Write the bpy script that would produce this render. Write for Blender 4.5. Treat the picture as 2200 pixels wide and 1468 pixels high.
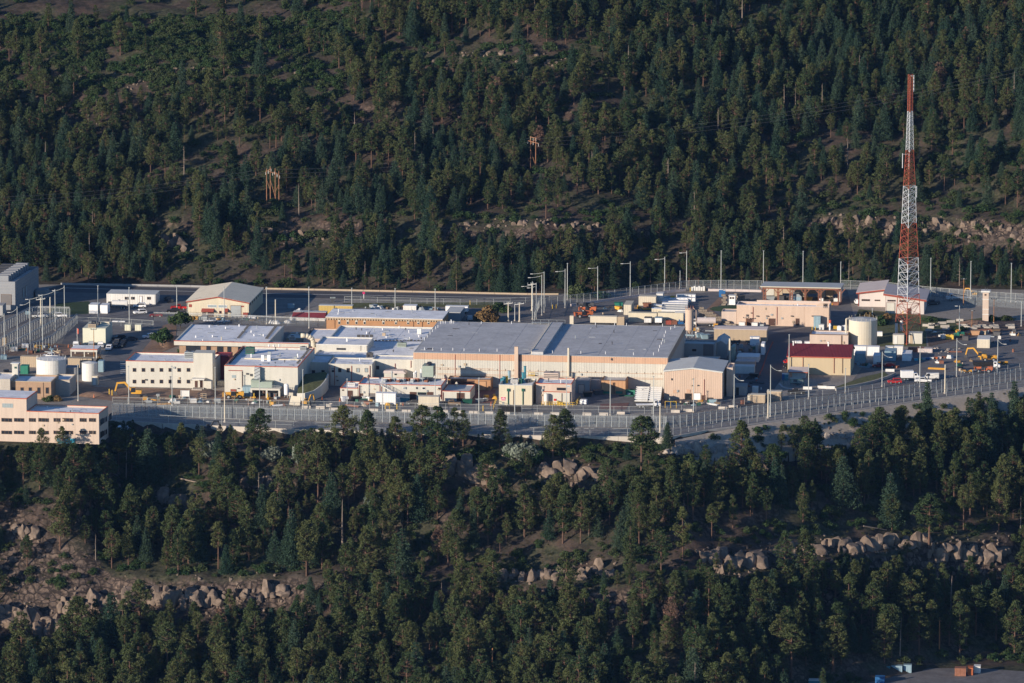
import bpy, math, random
import numpy as np
from mathutils import Vector, Matrix, noise

rnd = random.Random(7)
S = bpy.context.scene
for o in list(bpy.data.objects):
    bpy.data.objects.remove(o)

# ------------------------------------------------------------------ camera
CAMP = Vector((0.0, -2166.0, 382.0))
PITCH = math.radians(10.0)
F = 13640.0                       # focal length in pixels of a 2200 px wide frame
cd = bpy.data.cameras.new('camera')
cam = bpy.data.objects.new('camera', cd)
S.collection.objects.link(cam)
cam.location = CAMP
cam.rotation_euler = (math.pi / 2 - PITCH, 0, 0)
cd.sensor_width = 36.0
cd.lens = 36.0 * F / 2200.0
cd.clip_start = 5.0
cd.clip_end = 9000.0
S.camera = cam

# ------------------------------------------------------------------ sky, sun, exposure
SUN_EL = math.radians(12.5)
SUN_AZ = math.radians(230.0)      # clockwise from +Y
w = bpy.data.worlds.new("World")
S.world = w
w.use_nodes = True
wn = w.node_tree.nodes
bg = wn['Background']
sky = wn.new('ShaderNodeTexSky')
sky.sky_type = 'NISHITA'
sky.sun_disc = False
sky.sun_elevation = SUN_EL
sky.sun_rotation = SUN_AZ
sky.altitude = 2200
sky.air_density = 1.0
sky.dust_density = 0.0
sky.ozone_density = 4.0
w.node_tree.links.new(sky.outputs[0], bg.inputs[0])
bg.inputs[1].default_value = 0.10
sd = bpy.data.lights.new('sun', 'SUN')
sd.energy = 4.2
sd.angle = math.radians(0.5)
sd.color = (1.0, 0.86, 0.69)
sun = bpy.data.objects.new('sun', sd)
S.collection.objects.link(sun)
sdir = Vector((math.sin(SUN_AZ) * math.cos(SUN_EL), math.cos(SUN_AZ) * math.cos(SUN_EL), math.sin(SUN_EL)))
sun.rotation_euler = sdir.to_track_quat('Z', 'Y').to_euler()
sun.location = (-200, -300, 200)
S.view_settings.view_transform = 'Standard'
S.view_settings.look = 'None'
S.view_settings.gamma = 1
S.view_settings.exposure = 0.6
S.view_settings.use_curve_mapping = False

# ------------------------------------------------------------------ projection helpers: pixel of the photograph <-> place
FW = Vector((0, math.cos(PITCH), -math.sin(PITCH)))
UP = Vector((0, math.sin(PITCH), math.cos(PITCH)))
RT = Vector((1, 0, 0))
def ray(px, py):
    return FW + RT * ((px - 1100) / F) + UP * (-(py - 734) / F)
def G(px, py, z=0.0):
    d = ray(px, py)
    t = (z - CAMP.z) / d.z
    p = CAMP + d * t
    return Vector((p.x, p.y, z))
def P(x, y, z):
    v = Vector((x, y, z)) - CAMP
    k = v.dot(FW)
    return 1100 + F * v.x / k, 734 - F * v.dot(UP) / k

def curve(pts, z=0.0):
    q = [G(a, b, z) for a, b in pts]
    xs = [p.x for p in q]; ys = [p.y for p in q]
    return lambda x: float(np.interp(x, xs, ys))

# plateau rim (towards the camera) and foot of the far hill
RIMPX = [(-400, 905), (0, 908), (240, 905), (400, 914), (600, 923), (900, 933), (1200, 939), (1440, 941), (1520, 927), (1600, 917), (1700, 903), (1850, 882), (1990, 862), (2100, 848), (2200, 835), (2600, 790)]
rimY = curve(RIMPX)
footY = curve([(-400, 606), (0, 610), (300, 612), (600, 621), (900, 627), (1140, 633), (1250, 629), (1400, 618), (1600, 613), (2000, 618), (2200, 622), (2600, 630)])

def sst(a, b, x):
    t = min(1.0, max(0.0, (x - a) / (b - a)))
    return t * t * (3 - 2 * t)
def lerp(a, b, t): return a + (b - a) * t

NEARP = [(0, 0), (0.6, 2.4), (12, 4.5), (22, 9.5), (42, 23), (56, 31), (70, 34), (77, 43.5), (95, 55), (140, 82), (240, 120), (400, 140)]
NX = [p[0] for p in NEARP]; NZ = [p[1] for p in NEARP]
FARP = [(0, 0), (6, 0.4), (30, 10.5), (38, 14.5), (42, 19), (60, 24), (90, 39), (112, 48), (116, 52), (150, 66), (200, 87), (300, 125), (600, 230)]
FX = [p[0] for p in FARP]; FZ = [p[1] for p in FARP]

def officeflat(x, y):
    # the flat lot in front of the rim round the office at the left edge of the photo
    return sst(-122, -138, x) * sst(-189, -186, y)
def ht(x, y):
    s = rimY(x) - y
    if s > 0:
        nx = noise.fractal(Vector((x * 0.012, y * 0.012, 3.1)), 1.0, 2.0, 4)
        n2 = noise.fractal(Vector((x * 0.07, y * 0.07, 9.1)), 0.9, 2.1, 4)
        edge = sst(0.7, 12, s)
        right = sst(50, 85, x)
        ss = s + nx * 9 * sst(6, 30, s) - lerp(0, 12, sst(-60, -150, x)) * sst(40, 60, s)
        z = float(np.interp(max(ss, 0), NX, NZ))
        zb = float(np.interp(s, [0, 0.6, 1.5, 15, 20, 42, 400], [0, 0.1, 0.4, 9.0, 12.5, 25, 145]))
        if s < 42:
            z = lerp(z, lerp(zb, z, sst(20, 42, s)), right)
        z = z + n2 * 1.5 * edge
        lot = sst(-122, -138, x)
        if lot > 0:
            zl = float(np.interp(-186.5 - y, [0, 20, 34, 46, 300], [0, 12, 26, 40, 320])) + n2 * 1.2 * sst(0, 8, -187 - y)
            z = lerp(z, min(z, max(0, zl)), lot)
        fl = lerp(110, 64, sst(60, 95, x))
        if z > fl: z = fl + (z - fl) * 0.001
        return -z
    t = y - footY(x)
    if t > 0:
        nx = noise.fractal(Vector((x * 0.010 + 7, y * 0.010, 1.7)), 1.0, 2.0, 4)
        n2 = noise.fractal(Vector((x * 0.06, y * 0.06, 5.1)), 0.9, 2.1, 4)
        tt = t + (nx * 14 + 5 * math.sin(x * 0.035)) * sst(6, 40, t)
        z = float(np.interp(max(tt, 0), FX, FZ))
        mead = sst(-20, -110, x) * sst(135, 175, t)
        z = lerp(z, min(z, 60 + (t - 135) * 0.24), mead)
        return max(z + n2 * 1.6 * sst(4, 20, t), -0.3 * sst(2, 6, t))
    return 0.0

def T(px, py):
    """where the line through a pixel meets the terrain"""
    d = ray(px, py)
    t = 1750.0; prev = t
    while t < 2900:
        p = CAMP + d * t
        if p.z < ht(p.x, p.y):
            a, b = prev, t
            for _ in range(12):
                m = (a + b) / 2; q = CAMP + d * m
                if q.z < ht(q.x, q.y): b = m
                else: a = m
            q = CAMP + d * b
            return Vector((q.x, q.y, ht(q.x, q.y)))
        prev = t; t += 3.0
    return None

# ------------------------------------------------------------------ materials
def mat(name, col, rough=0.85, var=0.14, scale=0.5, metal=0.0, streak=False, alpha=None, fine=None, spec=0.3):
    m = bpy.data.materials.new(name)
    m.use_nodes = True
    nt = m.node_tree; n = nt.nodes; L = nt.links
    b = n['Principled BSDF']
    b.inputs['Roughness'].default_value = rough
    b.inputs['Metallic'].default_value = metal
    b.inputs['Specular IOR Level'].default_value = spec
    tc = n.new('ShaderNodeTexCoord')
    no = n.new('ShaderNodeTexNoise')
    no.inputs['Scale'].default_value = scale
    no.inputs['Detail'].default_value = 6
    no.inputs['Roughness'].default_value = 0.65
    if streak:
        mp = n.new('ShaderNodeMapping')
        mp.inputs['Scale'].default_value = (1, 1, 0.12)
        L.new(tc.outputs['Object'], mp.inputs[0]); L.new(mp.outputs[0], no.inputs['Vector'])
    else:
        L.new(tc.outputs['Object'], no.inputs['Vector'])
    mr = n.new('ShaderNodeMapRange')
    mr.inputs['From Min'].default_value = 0.25; mr.inputs['From Max'].default_value = 0.75
    mr.inputs['To Min'].default_value = 1 - var; mr.inputs['To Max'].default_value = 1 + var
    L.new(no.outputs[0], mr.inputs[0])
    last = mr.outputs[0]
    if fine:
        n2 = n.new('ShaderNodeTexNoise'); n2.inputs['Scale'].default_value = fine[0]; n2.inputs['Detail'].default_value = 3
        L.new(tc.outputs['Object'], n2.inputs['Vector'])
        r2 = n.new('ShaderNodeMapRange')
        r2.inputs['From Min'].default_value = 0.3; r2.inputs['From Max'].default_value = 0.7
        r2.inputs['To Min'].default_value = 1 - fine[1]; r2.inputs['To Max'].default_value = 1 + fine[1]
        L.new(n2.outputs[0], r2.inputs[0])
        mu = n.new('ShaderNodeMath'); mu.operation = 'MULTIPLY'
        L.new(last, mu.inputs[0]); L.new(r2.outputs[0], mu.inputs[1]); last = mu.outputs[0]
    sc = n.new('ShaderNodeVectorMath'); sc.operation = 'SCALE'
    sc.inputs[0].default_value = col
    L.new(last, sc.inputs['Scale'])
    L.new(sc.outputs[0], b.inputs['Base Color'])
    if alpha is not None:
        b.inputs['Alpha'].default_value = alpha
    return m

MT = {}
def dm(k, *a, **kw): MT[k] = mat(k, *a, **kw)
dm('peach_wall', (0.57, 0.43, 0.335), var=.10, scale=.7, streak=True, fine=(3, .04))
dm('pink_wall', (0.55, 0.44, 0.365), var=.10, scale=.7, streak=True, fine=(3, .04))
dm('cream_wall', (0.55, 0.53, 0.47), var=.10, scale=.7, streak=True, fine=(3, .04))
dm('yellow_cream_wall', (0.60, 0.54, 0.41), var=.10, scale=.7, streak=True)
dm('pale_green_wall', (0.62, 0.62, 0.50), var=.05, scale=.3, streak=True)
dm('orange_band', (0.55, 0.35, 0.24), var=.08, scale=.3, streak=True)
dm('tan_wall', (0.44, 0.35, 0.25), var=.08, scale=.4, streak=True, fine=(3, .05))
dm('brown_stone', (0.36, 0.24, 0.16), var=.12, scale=.6, fine=(4, .12))
dm('brown_brick', (0.42, 0.23, 0.12), var=.10, scale=.5, fine=(5, .1))
dm('grey_wall', (0.33, 0.33, 0.33), var=.08, scale=.4, streak=True)
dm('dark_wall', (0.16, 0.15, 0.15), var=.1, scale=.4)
dm('blue_grey_wall', (0.26, 0.27, 0.29), var=.08, scale=.4, fine=(3, .08))
dm('white_roof', (0.80, 0.80, 0.82), var=.2, scale=.3, fine=(1.5, .08))
dm('grey_roof', (0.47, 0.465, 0.47), var=.19, scale=.22, fine=(1.2, .1))
dm('metal_roof', (0.52, 0.53, 0.52), var=.1, scale=.2, fine=(1.2, .06))
dm('tan_roof', (0.84, 0.74, 0.57), var=.09, scale=.2, fine=(1.5, .05))
dm('pinkgrey_roof', (0.56, 0.49, 0.47), var=.08, scale=.2, fine=(1.5, .05))
dm('maroon_roof', (0.19, 0.035, 0.045), var=.12, scale=.4, rough=.6)
dm('maroon_trim', (0.30, 0.07, 0.05), var=.1)
dm('red_trim', (0.46, 0.12, 0.07), var=.1)
dm('glass', (0.025, 0.03, 0.04), rough=.15, var=.3, scale=.8, spec=.5)
dm('pale_glass', (0.30, 0.36, 0.38), rough=.3, var=.2, scale=.8, spec=.5)
dm('frame_brown', (0.16, 0.10, 0.07))
dm('brown_door', (0.085, 0.045, 0.035))
dm('rust', (0.25, 0.11, 0.07), var=.25, scale=1)
dm('white_paint', (0.78, 0.78, 0.78), rough=.5, var=.06)
dm('dirty_white', (0.66, 0.65, 0.62), rough=.6, var=.12, scale=.8, streak=True)
dm('cream_metal', (0.60, 0.54, 0.43), rough=.6, var=.08, streak=True)
dm('galvanised', (0.33, 0.36, 0.37), rough=.5, var=.12, metal=.1)
dm('pole_grey', (0.42, 0.44, 0.43), rough=.6, var=.08)
dm('green_metal', (0.30, 0.36, 0.31), rough=.6, var=.12)
dm('dark_green', (0.02, 0.10, 0.07), rough=.5)
dm('emerald', (0.03, 0.19, 0.13), rough=.5)
dm('teal', (0.05, 0.22, 0.28), rough=.5)
dm('cyan', (0.06, 0.36, 0.48), rough=.5)
dm('blue', (0.03, 0.13, 0.32), rough=.4)
dm('light_blue', (0.25, 0.36, 0.42), rough=.6)
dm('machine_yellow', (0.62, 0.33, 0.05), rough=.45, var=.12)
dm('safety_yellow', (0.62, 0.41, 0.06), rough=.5)
dm('orange_paint', (0.45, 0.13, 0.05), rough=.5)
dm('red_paint', (0.50, 0.025, 0.02), rough=.35)
dm('maroon_paint', (0.16, 0.02, 0.03), rough=.35)
dm('black_paint', (0.02, 0.02, 0.022), rough=.35)
dm('dark_grey', (0.07, 0.07, 0.075), rough=.6, var=.3, scale=1.2)
dm('silver_paint', (0.45, 0.47, 0.48), rough=.35, metal=.2)
dm('brown_paint', (0.20, 0.14, 0.09), rough=.5)
dm('rubber', (0.02, 0.02, 0.02), rough=.9)
dm('concrete', (0.44, 0.40, 0.35), var=.16, scale=.5, streak=True, fine=(2, .08))
dm('pale_concrete', (0.52, 0.47, 0.41), var=.16, scale=.4, streak=True)
dm('gabion', (0.24, 0.20, 0.16), var=.35, scale=1.5, fine=(5, .25))
dm('wood_pole', (0.36, 0.17, 0.07), var=.2)
dm('plywood', (0.50, 0.29, 0.16), var=.1, streak=True)
dm('asphalt', (0.155, 0.147, 0.148), var=.32, scale=.22, fine=(1.1, .12))
dm('old_asphalt', (0.215, 0.20, 0.19), var=.3, scale=.25, fine=(1.3, .12))
dm('new_asphalt', (0.09, 0.087, 0.095), var=.2, scale=.08, fine=(.9, .1))
dm('gravel', (0.27, 0.24, 0.21), var=.22, scale=.14, fine=(1.2, .2))
dm('dirt', (0.27, 0.17, 0.115), var=.25, scale=.18, fine=(1.0, .2))
dm('dark_dirt', (0.12, 0.085, 0.07), var=.3, scale=.25, fine=(1.0, .25))
dm('red_asphalt', (0.17, 0.085, 0.075), var=.2, scale=.2, fine=(1.5, .1))
dm('grass', (0.10, 0.105, 0.04), var=.35, scale=.35, fine=(1.6, .3))
dm('dark_grass', (0.035, 0.06, 0.025), var=.3, scale=.35, fine=(1.6, .3))
dm('bank_soil', (0.40, 0.34, 0.28), var=.2, scale=.3, fine=(1.3, .08))
dm('magenta', (0.55, 0.04, 0.14), rough=.5)
dm('orange_white', (0.70, 0.12, 0.05), rough=.6)
dm('tower_orange', (0.36, 0.09, 0.05), rough=.6, var=.15)
dm('tower_white', (0.56, 0.58, 0.60), rough=.6, var=.08)
dm('fence_mesh', (0.26, 0.29, 0.31), rough=.6, alpha=.26)
dm('fence_mesh_thin', (0.28, 0.31, 0.33), rough=.6, alpha=.10)
dm('razor_wire', (0.5, 0.52, 0.52), rough=.4, alpha=.28)
dm('paint_line', (0.65, 0.64, 0.60), var=.2, scale=1.5)
dm('wire', (0.12, 0.12, 0.13))
for k in ('fence_mesh', 'fence_mesh_thin', 'razor_wire'):
    # chain link is far too fine to resolve at two kilometres: a grid of gaps breaks up the sheet
    m = MT[k]; nt = m.node_tree; b = nt.nodes['Principled BSDF']
    a0 = b.inputs['Alpha'].default_value
    vz = nt.nodes.new('ShaderNodeTexNoise'); vz.inputs['Scale'].default_value = 2.5
    tc = nt.nodes.new('ShaderNodeTexCoord'); nt.links.new(tc.outputs['Object'], vz.inputs['Vector'])
    mr = nt.nodes.new('ShaderNodeMapRange'); mr.inputs['From Min'].default_value = .3; mr.inputs['From Max'].default_value = .7
    mr.inputs['To Min'].default_value = a0 * .5; mr.inputs['To Max'].default_value = min(1, a0 * 1.5)
    nt.links.new(vz.outputs[0], mr.inputs[0]); nt.links.new(mr.outputs[0], b.inputs['Alpha'])

def leafmat(name, c1, c2, dead=False):
    m = bpy.data.materials.new(name); m.use_nodes = True
    nt = m.node_tree; n = nt.nodes; L = nt.links
    b = n['Principled BSDF']; b.inputs['Roughness'].default_value = .7
    b.inputs['Specular IOR Level'].default_value = .15
    oi = n.new('ShaderNodeObjectInfo')
    mx = n.new('ShaderNodeMix'); mx.data_type = 'RGBA'
    mx.inputs[6].default_value = (*c1, 1); mx.inputs[7].default_value = (*c2, 1)
    L.new(oi.outputs['Random'], mx.inputs[0])
    tc = n.new('ShaderNodeTexCoord'); no = n.new('ShaderNodeTexNoise'); no.inputs['Scale'].default_value = .55; no.inputs['Detail'].default_value = 5
    L.new(tc.outputs['Object'], no.inputs['Vector'])
    mr = n.new('ShaderNodeMapRange'); mr.inputs['From Min'].default_value = .3; mr.inputs['From Max'].default_value = .7
    mr.inputs['To Min'].default_value = .55; mr.inputs['To Max'].default_value = 1.5
    L.new(no.outputs[0], mr.inputs[0])
    sc = n.new('ShaderNodeVectorMath'); sc.operation = 'SCALE'
    L.new(mx.outputs[2], sc.inputs[0]); L.new(mr.outputs[0], sc.inputs['Scale'])
    L.new(sc.outputs[0], b.inputs['Base Color'])
    return m
MT['pine_needles'] = leafmat('pine_needles', (0.031, 0.053, 0.021), (0.074, 0.084, 0.031))
MT['fir_needles'] = leafmat('fir_needles', (0.021, 0.047, 0.029), (0.042, 0.067, 0.040))
MT['oak_leaves'] = leafmat('oak_leaves', (0.025, 0.055, 0.018), (0.055, 0.07, 0.028))
MT['silver_leaves'] = leafmat('silver_leaves', (0.10, 0.125, 0.105), (0.13, 0.15, 0.12))
MT['dead_needles'] = leafmat('dead_needles', (0.16, 0.095, 0.07), (0.11, 0.075, 0.05))
MT['autumn_leaves'] = leafmat('autumn_leaves', (0.20, 0.12, 0.05), (0.14, 0.10, 0.045))
dm('pine_bark', (0.12, 0.07, 0.05), var=.3, scale=1.2)
dm('fir_bark', (0.08, 0.06, 0.05), var=.3, scale=1.2)
dm('dead_wood', (0.24, 0.19, 0.155), var=.25, scale=1.2)
dm('rock', (0.185, 0.14, 0.11), var=.38, scale=.45, fine=(2.2, .25))
dm('pale_rock', (0.33, 0.285, 0.25), var=.3, scale=.45, fine=(2.2, .22))

def terrain_mat():
    m = bpy.data.materials.new('hillside_ground'); m.use_nodes = True
    nt = m.node_tree; n = nt.nodes; L = nt.links
    b = n['Principled BSDF']; b.inputs['Roughness'].default_value = .95; b.inputs['Specular IOR Level'].default_value = .1
    ge = n.new('ShaderNodeNewGeometry')
    def nz(scale, det=6):
        t = n.new('ShaderNodeTexNoise'); t.inputs['Scale'].default_value = scale; t.inputs['Detail'].default_value = det
        t.inputs['Roughness'].default_value = .65
        L.new(ge.outputs['Position'], t.inputs['Vector']); return t.outputs[0]
    def rmp(src, a, bb):
        t = n.new('ShaderNodeMapRange'); t.inputs['From Min'].default_value = a; t.inputs['From Max'].default_value = bb
        L.new(src, t.inputs[0]); return t.outputs[0]
    def mix(f, a, bb):
        t = n.new('ShaderNodeMix'); t.data_type = 'RGBA'
        L.new(f, t.inputs[0])
        for i, c in ((6, a), (7, bb)):
            if isinstance(c, tuple): t.inputs[i].default_value = (*c, 1)
            else: L.new(c, t.inputs[i])
        return t.outputs[2]
    soil = mix(rmp(nz(.05), .38, .62), (0.088, 0.060, 0.048), (0.075, 0.062, 0.050))
    litter = mix(rmp(nz(.25), .45, .6), soil, (0.040, 0.034, 0.028))
    grass = mix(rmp(nz(.6), .35, .65), (0.085, 0.080, 0.050), (0.026, 0.032, 0.020))
    g = mix(rmp(nz(.045, 4), .46, .56), litter, grass)
    sep = n.new('ShaderNodeSeparateXYZ'); L.new(ge.outputs['Normal'], sep.inputs[0])
    rockc = mix(rmp(nz(.5), .4, .6), (0.17, 0.125, 0.10), (0.04, 0.032, 0.028))
    vo = n.new('ShaderNodeTexVoronoi'); vo.feature = 'DISTANCE_TO_EDGE'; vo.inputs['Scale'].default_value = .38
    nv = n.new('ShaderNodeTexNoise'); nv.inputs['Scale'].default_value = .25; L.new(ge.outputs['Position'], nv.inputs['Vector'])
    av = n.new('ShaderNodeVectorMath'); av.operation = 'MULTIPLY_ADD'; L.new(nv.outputs['Color'], av.inputs[0]); av.inputs[1].default_value = (3, 3, 3); L.new(ge.outputs['Position'], av.inputs[2])
    L.new(av.outputs[0], vo.inputs['Vector'])
    rockc = mix(rmp(vo.outputs['Distance'], .02, .12), (0.035, 0.028, 0.025), rockc)
    st = rmp(sep.outputs[2], .80, .66)
    g = mix(st, g, rockc)
    fn = n.new('ShaderNodeVectorMath'); fn.operation = 'SCALE'
    mr = n.new('ShaderNodeMapRange'); mr.inputs['From Min'].default_value = .3; mr.inputs['From Max'].default_value = .7
    mr.inputs['To Min'].default_value = .65; mr.inputs['To Max'].default_value = 1.35
    L.new(nz(1.3, 4), mr.inputs[0]); L.new(g, fn.inputs[0]); L.new(mr.outputs[0], fn.inputs['Scale'])
    L.new(fn.outputs[0], b.inputs['Base Color'])
    return m
MT['hillside_ground'] = terrain_mat()

# ------------------------------------------------------------------ mesh helpers
class MB:
    def __init__(s): s.v = []; s.f = []
    def add(s, vs, fs):
        b = len(s.v); s.v += [tuple(v) for v in vs]; s.f += [tuple(b + i for i in f) for f in fs]; return s
    def box(s, x0, x1, y0, y1, z0, z1):
        return s.add([(x0, y0, z0), (x1, y0, z0), (x1, y1, z0), (x0, y1, z0), (x0, y0, z1), (x1, y0, z1), (x1, y1, z1), (x0, y1, z1)],
                     [(0, 3, 2, 1), (4, 5, 6, 7), (0, 1, 5, 4), (1, 2, 6, 5), (2, 3, 7, 6), (3, 0, 4, 7)])
    def bar(s, a, b, w, h=None):
        a = Vector(a); b = Vector(b); d = (b - a).normalized(); h = h or w
        r = d.cross(Vector((0, 0, 1)))
        r = Vector((1, 0, 0)) if r.length < 1e-4 else r.normalized()
        u = r.cross(d)
        vs = [p + r * (i * w / 2) + u * (j * h / 2) for p in (a, b) for i, j in ((-1, -1), (1, -1), (1, 1), (-1, 1))]
        return s.add(vs, [(0, 1, 2, 3), (7, 6, 5, 4), (0, 4, 5, 1), (1, 5, 6, 2), (2, 6, 7, 3), (3, 7, 4, 0)])
    def cyl(s, a, b, r, r2=None, n=8, cap=True):
        a = Vector(a); b = Vector(b); d = (b - a).normalized(); r2 = r if r2 is None else r2
        e = d.cross(Vector((0, 0, 1)))
        e = Vector((1, 0, 0)) if e.length < 1e-4 else e.normalized()
        u = e.cross(d)
        vs = [p + (e * math.cos(2 * math.pi * i / n) + u * math.sin(2 * math.pi * i / n)) * q for p, q in ((a, r), (b, r2)) for i in range(n)]
        fs = [(i, i + n, (i + 1) % n + n, (i + 1) % n) for i in range(n)]
        if cap: fs += [tuple(range(n)), tuple(range(2 * n - 1, n - 1, -1))]
        return s.add(vs, fs)
    def prism(s, prof, y0, y1):      # profile in x,z extruded along y
        n = len(prof)
        vs = [(x, y0, z) for x, z in prof] + [(x, y1, z) for x, z in prof]
        return s.add(vs, [tuple(range(n)), tuple(range(2 * n - 1, n - 1, -1))] + [(i, i + n, (i + 1) % n + n, (i + 1) % n) for i in range(n)])
    def xprism(s, prof, x0, x1):     # profile in y,z extruded along x
        n = len(prof)
        vs = [(x0, y, z) for y, z in prof] + [(x1, y, z) for y, z in prof]
        return s.add(vs, [tuple(range(n)), tuple(range(2 * n - 1, n - 1, -1))] + [(i, i + n, (i + 1) % n + n, (i + 1) % n) for i in range(n)])
    def zprism(s, poly, z0, z1):
        n = len(poly)
        vs = [(x, y, z0) for x, y in poly] + [(x, y, z1) for x, y in poly]
        return s.add(vs, [tuple(range(n - 1, -1, -1)), tuple(range(n, 2 * n))] + [(i, (i + 1) % n, (i + 1) % n + n, i + n) for i in range(n)])
    def lathe(s, prof, n=16, c=(0, 0)):   # profile r,z
        vs = []; m = len(prof)
        for r, z in prof:
            for i in range(n): vs.append((c[0] + r * math.cos(2 * math.pi * i / n), c[1] + r * math.sin(2 * math.pi * i / n), z))
        fs = [(j * n + i, j * n + (i + 1) % n, (j + 1) * n + (i + 1) % n, (j + 1) * n + i) for j in range(m - 1) for i in range(n)]
        fs += [tuple(range(n - 1, -1, -1)), tuple(range((m - 1) * n, m * n))]
        return s.add(vs, fs)
    def build(s, name, m, parent=None, smooth=False, fix=True):
        me = bpy.data.meshes.new(name); me.from_pydata(s.v, [], s.f)
        if fix:
            import bmesh
            bm = bmesh.new(); bm.from_mesh(me); bmesh.ops.recalc_face_normals(bm, faces=bm.faces); bm.to_mesh(me); bm.free()
        if smooth: me.polygons.foreach_set('use_smooth', [True] * len(me.polygons))
        me.materials.append(MT[m] if isinstance(m, str) else m)
        me.update()
        return link(bpy.data.objects.new(name, me), parent)
def link(o, parent=None):
    S.collection.objects.link(o)
    if parent is not None: o.parent = parent
    return o
LABELS = {}
def tag(o, label, cat, group=None, kind=None):
    if label: o['label'] = label
    if cat: o['category'] = cat
    if group: o['group'] = group
    if kind: o['kind'] = kind
    return o
def empty(name, label, cat, loc, rz=0.0, group=None):
    o = bpy.data.objects.new(name, None); o.empty_display_size = .5
    S.collection.objects.link(o)
    o.location = loc; o.rotation_euler = (0, 0, rz)
    return tag(o, label, cat, group)
def copytree(o, loc, rz, label, group=None, parent=None, scale=None):
    c = o.copy(); S.collection.objects.link(c)
    if parent is None:
        c.location = loc; c.rotation_euler = (0, 0, rz)
        if label: c['label'] = label
        if group: c['group'] = group
        if scale: c.scale = scale
    else: c.parent = parent
    for ch in o.children:
        copytree(ch, None, 0, None, None, c)
    return c

# ------------------------------------------------------------------ terrain
def build_terrain():
    xs = np.concatenate([np.arange(-900, -230, 30), np.arange(-230, 230.1, 2.2), np.arange(260, 901, 30)])
    ys = np.concatenate([np.arange(-900, -330, 30), np.arange(-330, -60, 1.7), np.arange(-60, 80, 7), np.arange(80, 330, 1.9), np.arange(335, 1000, 25)])
    V = []; nx = len(xs)
    rimx = None
    for y in ys:
        for x in xs: V.append((float(x), float(y), ht(float(x), float(y))))
    Fc = [(j * nx + i, j * nx + i + 1, (j + 1) * nx + i + 1, (j + 1) * nx + i) for j in range(len(ys) - 1) for i in range(nx - 1)]
    me = bpy.data.meshes.new('terrain'); me.from_pydata(V, [], Fc); me.materials.append(MT['hillside_ground']); me.update()
    me.polygons.foreach_set('use_smooth', [True] * len(me.polygons))
    o = link(bpy.data.objects.new('terrain', me)); o['kind'] = 'structure'
build_terrain()

def sheet(name, pts, m, z=0.03):
    q = [G(a, b) for a, b in pts]
    me = bpy.data.meshes.new(name)
    me.from_pydata([(p.x, p.y, z) for p in q], [], [tuple(range(len(q)))]); me.materials.append(MT[m]); me.update()
    if me.polygons[0].normal.z < 0: me.flip_normals()
    o = link(bpy.data.objects.new(name, me)); o['kind'] = 'structure'
    return o

# plateau surfaces
rimtop = [(x, y) for x, y in RIMPX if -300 <= x <= 2600]
sheet('plateau_ground', [(-400, 606), (0, 611), (300, 613), (600, 622), (900, 628), (1140, 634), (1250, 630), (1400, 619), (1600, 614), (2000, 619), (2200, 623), (2600, 631)] + [(x, y - 0.6) for x, y in rimtop[::-1]], 'gravel', .04)
sheet('highway', [(130, 613), (570, 624), (1000, 632.5), (1180, 637), (1175, 645), (1000, 645), (570, 640), (130, 628), (100, 622)], 'new_asphalt', .07)
sheet('road', [(-60, 668), (60, 655), (130, 628), (570, 640), (700, 652), (640, 672), (560, 690), (560, 648), (400, 655), (250, 668), (160, 664), (60, 692), (-60, 740)], 'asphalt', .06)
sheet('access_road', [(560, 645), (740, 642), (700, 655), (630, 665), (555, 694)], 'old_asphalt', .07)
sheet('parking', [(160, 668), (400, 655), (560, 697), (380, 712), (300, 775), (270, 830), (205, 800), (240, 745), (130, 745), (150, 700)], 'asphalt', .08)
sheet('service_yard', [(456, 700), (900, 690), (1080, 640), (1250, 650), (1560, 625), (1640, 616), (1820, 622), (1840, 700), (1700, 760), (1650, 868), (1500, 882), (1280, 892), (1000, 884), (640, 876), (640, 845), (700, 830), (480, 740)], 'asphalt', .05)
sheet('side_road', [(1500, 712), (1640, 722), (1740, 703), (1800, 712), (1700, 745), (1690, 800), (1640, 868), (1560, 880), (1600, 800), (1640, 735)], 'new_asphalt', .07)
sheet('yard', [(1830, 820), (1860, 780), (2000, 745), (2150, 700), (2320, 690), (2320, 770), (2130, 800), (1950, 826), (1800, 846), (1700, 856), (1690, 846), (1790, 835)], 'asphalt', .07)
sheet('patrol_road', [(242, 897), (700, 909), (1000, 917), (1300, 922), (1430, 924), (1500, 914), (1650, 897), (1850, 870), (2000, 849), (2200, 820), (2400, 795), (2400, 812), (2200, 833.5), (1990, 859.5), (1850, 879.5), (1700, 900.5), (1600, 914.5), (1520, 924.5), (1440, 938), (1200, 936), (900, 930), (600, 920), (400, 911.5), (242, 903.5)], 'old_asphalt', .06)
sheet('dirt', [(205, 832), (270, 833), (480, 840), (640, 850), (640, 862), (480, 866), (242, 862), (150, 850), (160, 815)], 'dirt', .09)
sheet('dirt_strip', [(242, 858), (640, 864), (640, 870), (420, 869), (242, 866)], 'dark_dirt', .11)
sheet('mulch', [(350, 700), (380, 690), (377, 745), (330, 765), (300, 762)], 'dirt', .10)
sheet('dirt_lot', [(60, 735), (215, 745), (215, 765), (20, 765), (0, 758)], 'dirt', .10)
sheet('red_paving', [(1005, 838), (1065, 838), (1060, 866), (1000, 868)], 'red_asphalt', .10)
sheet('red_pavement', [(1290, 869), (1352, 866), (1345, 881), (1288, 880)], 'red_asphalt', .10)
sheet('grass_verge', [(100, 668), (125, 652), (190, 648), (200, 662), (190, 675), (105, 678)], 'dark_grass', .10)
sheet('roadside_grass', [(735, 652), (1000, 650), (1080, 650), (1070, 664), (950, 660), (750, 662)], 'grass', .10)
sheet('patch_of_grass', [(1540, 665), (1570, 656), (1600, 658), (1583, 671), (1550, 672)], 'dark_grass', .12)
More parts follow.
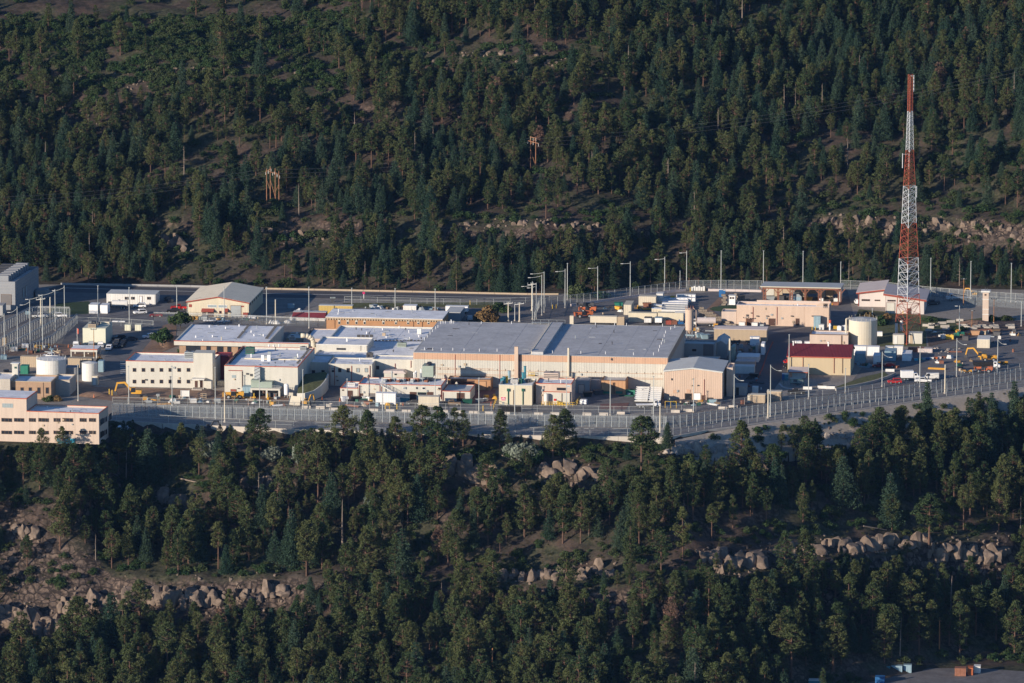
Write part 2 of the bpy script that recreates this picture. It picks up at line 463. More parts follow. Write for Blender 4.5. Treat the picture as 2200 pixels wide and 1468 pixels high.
sheet('grassy_bank', [(1800, 838), (1860, 824), (1910, 808), (1900, 800), (1850, 812), (1796, 832)], 'grass', .12)
sheet('earth_slope', [(1490, 692), (1545, 640), (1560, 645), (1530, 668), (1560, 690)], 'dirt', .11)
sheet('scrub_ground', [(1830, 700), (1845, 665), (1985, 678), (2060, 690), (2140, 680), (2140, 700), (1990, 712), (1990, 745), (1890, 745)], 'grass', .09)
sheet('dirt_bank', [(1990, 712), (2150, 690), (2320, 690), (2320, 705), (2150, 712), (1995, 745)], 'dark_dirt', .12)
for i in range(7):
    sheet('parking_line', [(258, 778 + i * 4), (270, 778 + i * 4.2), (270, 779 + i * 4.2), (258, 779 + i * 4)], 'paint_line', .12)
for (x0, y0, x1, y1) in ((140, 619, 570, 631), (570, 631, 1000, 638.5), (1000, 638.5, 1170, 641)):
    sheet('road_marking', [(x0, y0), (x1, y1), (x1, y1 + .6), (x0, y0 + .6)], 'paint_line', .10)
# canyon floor lot at the lower right
def floor_sheet(name, pts, m, z):
    q = [G(a, b, -64.0 + z) for a, b in pts]
    me = bpy.data.meshes.new(name); me.from_pydata([tuple(p) for p in q], [], [tuple(range(len(q)))]); me.materials.append(MT[m]); me.update()
    if me.polygons[0].normal.z < 0: me.flip_normals()
    o = link(bpy.data.objects.new(name, me)); o['kind'] = 'structure'
floor_sheet('canyon_parking', [(1860, 1468), (1990, 1436), (2110, 1436), (2240, 1446), (2240, 1500), (1840, 1500)], 'asphalt', .08)

# ------------------------------------------------------------------ air
def haze():
    o = MB().box(-960, 960, -2230, 1060, -152, 392).build('haze', 'wire')
    m = bpy.data.materials.new('haze'); m.use_nodes = True; nt = m.node_tree
    nt.nodes.remove(nt.nodes['Principled BSDF'])
    v = nt.nodes.new('ShaderNodeVolumePrincipled'); v.inputs['Color'].default_value = (0.24, 0.48, 1.0, 1); v.inputs['Density'].default_value = HAZE
    v.inputs['Anisotropy'].default_value = 0.0
    nt.links.new(v.outputs[0], nt.nodes['Material Output'].inputs['Volume'])
    o.data.materials.clear(); o.data.materials.append(m); o['kind'] = 'stuff'; o['label'] = 'thin blue evening haze in the air over the valley'
HAZE = 0.000010
haze()
# ------------------------------------------------------------------ rocks
def rock_mesh(seed, name, m='rock', sq=(1, 1, 1)):
    import bmesh
    r = random.Random(seed)
    bm = bmesh.new(); bmesh.ops.create_icosphere(bm, subdivisions=3, radius=1.05)
    ax = [(1, 0, 0), (-1, 0, 0), (0, 1, 0), (0, -1, 0), (0, 0, 1), (1, 0, .8), (-1, 0, .7), (0, -1, .8), (.7, .7, 0), (-.7, -.7, .2), (.7, -.7, 0), (0, 0, -1)]
    pl = [((Vector(a) + Vector((r.gauss(0, .25), r.gauss(0, .25), r.gauss(0, .2)))).normalized(), r.uniform(.5, .82)) for a in ax]
    for v in bm.verts:
        c = v.co.copy()
        c *= 1 + .15 * noise.noise(c * 1.7 + Vector((seed * 3.1, 0, 0)))
        for nrm, d in pl:
            k = c.dot(nrm) - d
            if k > 0: c -= nrm * k
        v.co = Vector((c.x * sq[0], c.y * sq[1], c.z * sq[2]))
    me = bpy.data.meshes.new(name); bm.to_mesh(me); bm.free(); me.materials.append(MT[m]); return me
ROCKS = [rock_mesh(i, 'boulder', 'rock', (1, .9, q)) for i, q in enumerate((.8, 1.0, 1.25, .7, .95))]
PROCKS = [rock_mesh(20 + i, 'boulder', 'pale_rock', (1.1, .9, q)) for i, q in enumerate((.75, .95, .6))]

# outcrops: (x range, y at left, y at right, y spread, number, size range m, pale, place phrase)
OUT = [
    (0, 130, 1330, 1345, 34, 20, (2.0, 4.2), 0, 'in the long cliff band at the foot of the near slope'),
    (125, 270, 1308, 1300, 26, 14, (1.6, 3.6), 0, 'in the cliff band beside the tall bare snag'),
    (270, 440, 1292, 1288, 30, 22, (1.8, 3.8), 0, 'in the cracked rock ledge on the lower near slope'),
    (440, 620, 1290, 1275, 22, 12, (1.4, 3.0), 0, 'where the lower ledge fades into pines'),
    (1060, 1320, 1245, 1228, 18, 20, (1.2, 2.6), 0, 'below the open earth strip on the middle of the near slope'),
    (1510, 1640, 1208, 1215, 34, 15, (1.8, 4.0), 0, 'in the overhanging ledge below the hangar'),
    (1640, 1800, 1190, 1175, 20, 14, (1.3, 3.0), 0, 'on the ledge below the small tree shadowed retaining wall'),
    (1800, 1990, 1178, 1168, 22, 18, (1.6, 3.6), 0, 'in the broad ledge below the red-roofed building'),
    (1990, 2170, 1190, 1195, 20, 16, (1.6, 3.8), 0, 'in the ledge at the right end of the near slope'),
    (950, 1065, 1005, 1030, 22, 15, (2.0, 4.0), 0, 'in the outcrop just under the rim below the cream plant box'),
    (1160, 1300, 1010, 1030, 16, 12, (1.6, 3.4), 0, 'in the outcrop just under the rim below the yellow railings'),
    (1430, 1600, 968, 972, 14, 20, (1.6, 3.6), 1, 'under the post-and-panel wall'),
    (1630, 1665, 985, 1020, 8, 3, (3.2, 4.4), 0, 'standing alone on the slope under the pale bank'),
    (1770, 1860, 938, 950, 8, 10, (1.2, 2.6), 1, 'at the foot of the soil bank'),
    (340, 410, 1072, 1085, 14, 8, (1.6, 3.0), 0, 'in the small upper outcrop below the white tanks'),
    (520, 600, 1035, 1045, 10, 6, (1.4, 2.8), 0, 'among scrub on the upper near slope'),
    (30, 80, 1130, 1160, 14, 5, (1.6, 3.0), 0, 'on the slope near the left edge'),
    (345, 400, 505, 540, 16, 7, (2.6, 4.8), 0, 'in the orange-tinted outcrop above the gabled shed'),
    (560, 700, 500, 520, 22, 10, (1.4, 3.0), 0, 'on the far slope above the highway'),
    (1000, 1290, 478, 490, 14, 16, (1.4, 3.0), 0, 'on the sunny bench of the far slope'),
    (1770, 2200, 478, 500, 30, 28, (1.6, 4.0), 0, 'in the rocky band behind the lattice mast'),
    (130, 330, 168, 180, 22, 14, (1.2, 2.8), 0, 'scattered high on the far slope under the meadow'),
    (330, 700, 150, 150, 20, 18, (1.0, 2.6), 0, 'in the scree high on the far slope'),
    (850, 1230, 125, 125, 26, 16, (1.2, 3.2), 0, 'in the small cliff high on the far slope'),
]
OUTW = []; RUB = []
nb = 0
for (xa, xb, ya, yb, sp, n, (sa, sb), pale, where) in OUT:
    r = random.Random(xa * 7 + ya)
    near_ = ya > 900
    n2_ = int(n * 1.25) if near_ else n
    for i in range(n2_):
        f = (i + r.random()) / n2_
        p = T(xa + (xb - xa) * f, lerp(ya, yb, f) + r.uniform(-.5, .5) * sp)
        if p is None: continue
        k = r.uniform(sa, sb) * (.84 if near_ else .6)
        OUTW.append((p.x, p.y, max(3.0, k * 2.4)))
        for _ in range(4): RUB.append((Vector((p.x + r.gauss(0, 2.6), p.y + r.gauss(0, 2.2), 0)), r.uniform(.25, .85)))
        if ya < 200 or nb >= 296: RUB.append((Vector((p.x, p.y, 0)), k)); continue
        o = bpy.data.objects.new('boulder', r.choice(PROCKS if pale else ROCKS)); link(o)
        o.location = (p.x, p.y, p.z + k * .25)
        o.rotation_euler = (r.uniform(-.25, .25), r.uniform(-.25, .25), r.uniform(-.5, .5) + r.choice((0, 1.57, 3.14)))
        o.scale = (k * r.uniform(.9, 1.4), k, k * r.uniform(.85, 1.8))
        size = 'large' if k > (sa + sb) * .38 else ('small' if k < (sa + sb) * .28 else 'medium')
        shape = 'tall' if o.scale.z > o.scale.x * 1.08 else ('squat' if o.scale.z < o.scale.x * .85 else 'blocky')
        tag(o, f'{size} {shape} {"pale" if pale else "brown"} boulder {where}', 'boulder', 'weathered boulders ' + where)
        nb += 1
print('boulders', nb)

# ------------------------------------------------------------------ trees
def tris_to_mesh(name, tv, m, uvs=None):
    n = len(tv) // 3
    me = bpy.data.meshes.new(name)
    me.vertices.add(len(tv)); me.vertices.foreach_set('co', np.asarray(tv, dtype=np.float32).ravel())
    me.loops.add(len(tv)); me.loops.foreach_set('vertex_index', np.arange(len(tv), dtype=np.int32))
    me.polygons.add(n); me.polygons.foreach_set('loop_start', np.arange(0, len(tv), 3, dtype=np.int32))
    me.materials.append(MT[m]); me.update(calc_edges=True)
    return me
def clump_tris(rng, centres, radii, per, size, flat=.7, outw=.55):
    """leaf-sized triangles spread through clumps; a leaf faces partly away from the heart of its clump"""
    C = np.repeat(np.asarray(centres), per, axis=0); R = np.repeat(np.asarray(radii), per)
    n = len(C)
    d = rng.normal(size=(n, 3)); d /= np.linalg.norm(d, axis=1)[:, None]
    rr = R * rng.uniform(.35, 1.0, n) ** .6
    pos = C + d * rr[:, None] * np.array([1, 1, flat])
    nr = d * outw + rng.normal(size=(n, 3)) * (1 - outw) * .8; nr /= np.linalg.norm(nr, axis=1)[:, None]
    a = np.cross(nr, rng.normal(size=(n, 3))); a /= np.linalg.norm(a, axis=1)[:, None] + 1e-9
    b = np.cross(nr, a)
    s = size * rng.uniform(.6, 1.4, n)
    out = np.empty((n, 3, 3))
    for k in range(3):
        ang = 2 * math.pi * k / 3 + rng.uniform(-.4, .4, n)
        out[:, k] = pos + (a * np.cos(ang)[:, None] + b * np.sin(ang)[:, None] * .7) * s[:, None]
    return out.reshape(-1, 3)
def trunk_mb(H, r0, top=.97, lean=0, branches=(), rng=None):
    b = MB()
    prev = Vector((0, 0, -1.0)); pr = r0 * 1.15; N = 5
    for i in range(1, N + 1):
        t = i / N * top
        p = Vector((lean * t * t * H, .3 * lean * t * H * math.sin(t * 3), t * H)); r = r0 * (1 - t) ** .8 + .03
        b.cyl(prev, p, pr, r, n=6, cap=(i == N)); prev = p; pr = r
    for (p0, p1, r) in branches: b.cyl(p0, p1, r, r * .35, n=3, cap=False)
    return b
PINE_FORMS = ['broad-crowned', 'narrow-crowned', 'long-trunked', 'open-crowned', 'oval-crowned', 'two-tiered', 'low-branched', 'flat-topped']
FIR_FORMS = ['sharp', 'spire-like', 'broad-based', 'ragged', 'dense']
def pine(seed):
    rng = np.random.default_rng(seed)
    H = 16.0
    #        base, width, roundness, top, n, lean
    base, wid, n, flatt, gap = [(.28, 3.5, 130, .0, .0), (.22, 2.4, 110, .0, .05), (.46, 2.9, 90, .05, .0), (.30, 3.3, 100, .0, .25), (.14, 3.1, 150, .0, .0), (.26, 2.4, 95, .0, .5), (.12, 3.2, 130, .0, .0), (.36, 3.3, 100, .3, .15)][seed % 8]
    C = []; R = []; br = []
    lean = rng.uniform(-.02, .02)
    ph = rng.uniform(0, 6.28, 4)
    while len(C) < n:
        t = rng.uniform(0, 1)
        prof = math.sin(math.pi * min(1, (t * .80 + .14))) ** (.75) * (1 - .42 * t) * 1.12
        if flatt: prof = prof * (1 - flatt) + flatt * math.sqrt(max(0, min(1, t * 1.6))) * (1 if t < .93 else .5)
        a = rng.uniform(0, 6.28)
        lob = 1 + .24 * math.sin(2 * a + ph[0] + 4 * t) + .20 * math.sin(3 * a + ph[1] - 7 * t)
        if gap and abs(math.sin(t * 7 + ph[2])) < gap and rng.uniform() < .8: continue
        rad = wid * prof * lob * rng.uniform(.3, 1) ** .5
        z = H * (base + (1 - base) * t * .98)
        x, y = rad * math.cos(a) + lean * t * t * H, rad * math.sin(a)
        C.append((x, y, z + .10 * rad)); R.append(rng.uniform(.5, 1.05) * (1.0 if t < .85 else .7))
        if rad > 1: br.append(((lean * t * t * H, 0, z - .25 * rad), (x, y, z), .07))
    for i in range(8):
        t = rng.uniform(.12, max(.2, base)); a = rng.uniform(0, 6.28); l = rng.uniform(.8, 2.2)
        br.append(((0, 0, H * t), (l * math.cos(a), l * math.sin(a), H * t + rng.uniform(-.3, .4)), .05))
    cr = tris_to_mesh('crown', clump_tris(rng, C, R, 38, .24, .75, .45), 'pine_needles')
    tk = trunk_mb(H, .25, .96, lean, br)
    me = bpy.data.meshes.new('trunk'); me.from_pydata(tk.v, [], tk.f); me.materials.append(MT['pine_bark']); me.update()
    return cr, me
def fir(seed):
    rng = np.random.default_rng(100 + seed); H = 16.0
    wid, lay, ragg = [(3.2, 20, .14), (2.4, 22, .14), (3.9, 19, .18), (3.2, 15, .35), (3.4, 22, .12)][seed % 5]
    C = []; R = []; br = []
    for l in range(lay):
        t = l / lay; z = H * (.10 + .87 * t); rad = wid * (1 - t) ** .85 + .25
        nb_ = max(4, int(9 * (1 - t) + 3))
        for k in range(nb_):
            a = 6.283 * (k + rng.uniform(-.3, .3)) / nb_ + l * 1.1
            rr = rad * (1 + rng.uniform(-ragg, ragg) * 1.6)
            for q in ((.92, .45, .42) if rr > 1 else (.8,)):
                if q < .8 and rng.uniform() < .35: continue
                C.append((rr * q * math.cos(a), rr * q * math.sin(a), z - rr * q * .22)); R.append(.5 * rr ** .4 + .12)
    cr = tris_to_mesh('crown', clump_tris(rng, C, R, 24, .24, .6, .35), 'fir_needles')
    tk = trunk_mb(H, .26, .99)
    me = bpy.data.meshes.new('trunk'); me.from_pydata(tk.v, [], tk.f); me.materials.append(MT['fir_bark']); me.update()
    return cr, me
def snag(seed):
    rng = np.random.default_rng(300 + seed); H = 15.0; br = []
    for i in range(26 if seed % 3 else 8):
        t = rng.uniform(.25, .95); a = rng.uniform(0, 6.28); l = (1 - t) * 3.0 * rng.uniform(.4, 1) + .3
        br.append(((0, 0, H * t), (l * math.cos(a), l * math.sin(a), H * t - .15 * l + rng.uniform(-.2, .3)), .06))
    tk = trunk_mb(H, .24, .98, rng.uniform(-.03, .03), br)
    me = bpy.data.meshes.new('trunk'); me.from_pydata(tk.v, [], tk.f); me.materials.append(MT['dead_wood']); me.update()
    return me
def shrub(seed, m='oak_leaves', big=False):
    rng = np.random.default_rng(500 + seed); C = []; R = []
    for i in range(26 if big else 12):
        a = rng.uniform(0, 6.28); r = rng.uniform(0, 1.5) ** 1; z = rng.uniform(.3, 1.6) * (1 - r / 2.6)
        C.append((r * math.cos(a), r * math.sin(a), z)); R.append(rng.uniform(.45, .8))
    return tris_to_mesh('foliage', clump_tris(rng, C, R, 46 if not big else 70, .20, .8), m)
PINES = [pine(i) for i in range(8)]
FIRS = [fir(i) for i in range(5)]
SNAGS = [snag(i) for i in range(4)]
SHRUBS = [shrub(i) for i in range(4)]
def remat(me, m):
    c = me.copy(); c.materials.clear(); c.materials.append(MT[m]); return c
DEADCROWN = remat(PINES[3][0], 'dead_needles')
SILVER = shrub(9, 'silver_leaves', True)
BIGSHRUB = shrub(11, 'oak_leaves', True)
AUTUMN = shrub(12, 'autumn_leaves', True)

def merged(name, a, b):
    """one prototype mesh out of crown and trunk, for the far wood"""
    me = bpy.data.meshes.new(name)
    av = np.empty(len(a.vertices) * 3, np.float32); a.vertices.foreach_get('co', av); av = av.reshape(-1, 3)
    bv = np.empty(len(b.vertices) * 3, np.float32); b.vertices.foreach_get('co', bv); bv = bv.reshape(-1, 3)
    fa = [tuple(range(3 * i, 3 * i + 3)) for i in range(len(a.polygons))]
    fb = [tuple(len(av) + v for v in p.vertices) for p in b.polygons]
    me.from_pydata([tuple(map(float, v)) for v in av] + [tuple(map(float, v)) for v in bv], [], fa + fb)
    me.materials.append(a.materials[0]); me.materials.append(b.materials[0])
    mi = np.zeros(len(fa) + len(fb), np.int32); mi[len(fa):] = 1
    me.polygons.foreach_set('material_index', mi); me.update()
    return me

def add_tree(kind, i, p, h, rz, label, group, cat='pine tree', wx=1.0):
    e = empty({'p': 'pine_tree', 'f': 'fir_tree', 's': 'dead_tree', 'd': 'dead_pine'}[kind], label, cat, (p[0], p[1], p[2]), rz, group)
    k = h / 16.0
    e.scale = (k * wx, k * wx, k)
    if kind == 's':
        link(bpy.data.objects.new('trunk', SNAGS[i % 4]), e)
    else:
        cr, tk = (PINES[i % 8] if kind in 'pd' else FIRS[i % 5])
        link(bpy.data.objects.new('crown', DEADCROWN if kind == 'd' else cr), e)
        link(bpy.data.objects.new('trunk', tk), e)
    return e

# stretches of rock and bare bench that stay in view between the trees: x range, y range, share of trees kept off
RECT = [(xa, xb, min(ya, yb) - sp * .6, max(ya, yb) + sp * .7, .74 if xa > 450 else .62) for (xa, xb, ya, yb, sp, n, _s, pale, wh) in OUT if xb - xa > 60]
RECT += [(900, 1180, 1205, 1235, .7), (1180, 1500, 1180, 1225, .72), (1640, 1900, 1135, 1170, .7), (1900, 2180, 1110, 1160, .6), (700, 900, 1195, 1225, .4), (1290, 1500, 955, 1000, .6),
         (940, 1300, 455, 480, .6), (750, 1050, 235, 265, .5), (560, 760, 480, 510, .6), (1650, 2200, 300, 345, .55), (1720, 2000, 405, 470, .45)]
def keep_clear(px, py, x, y, z, h):
    for (a, b, c, d, k) in RECT:
        if a - 6 < px < b + 6 and py > c:
            top = P(x, y, z + h)[1]
            if top < d and rnd.random() < k:
                if py < d + 12: return 0
                h *= max(.1, (py - d) / (py - top))
    return h
# density of the wood over the slopes
PYL = [T(586, 434), T(1146, 370)]
def near_out(x, y, m=0.0):
    for (a, b, r) in OUTW:
        if (a - x) ** 2 + (b - y) ** 2 < (r + m) ** 2: return True
    return False
COLS = [(0, 'the office at the left edge'), (240, 'the pale box trailer'), (430, 'the orange telehandler'), (640, 'the curved retaining wall'), (860, 'the outside stair'), (1050, 'the cream plant box'),
        (1240, 'the brown loading dock'), (1420, 'the hangar'), (1640, 'the two tan trailers'), (1830, 'the red-roofed building'), (2020, 'the parked excavators')]
def colname(px):
    n = COLS[0][1]
    for a, b in COLS:
        if px >= a: n = b
    return n
def rowname(s):
    if s < 14: return 'just under the rim below'
    if s < 34: return 'high on the slope below'
    if s < 54: return 'above the ledge downhill of'
    if s < 80: return 'among ledge rocks downhill of'
    return 'low on the slope downhill of'

# trees that stand out in the photograph: kind, form, base pixel, top pixel
SPEC = [
    ('p', 0, 560, 968, 878), ('p', 6, 545, 970, 890), ('p', 0, 738, 985, 871), ('p', 4, 788, 1003, 880), ('p', 2, 906, 978, 870), ('p', 1, 940, 1002, 872), ('p', 5, 975, 962, 876), ('p', 1, 995, 960, 880),
    ('p', 4, 1074, 960, 880), ('p', 1, 1188, 983, 890), ('p', 4, 1212, 972, 878), ('p', 2, 1378, 1018, 893), ('p', 5, 1394, 1002, 896), ('f', 4, 1434, 968, 904), ('p', 4, 1592, 1030, 903), ('p', 2, 1740, 1003, 905),
    ('p', 0, 1890, 990, 875), ('f', 1, 1991, 938, 815), ('f', 2, 2050, 940, 868), ('f', 0, 2130, 945, 838), ('f', 1, 2178, 950, 812), ('p', 4, 1960, 998, 905), ('f', 3, 2085, 950, 856), ('f', 0, 1912, 1130, 1010),
    ('p', 2, 255, 1015, 918), ('p', 1, 222, 1020, 944), ('f', 4, 318, 1040, 915), ('p', 6, 90, 985, 920), ('p', 6, 134, 985, 916), ('p', 2, 492, 1010, 938), ('p', 2, 922, 1060, 955), ('p', 2, 1046, 1080, 972),
    ('p', 4, 640, 1000, 955), ('f', 0, 820, 985, 918), ('p', 6, 850, 990, 895), ('p', 2, 1700, 1463, 1340), ('p', 6, 1050, 1240, 1178), ('f', 1, 938, 1345, 1266), ('p', 2, 2096, 1365, 1258), ('p', 4, 2140, 1375, 1265),
    ('p', 3, 1790, 1440, 1322), ('p', 4, 1900, 1425, 1318), ('f', 1, 1654, 1385, 1268), ('p', 1, 2012, 1055, 950), ('p', 3, 1916, 1140, 1060), ('p', 2, 1996, 1180, 1060), ('f', 2, 240, 1385, 1265), ('p', 4, 165, 1400, 1280),
]
trees = []   # kind, form, p, h, rz
for kk, fm, x, yb, yt in SPEC:
    p = T(x, yb)
    if p is None: continue
    h = (yb - yt) / (F / (p - CAMP).length) / math.cos(PITCH)
    trees.append((kk, fm, p, max(5, min(24, h)), rnd.uniform(0, 6.28), True))
specxy = [(t[2].x, t[2].y) for t in trees]
PADS = [(G(586, 500), 0)]
def place(xr, yr, cell, fn):
    y = yr[0]
    while y < yr[1]:
        x = xr[0]
        while x < xr[1]:
            fn(x + rnd.uniform(0, cell), y + rnd.uniform(0, cell)); x += cell
        y += cell
SHR = []
def near_fn(x, y):
    s = rimY(x) - y
    if s < 2.5 or s > 150: return
    if officeflat(x, y) > .55 and s < 50: return
    z = ht(x, y)
    px, py = P(x, y, z)
    dn = noise.fractal(Vector((x * .03, y * .03, 4.4)), 1.0, 2.0, 3)
    k = 1.0 + dn * .8
    if 43 < s < 62: k *= .42 if px > 880 else .9
    if s < 12: k *= .4 if px < 1280 else .25
    elif s < 24 and 900 < px < 1500: k *= .45
    if near_out(x, y, 1.0): k *= .06
    elif near_out(x, y - 6, 1.0): k *= .25
    if px > 1700 and z < -60: k *= .12
    if px > 1835 and py > 1425: return
    if rnd.random() > k: 
        for _ in range(2):
            x2, y2 = x + rnd.uniform(-2.5, 2.5), y + rnd.uniform(-2.5, 2.5)
            if rimY(x2) - y2 > 2 and not near_out(x2, y2, -.5): SHR.append((x2, y2, ht(x2, y2), rnd.uniform(.5, 1.5)))
        return
    for a, b in specxy:
        if (a - x) ** 2 + (b - y) ** 2 < 10: return
    u = rnd.random()
    h = rnd.uniform(11, 18) if u < .6 else rnd.uniform(5.5, 11)
    if s < 22: h = min(h, 6 + s * .42)
    if s < 46 and (px > 1440 or 300 < px < 640 or 1285 < px < 1430) and rnd.random() < .85: h = min(h, max(2.0, 1.0 - z))      # low growth below the open rim
    # keep the plant in view: nothing grows across it unless the photograph shows it
    ptop = P(x, y, z + h)[1]; pr = P(x, rimY(x), 0)[1]
    if ptop < pr - 6: h *= max(.3, (py - pr + 6) / max(1, (py - ptop)))
    if px < 262 and P(x, y, z + h)[1] < 952: h *= max(.1, (py - 952) / max(1.0, py - P(x, y, z + h)[1]))
    h = keep_clear(px, py, x, y, z, h)
    if h < 3.5:
        if h > 0: SHR.append((x, y, z, 1.0))
        return
    v = rnd.random()
    kk = 'f' if v < .17 else ('s' if v > .968 else ('d' if v > .962 else 'p'))
    trees.append((kk, rnd.randrange(40), Vector((x, y, z)), h, rnd.uniform(0, 6.28), False))
place((-285, 285), (-345, -60), 4.15, near_fn)
def far_fn(x, y):
    t = y - footY(x)
    if t < 1.5 or t > 235: return
    z = ht(x, y)
    px, py = P(x, y, z)
    if py < -120 or px < -720 or px > 2920: return
    dn = noise.fractal(Vector((x * .025 + 9, y * .025, 2.4)), 1.0, 2.0, 3)
    k = .80 + dn * .8
    if px < 760 and py < 95: k *= .05
    elif px < 760 and py < 210: k *= .26
    elif px < 1300 and 90 < py < 200: k *= .6
    if px > 1650 and 290 < py < 345: k *= .35
    if px > 1700 and 400 < py < 520: k *= .55
    if 950 < px < 1350 and 440 < py < 490: k *= .4
    if 560 < px < 800 and 470 < py < 520: k *= .45
    if 330 < px < 440 and 490 < py < 590: k *= .4
    if near_out(x, y, 1.0): k *= .08
    elif near_out(x, y - 7, 1.0): k *= .3
    for q in PYL:
        if q and abs(q.x - x) < 7 and -12 < y - q.y < 3: k *= .05
    if rnd.random() > k:
        if px < 650 and py < 42 and rnd.random() < .75: return
        if rnd.random() < (.95 if py < 250 else .55):
            SHR.append((x, y, z, rnd.uniform(.8, 1.9)))
            if px < 900 and 40 < py < 250:
                for _ in range(2):
                    x2, y2 = x + rnd.uniform(-3, 3), y + rnd.uniform(-3, 3); SHR.append((x2, y2, ht(x2, y2), rnd.uniform(.7, 1.5)))
        return
    h = rnd.uniform(9.5, 15.5) if rnd.random() < .62 else rnd.uniform(5, 10)
    if t < 8: h *= .75
    for (qa, qb, qy) in ((540, 632, 432), (1108, 1184, 366)):
        if qa < px < qb and py > qy:
            top = P(x, y, z + h)[1]
            if top < qy: h *= max(.2, (py - qy) / max(1.0, py - top))
    h = keep_clear(px, py, x, y, z, h)
    if h < 4: return
    fs = .40 if py > 330 else (.5 if px > 1400 else .25)
    v = rnd.random()
    kk = 'f' if v < fs else ('s' if v > .972 else ('d' if v > .969 else 'p'))
    trees.append((kk, rnd.randrange(40), Vector((x, y, z)), h, rnd.uniform(0, 6.28), False))
place((-290, 290), (90, 345), 4.35, far_fn)

def far_row(py):
    if py > 560: return 'at the foot of the far slope beyond'
    if py > 520: return 'low on the far slope beyond'
    if py > 430: return 'a little way up the slope beyond'
    if py > 330: return 'midway up the slope beyond'
    if py > 220: return 'high up the slope beyond'
    return 'near the top of the slope beyond'
far_cols = [(0, 'the dark windowless block'), (200, 'the white trailer office'), (400, 'the gabled metal shed'), (620, 'the highway bend'), (860, 'the brown brick building'), (1060, 'the concrete utility poles'), (1280, 'the curved kerb road'), (1500, 'the little guard cabin'), (1640, 'the open shed'), (1830, 'the white vehicle garage'), (2020, 'the slim watchtower')]
def farcol(px):
    n = far_cols[0][1]
    for a, b in far_cols:
        if px >= a: n = b
    return n
def label_tree(kk, fm, p, h):
    px, py = P(*p)
    size = 'tall' if h > 15.5 else ('short' if h < 10 else 'mid-sized')
    nm = {'p': f'{size} {PINE_FORMS[fm % 8]} pine', 'f': f'{size} {FIR_FORMS[fm % 5]} fir', 's': f'{size} bare grey snag', 'd': f'{size} rust-brown dead pine'}[kk]
    if p.y < -60:
        return f'{nm} {rowname(rimY(p.x) - p.y)} {colname(px)}', 'on the near slope'
    if kk in 'sd':
        return f'{nm} {far_row(py)} {farcol(px)}', 'on the far slope'
    return f'{nm} {far_row(py)} {farcol(px)}', 'on the far slope'
LIM = {'p': 296, 'f': 296, 's': 999, 'd': 999}
def vis(t):
    px, py = P(*t[2]); tp = P(t[2].x, t[2].y, t[2].z + t[3])[1]
    if px < 8 or px > 2192 or tp > 1440 or py < 20: return -1e9
    return (t[5] * 1000) + t[3] / (t[2] - CAMP).length * 1000
rest = {'p': [], 'f': []}
cnt = {'p': 0, 'f': 0, 's': 0, 'd': 0}
for t in sorted(trees, key=lambda q: -vis(q)):
    kk, fm, p, h, rz, sp = t
    if kk in rest and (cnt[kk] >= LIM[kk] or vis(t) < 0): rest[kk].append(t); continue
    cnt[kk] += 1
    lab, wh = label_tree(kk, fm, p, h)
    add_tree(kk, fm, p, h, rz, lab, {'p': 'ponderosa pines ', 'f': 'fir trees ', 's': 'dead bare trees ', 'd': 'brown dead pines '}[kk] + wh, 'tree', rnd.uniform(.85, 1.2) * (1.22 if sp and kk == 'p' else 1))
print('trees', cnt, {k: len(v) for k, v in rest.items()}, 'shrubs', len(SHR))

def scatter(name, items, protos, label, cat):
    """one object that stands protos on its points"""
    coll = bpy.data.collections.new(name + '_kinds')
    for i, me in enumerate(protos): coll.objects.link(bpy.data.objects.new(f'{name}_kind_{i:02d}', me))
    me = bpy.data.meshes.new(name)
    me.from_pydata([tuple(i[0]) for i in items], [], [])
    for an, ty, vals in (('size', 'FLOAT', [i[1] for i in items]), ('turn', 'FLOAT', [i[2] for i in items])):
        at = me.attributes.new(an, ty, 'POINT'); at.data.foreach_set('value', vals)
    at = me.attributes.new('kind', 'INT', 'POINT'); at.data.foreach_set('value', [int(i[3]) for i in items])
    o = link(bpy.data.objects.new(name, me))
    tag(o, label, cat, None, 'stuff')
    ng = bpy.data.node_groups.new(name, 'GeometryNodeTree')
    ng.interface.new_socket('Geometry', in_out='INPUT', socket_type='NodeSocketGeometry')
    ng.interface.new_socket('Geometry', in_out='OUTPUT', socket_type='NodeSocketGeometry')
    n = ng.nodes; L = ng.links
    gi = n.new('NodeGroupInput'); go = n.new('NodeGroupOutput')
    ci = n.new('GeometryNodeCollectionInfo'); ci.inputs[0].default_value = coll
    ci.inputs['Separate Children'].default_value = True; ci.inputs['Reset Children'].default_value = True
    ip = n.new('GeometryNodeInstanceOnPoints'); ip.inputs['Pick Instance'].default_value = True
    def attr(a, t):
        q = n.new('GeometryNodeInputNamedAttribute'); q.data_type = t; q.inputs[0].default_value = a; return q.outputs[0]
    cx = n.new('ShaderNodeCombineXYZ'); L.new(attr('turn', 'FLOAT'), cx.inputs[2])
    L.new(gi.outputs[0], ip.inputs['Points']); L.new(ci.outputs[0], ip.inputs['Instance'])
    L.new(attr('kind', 'INT'), ip.inputs['Instance Index']); L.new(attr('size', 'FLOAT'), ip.inputs['Scale'])
    e2r = n.new('FunctionNodeEulerToRotation'); L.new(cx.outputs[0], e2r.inputs[0])
    L.new(e2r.outputs[0], ip.inputs['Rotation']); L.new(ip.outputs[0], go.inputs[0])
    md = o.modifiers.new('scatter', 'NODES'); md.node_group = ng
    return o
scatter('pine_forest', [(t[2], t[3] / 16, t[4], t[1] % 8) for t in rest['p']], [merged('pine', *q) for q in PINES], 'dense wood of dark pines covering the hillsides', 'forest')
scatter('fir_forest', [(t[2], t[3] / 16, t[4], t[1] % 5) for t in rest['f']], [merged('fir', *q) for q in FIRS], 'dark conical firs massed among the hillside pines', 'forest')
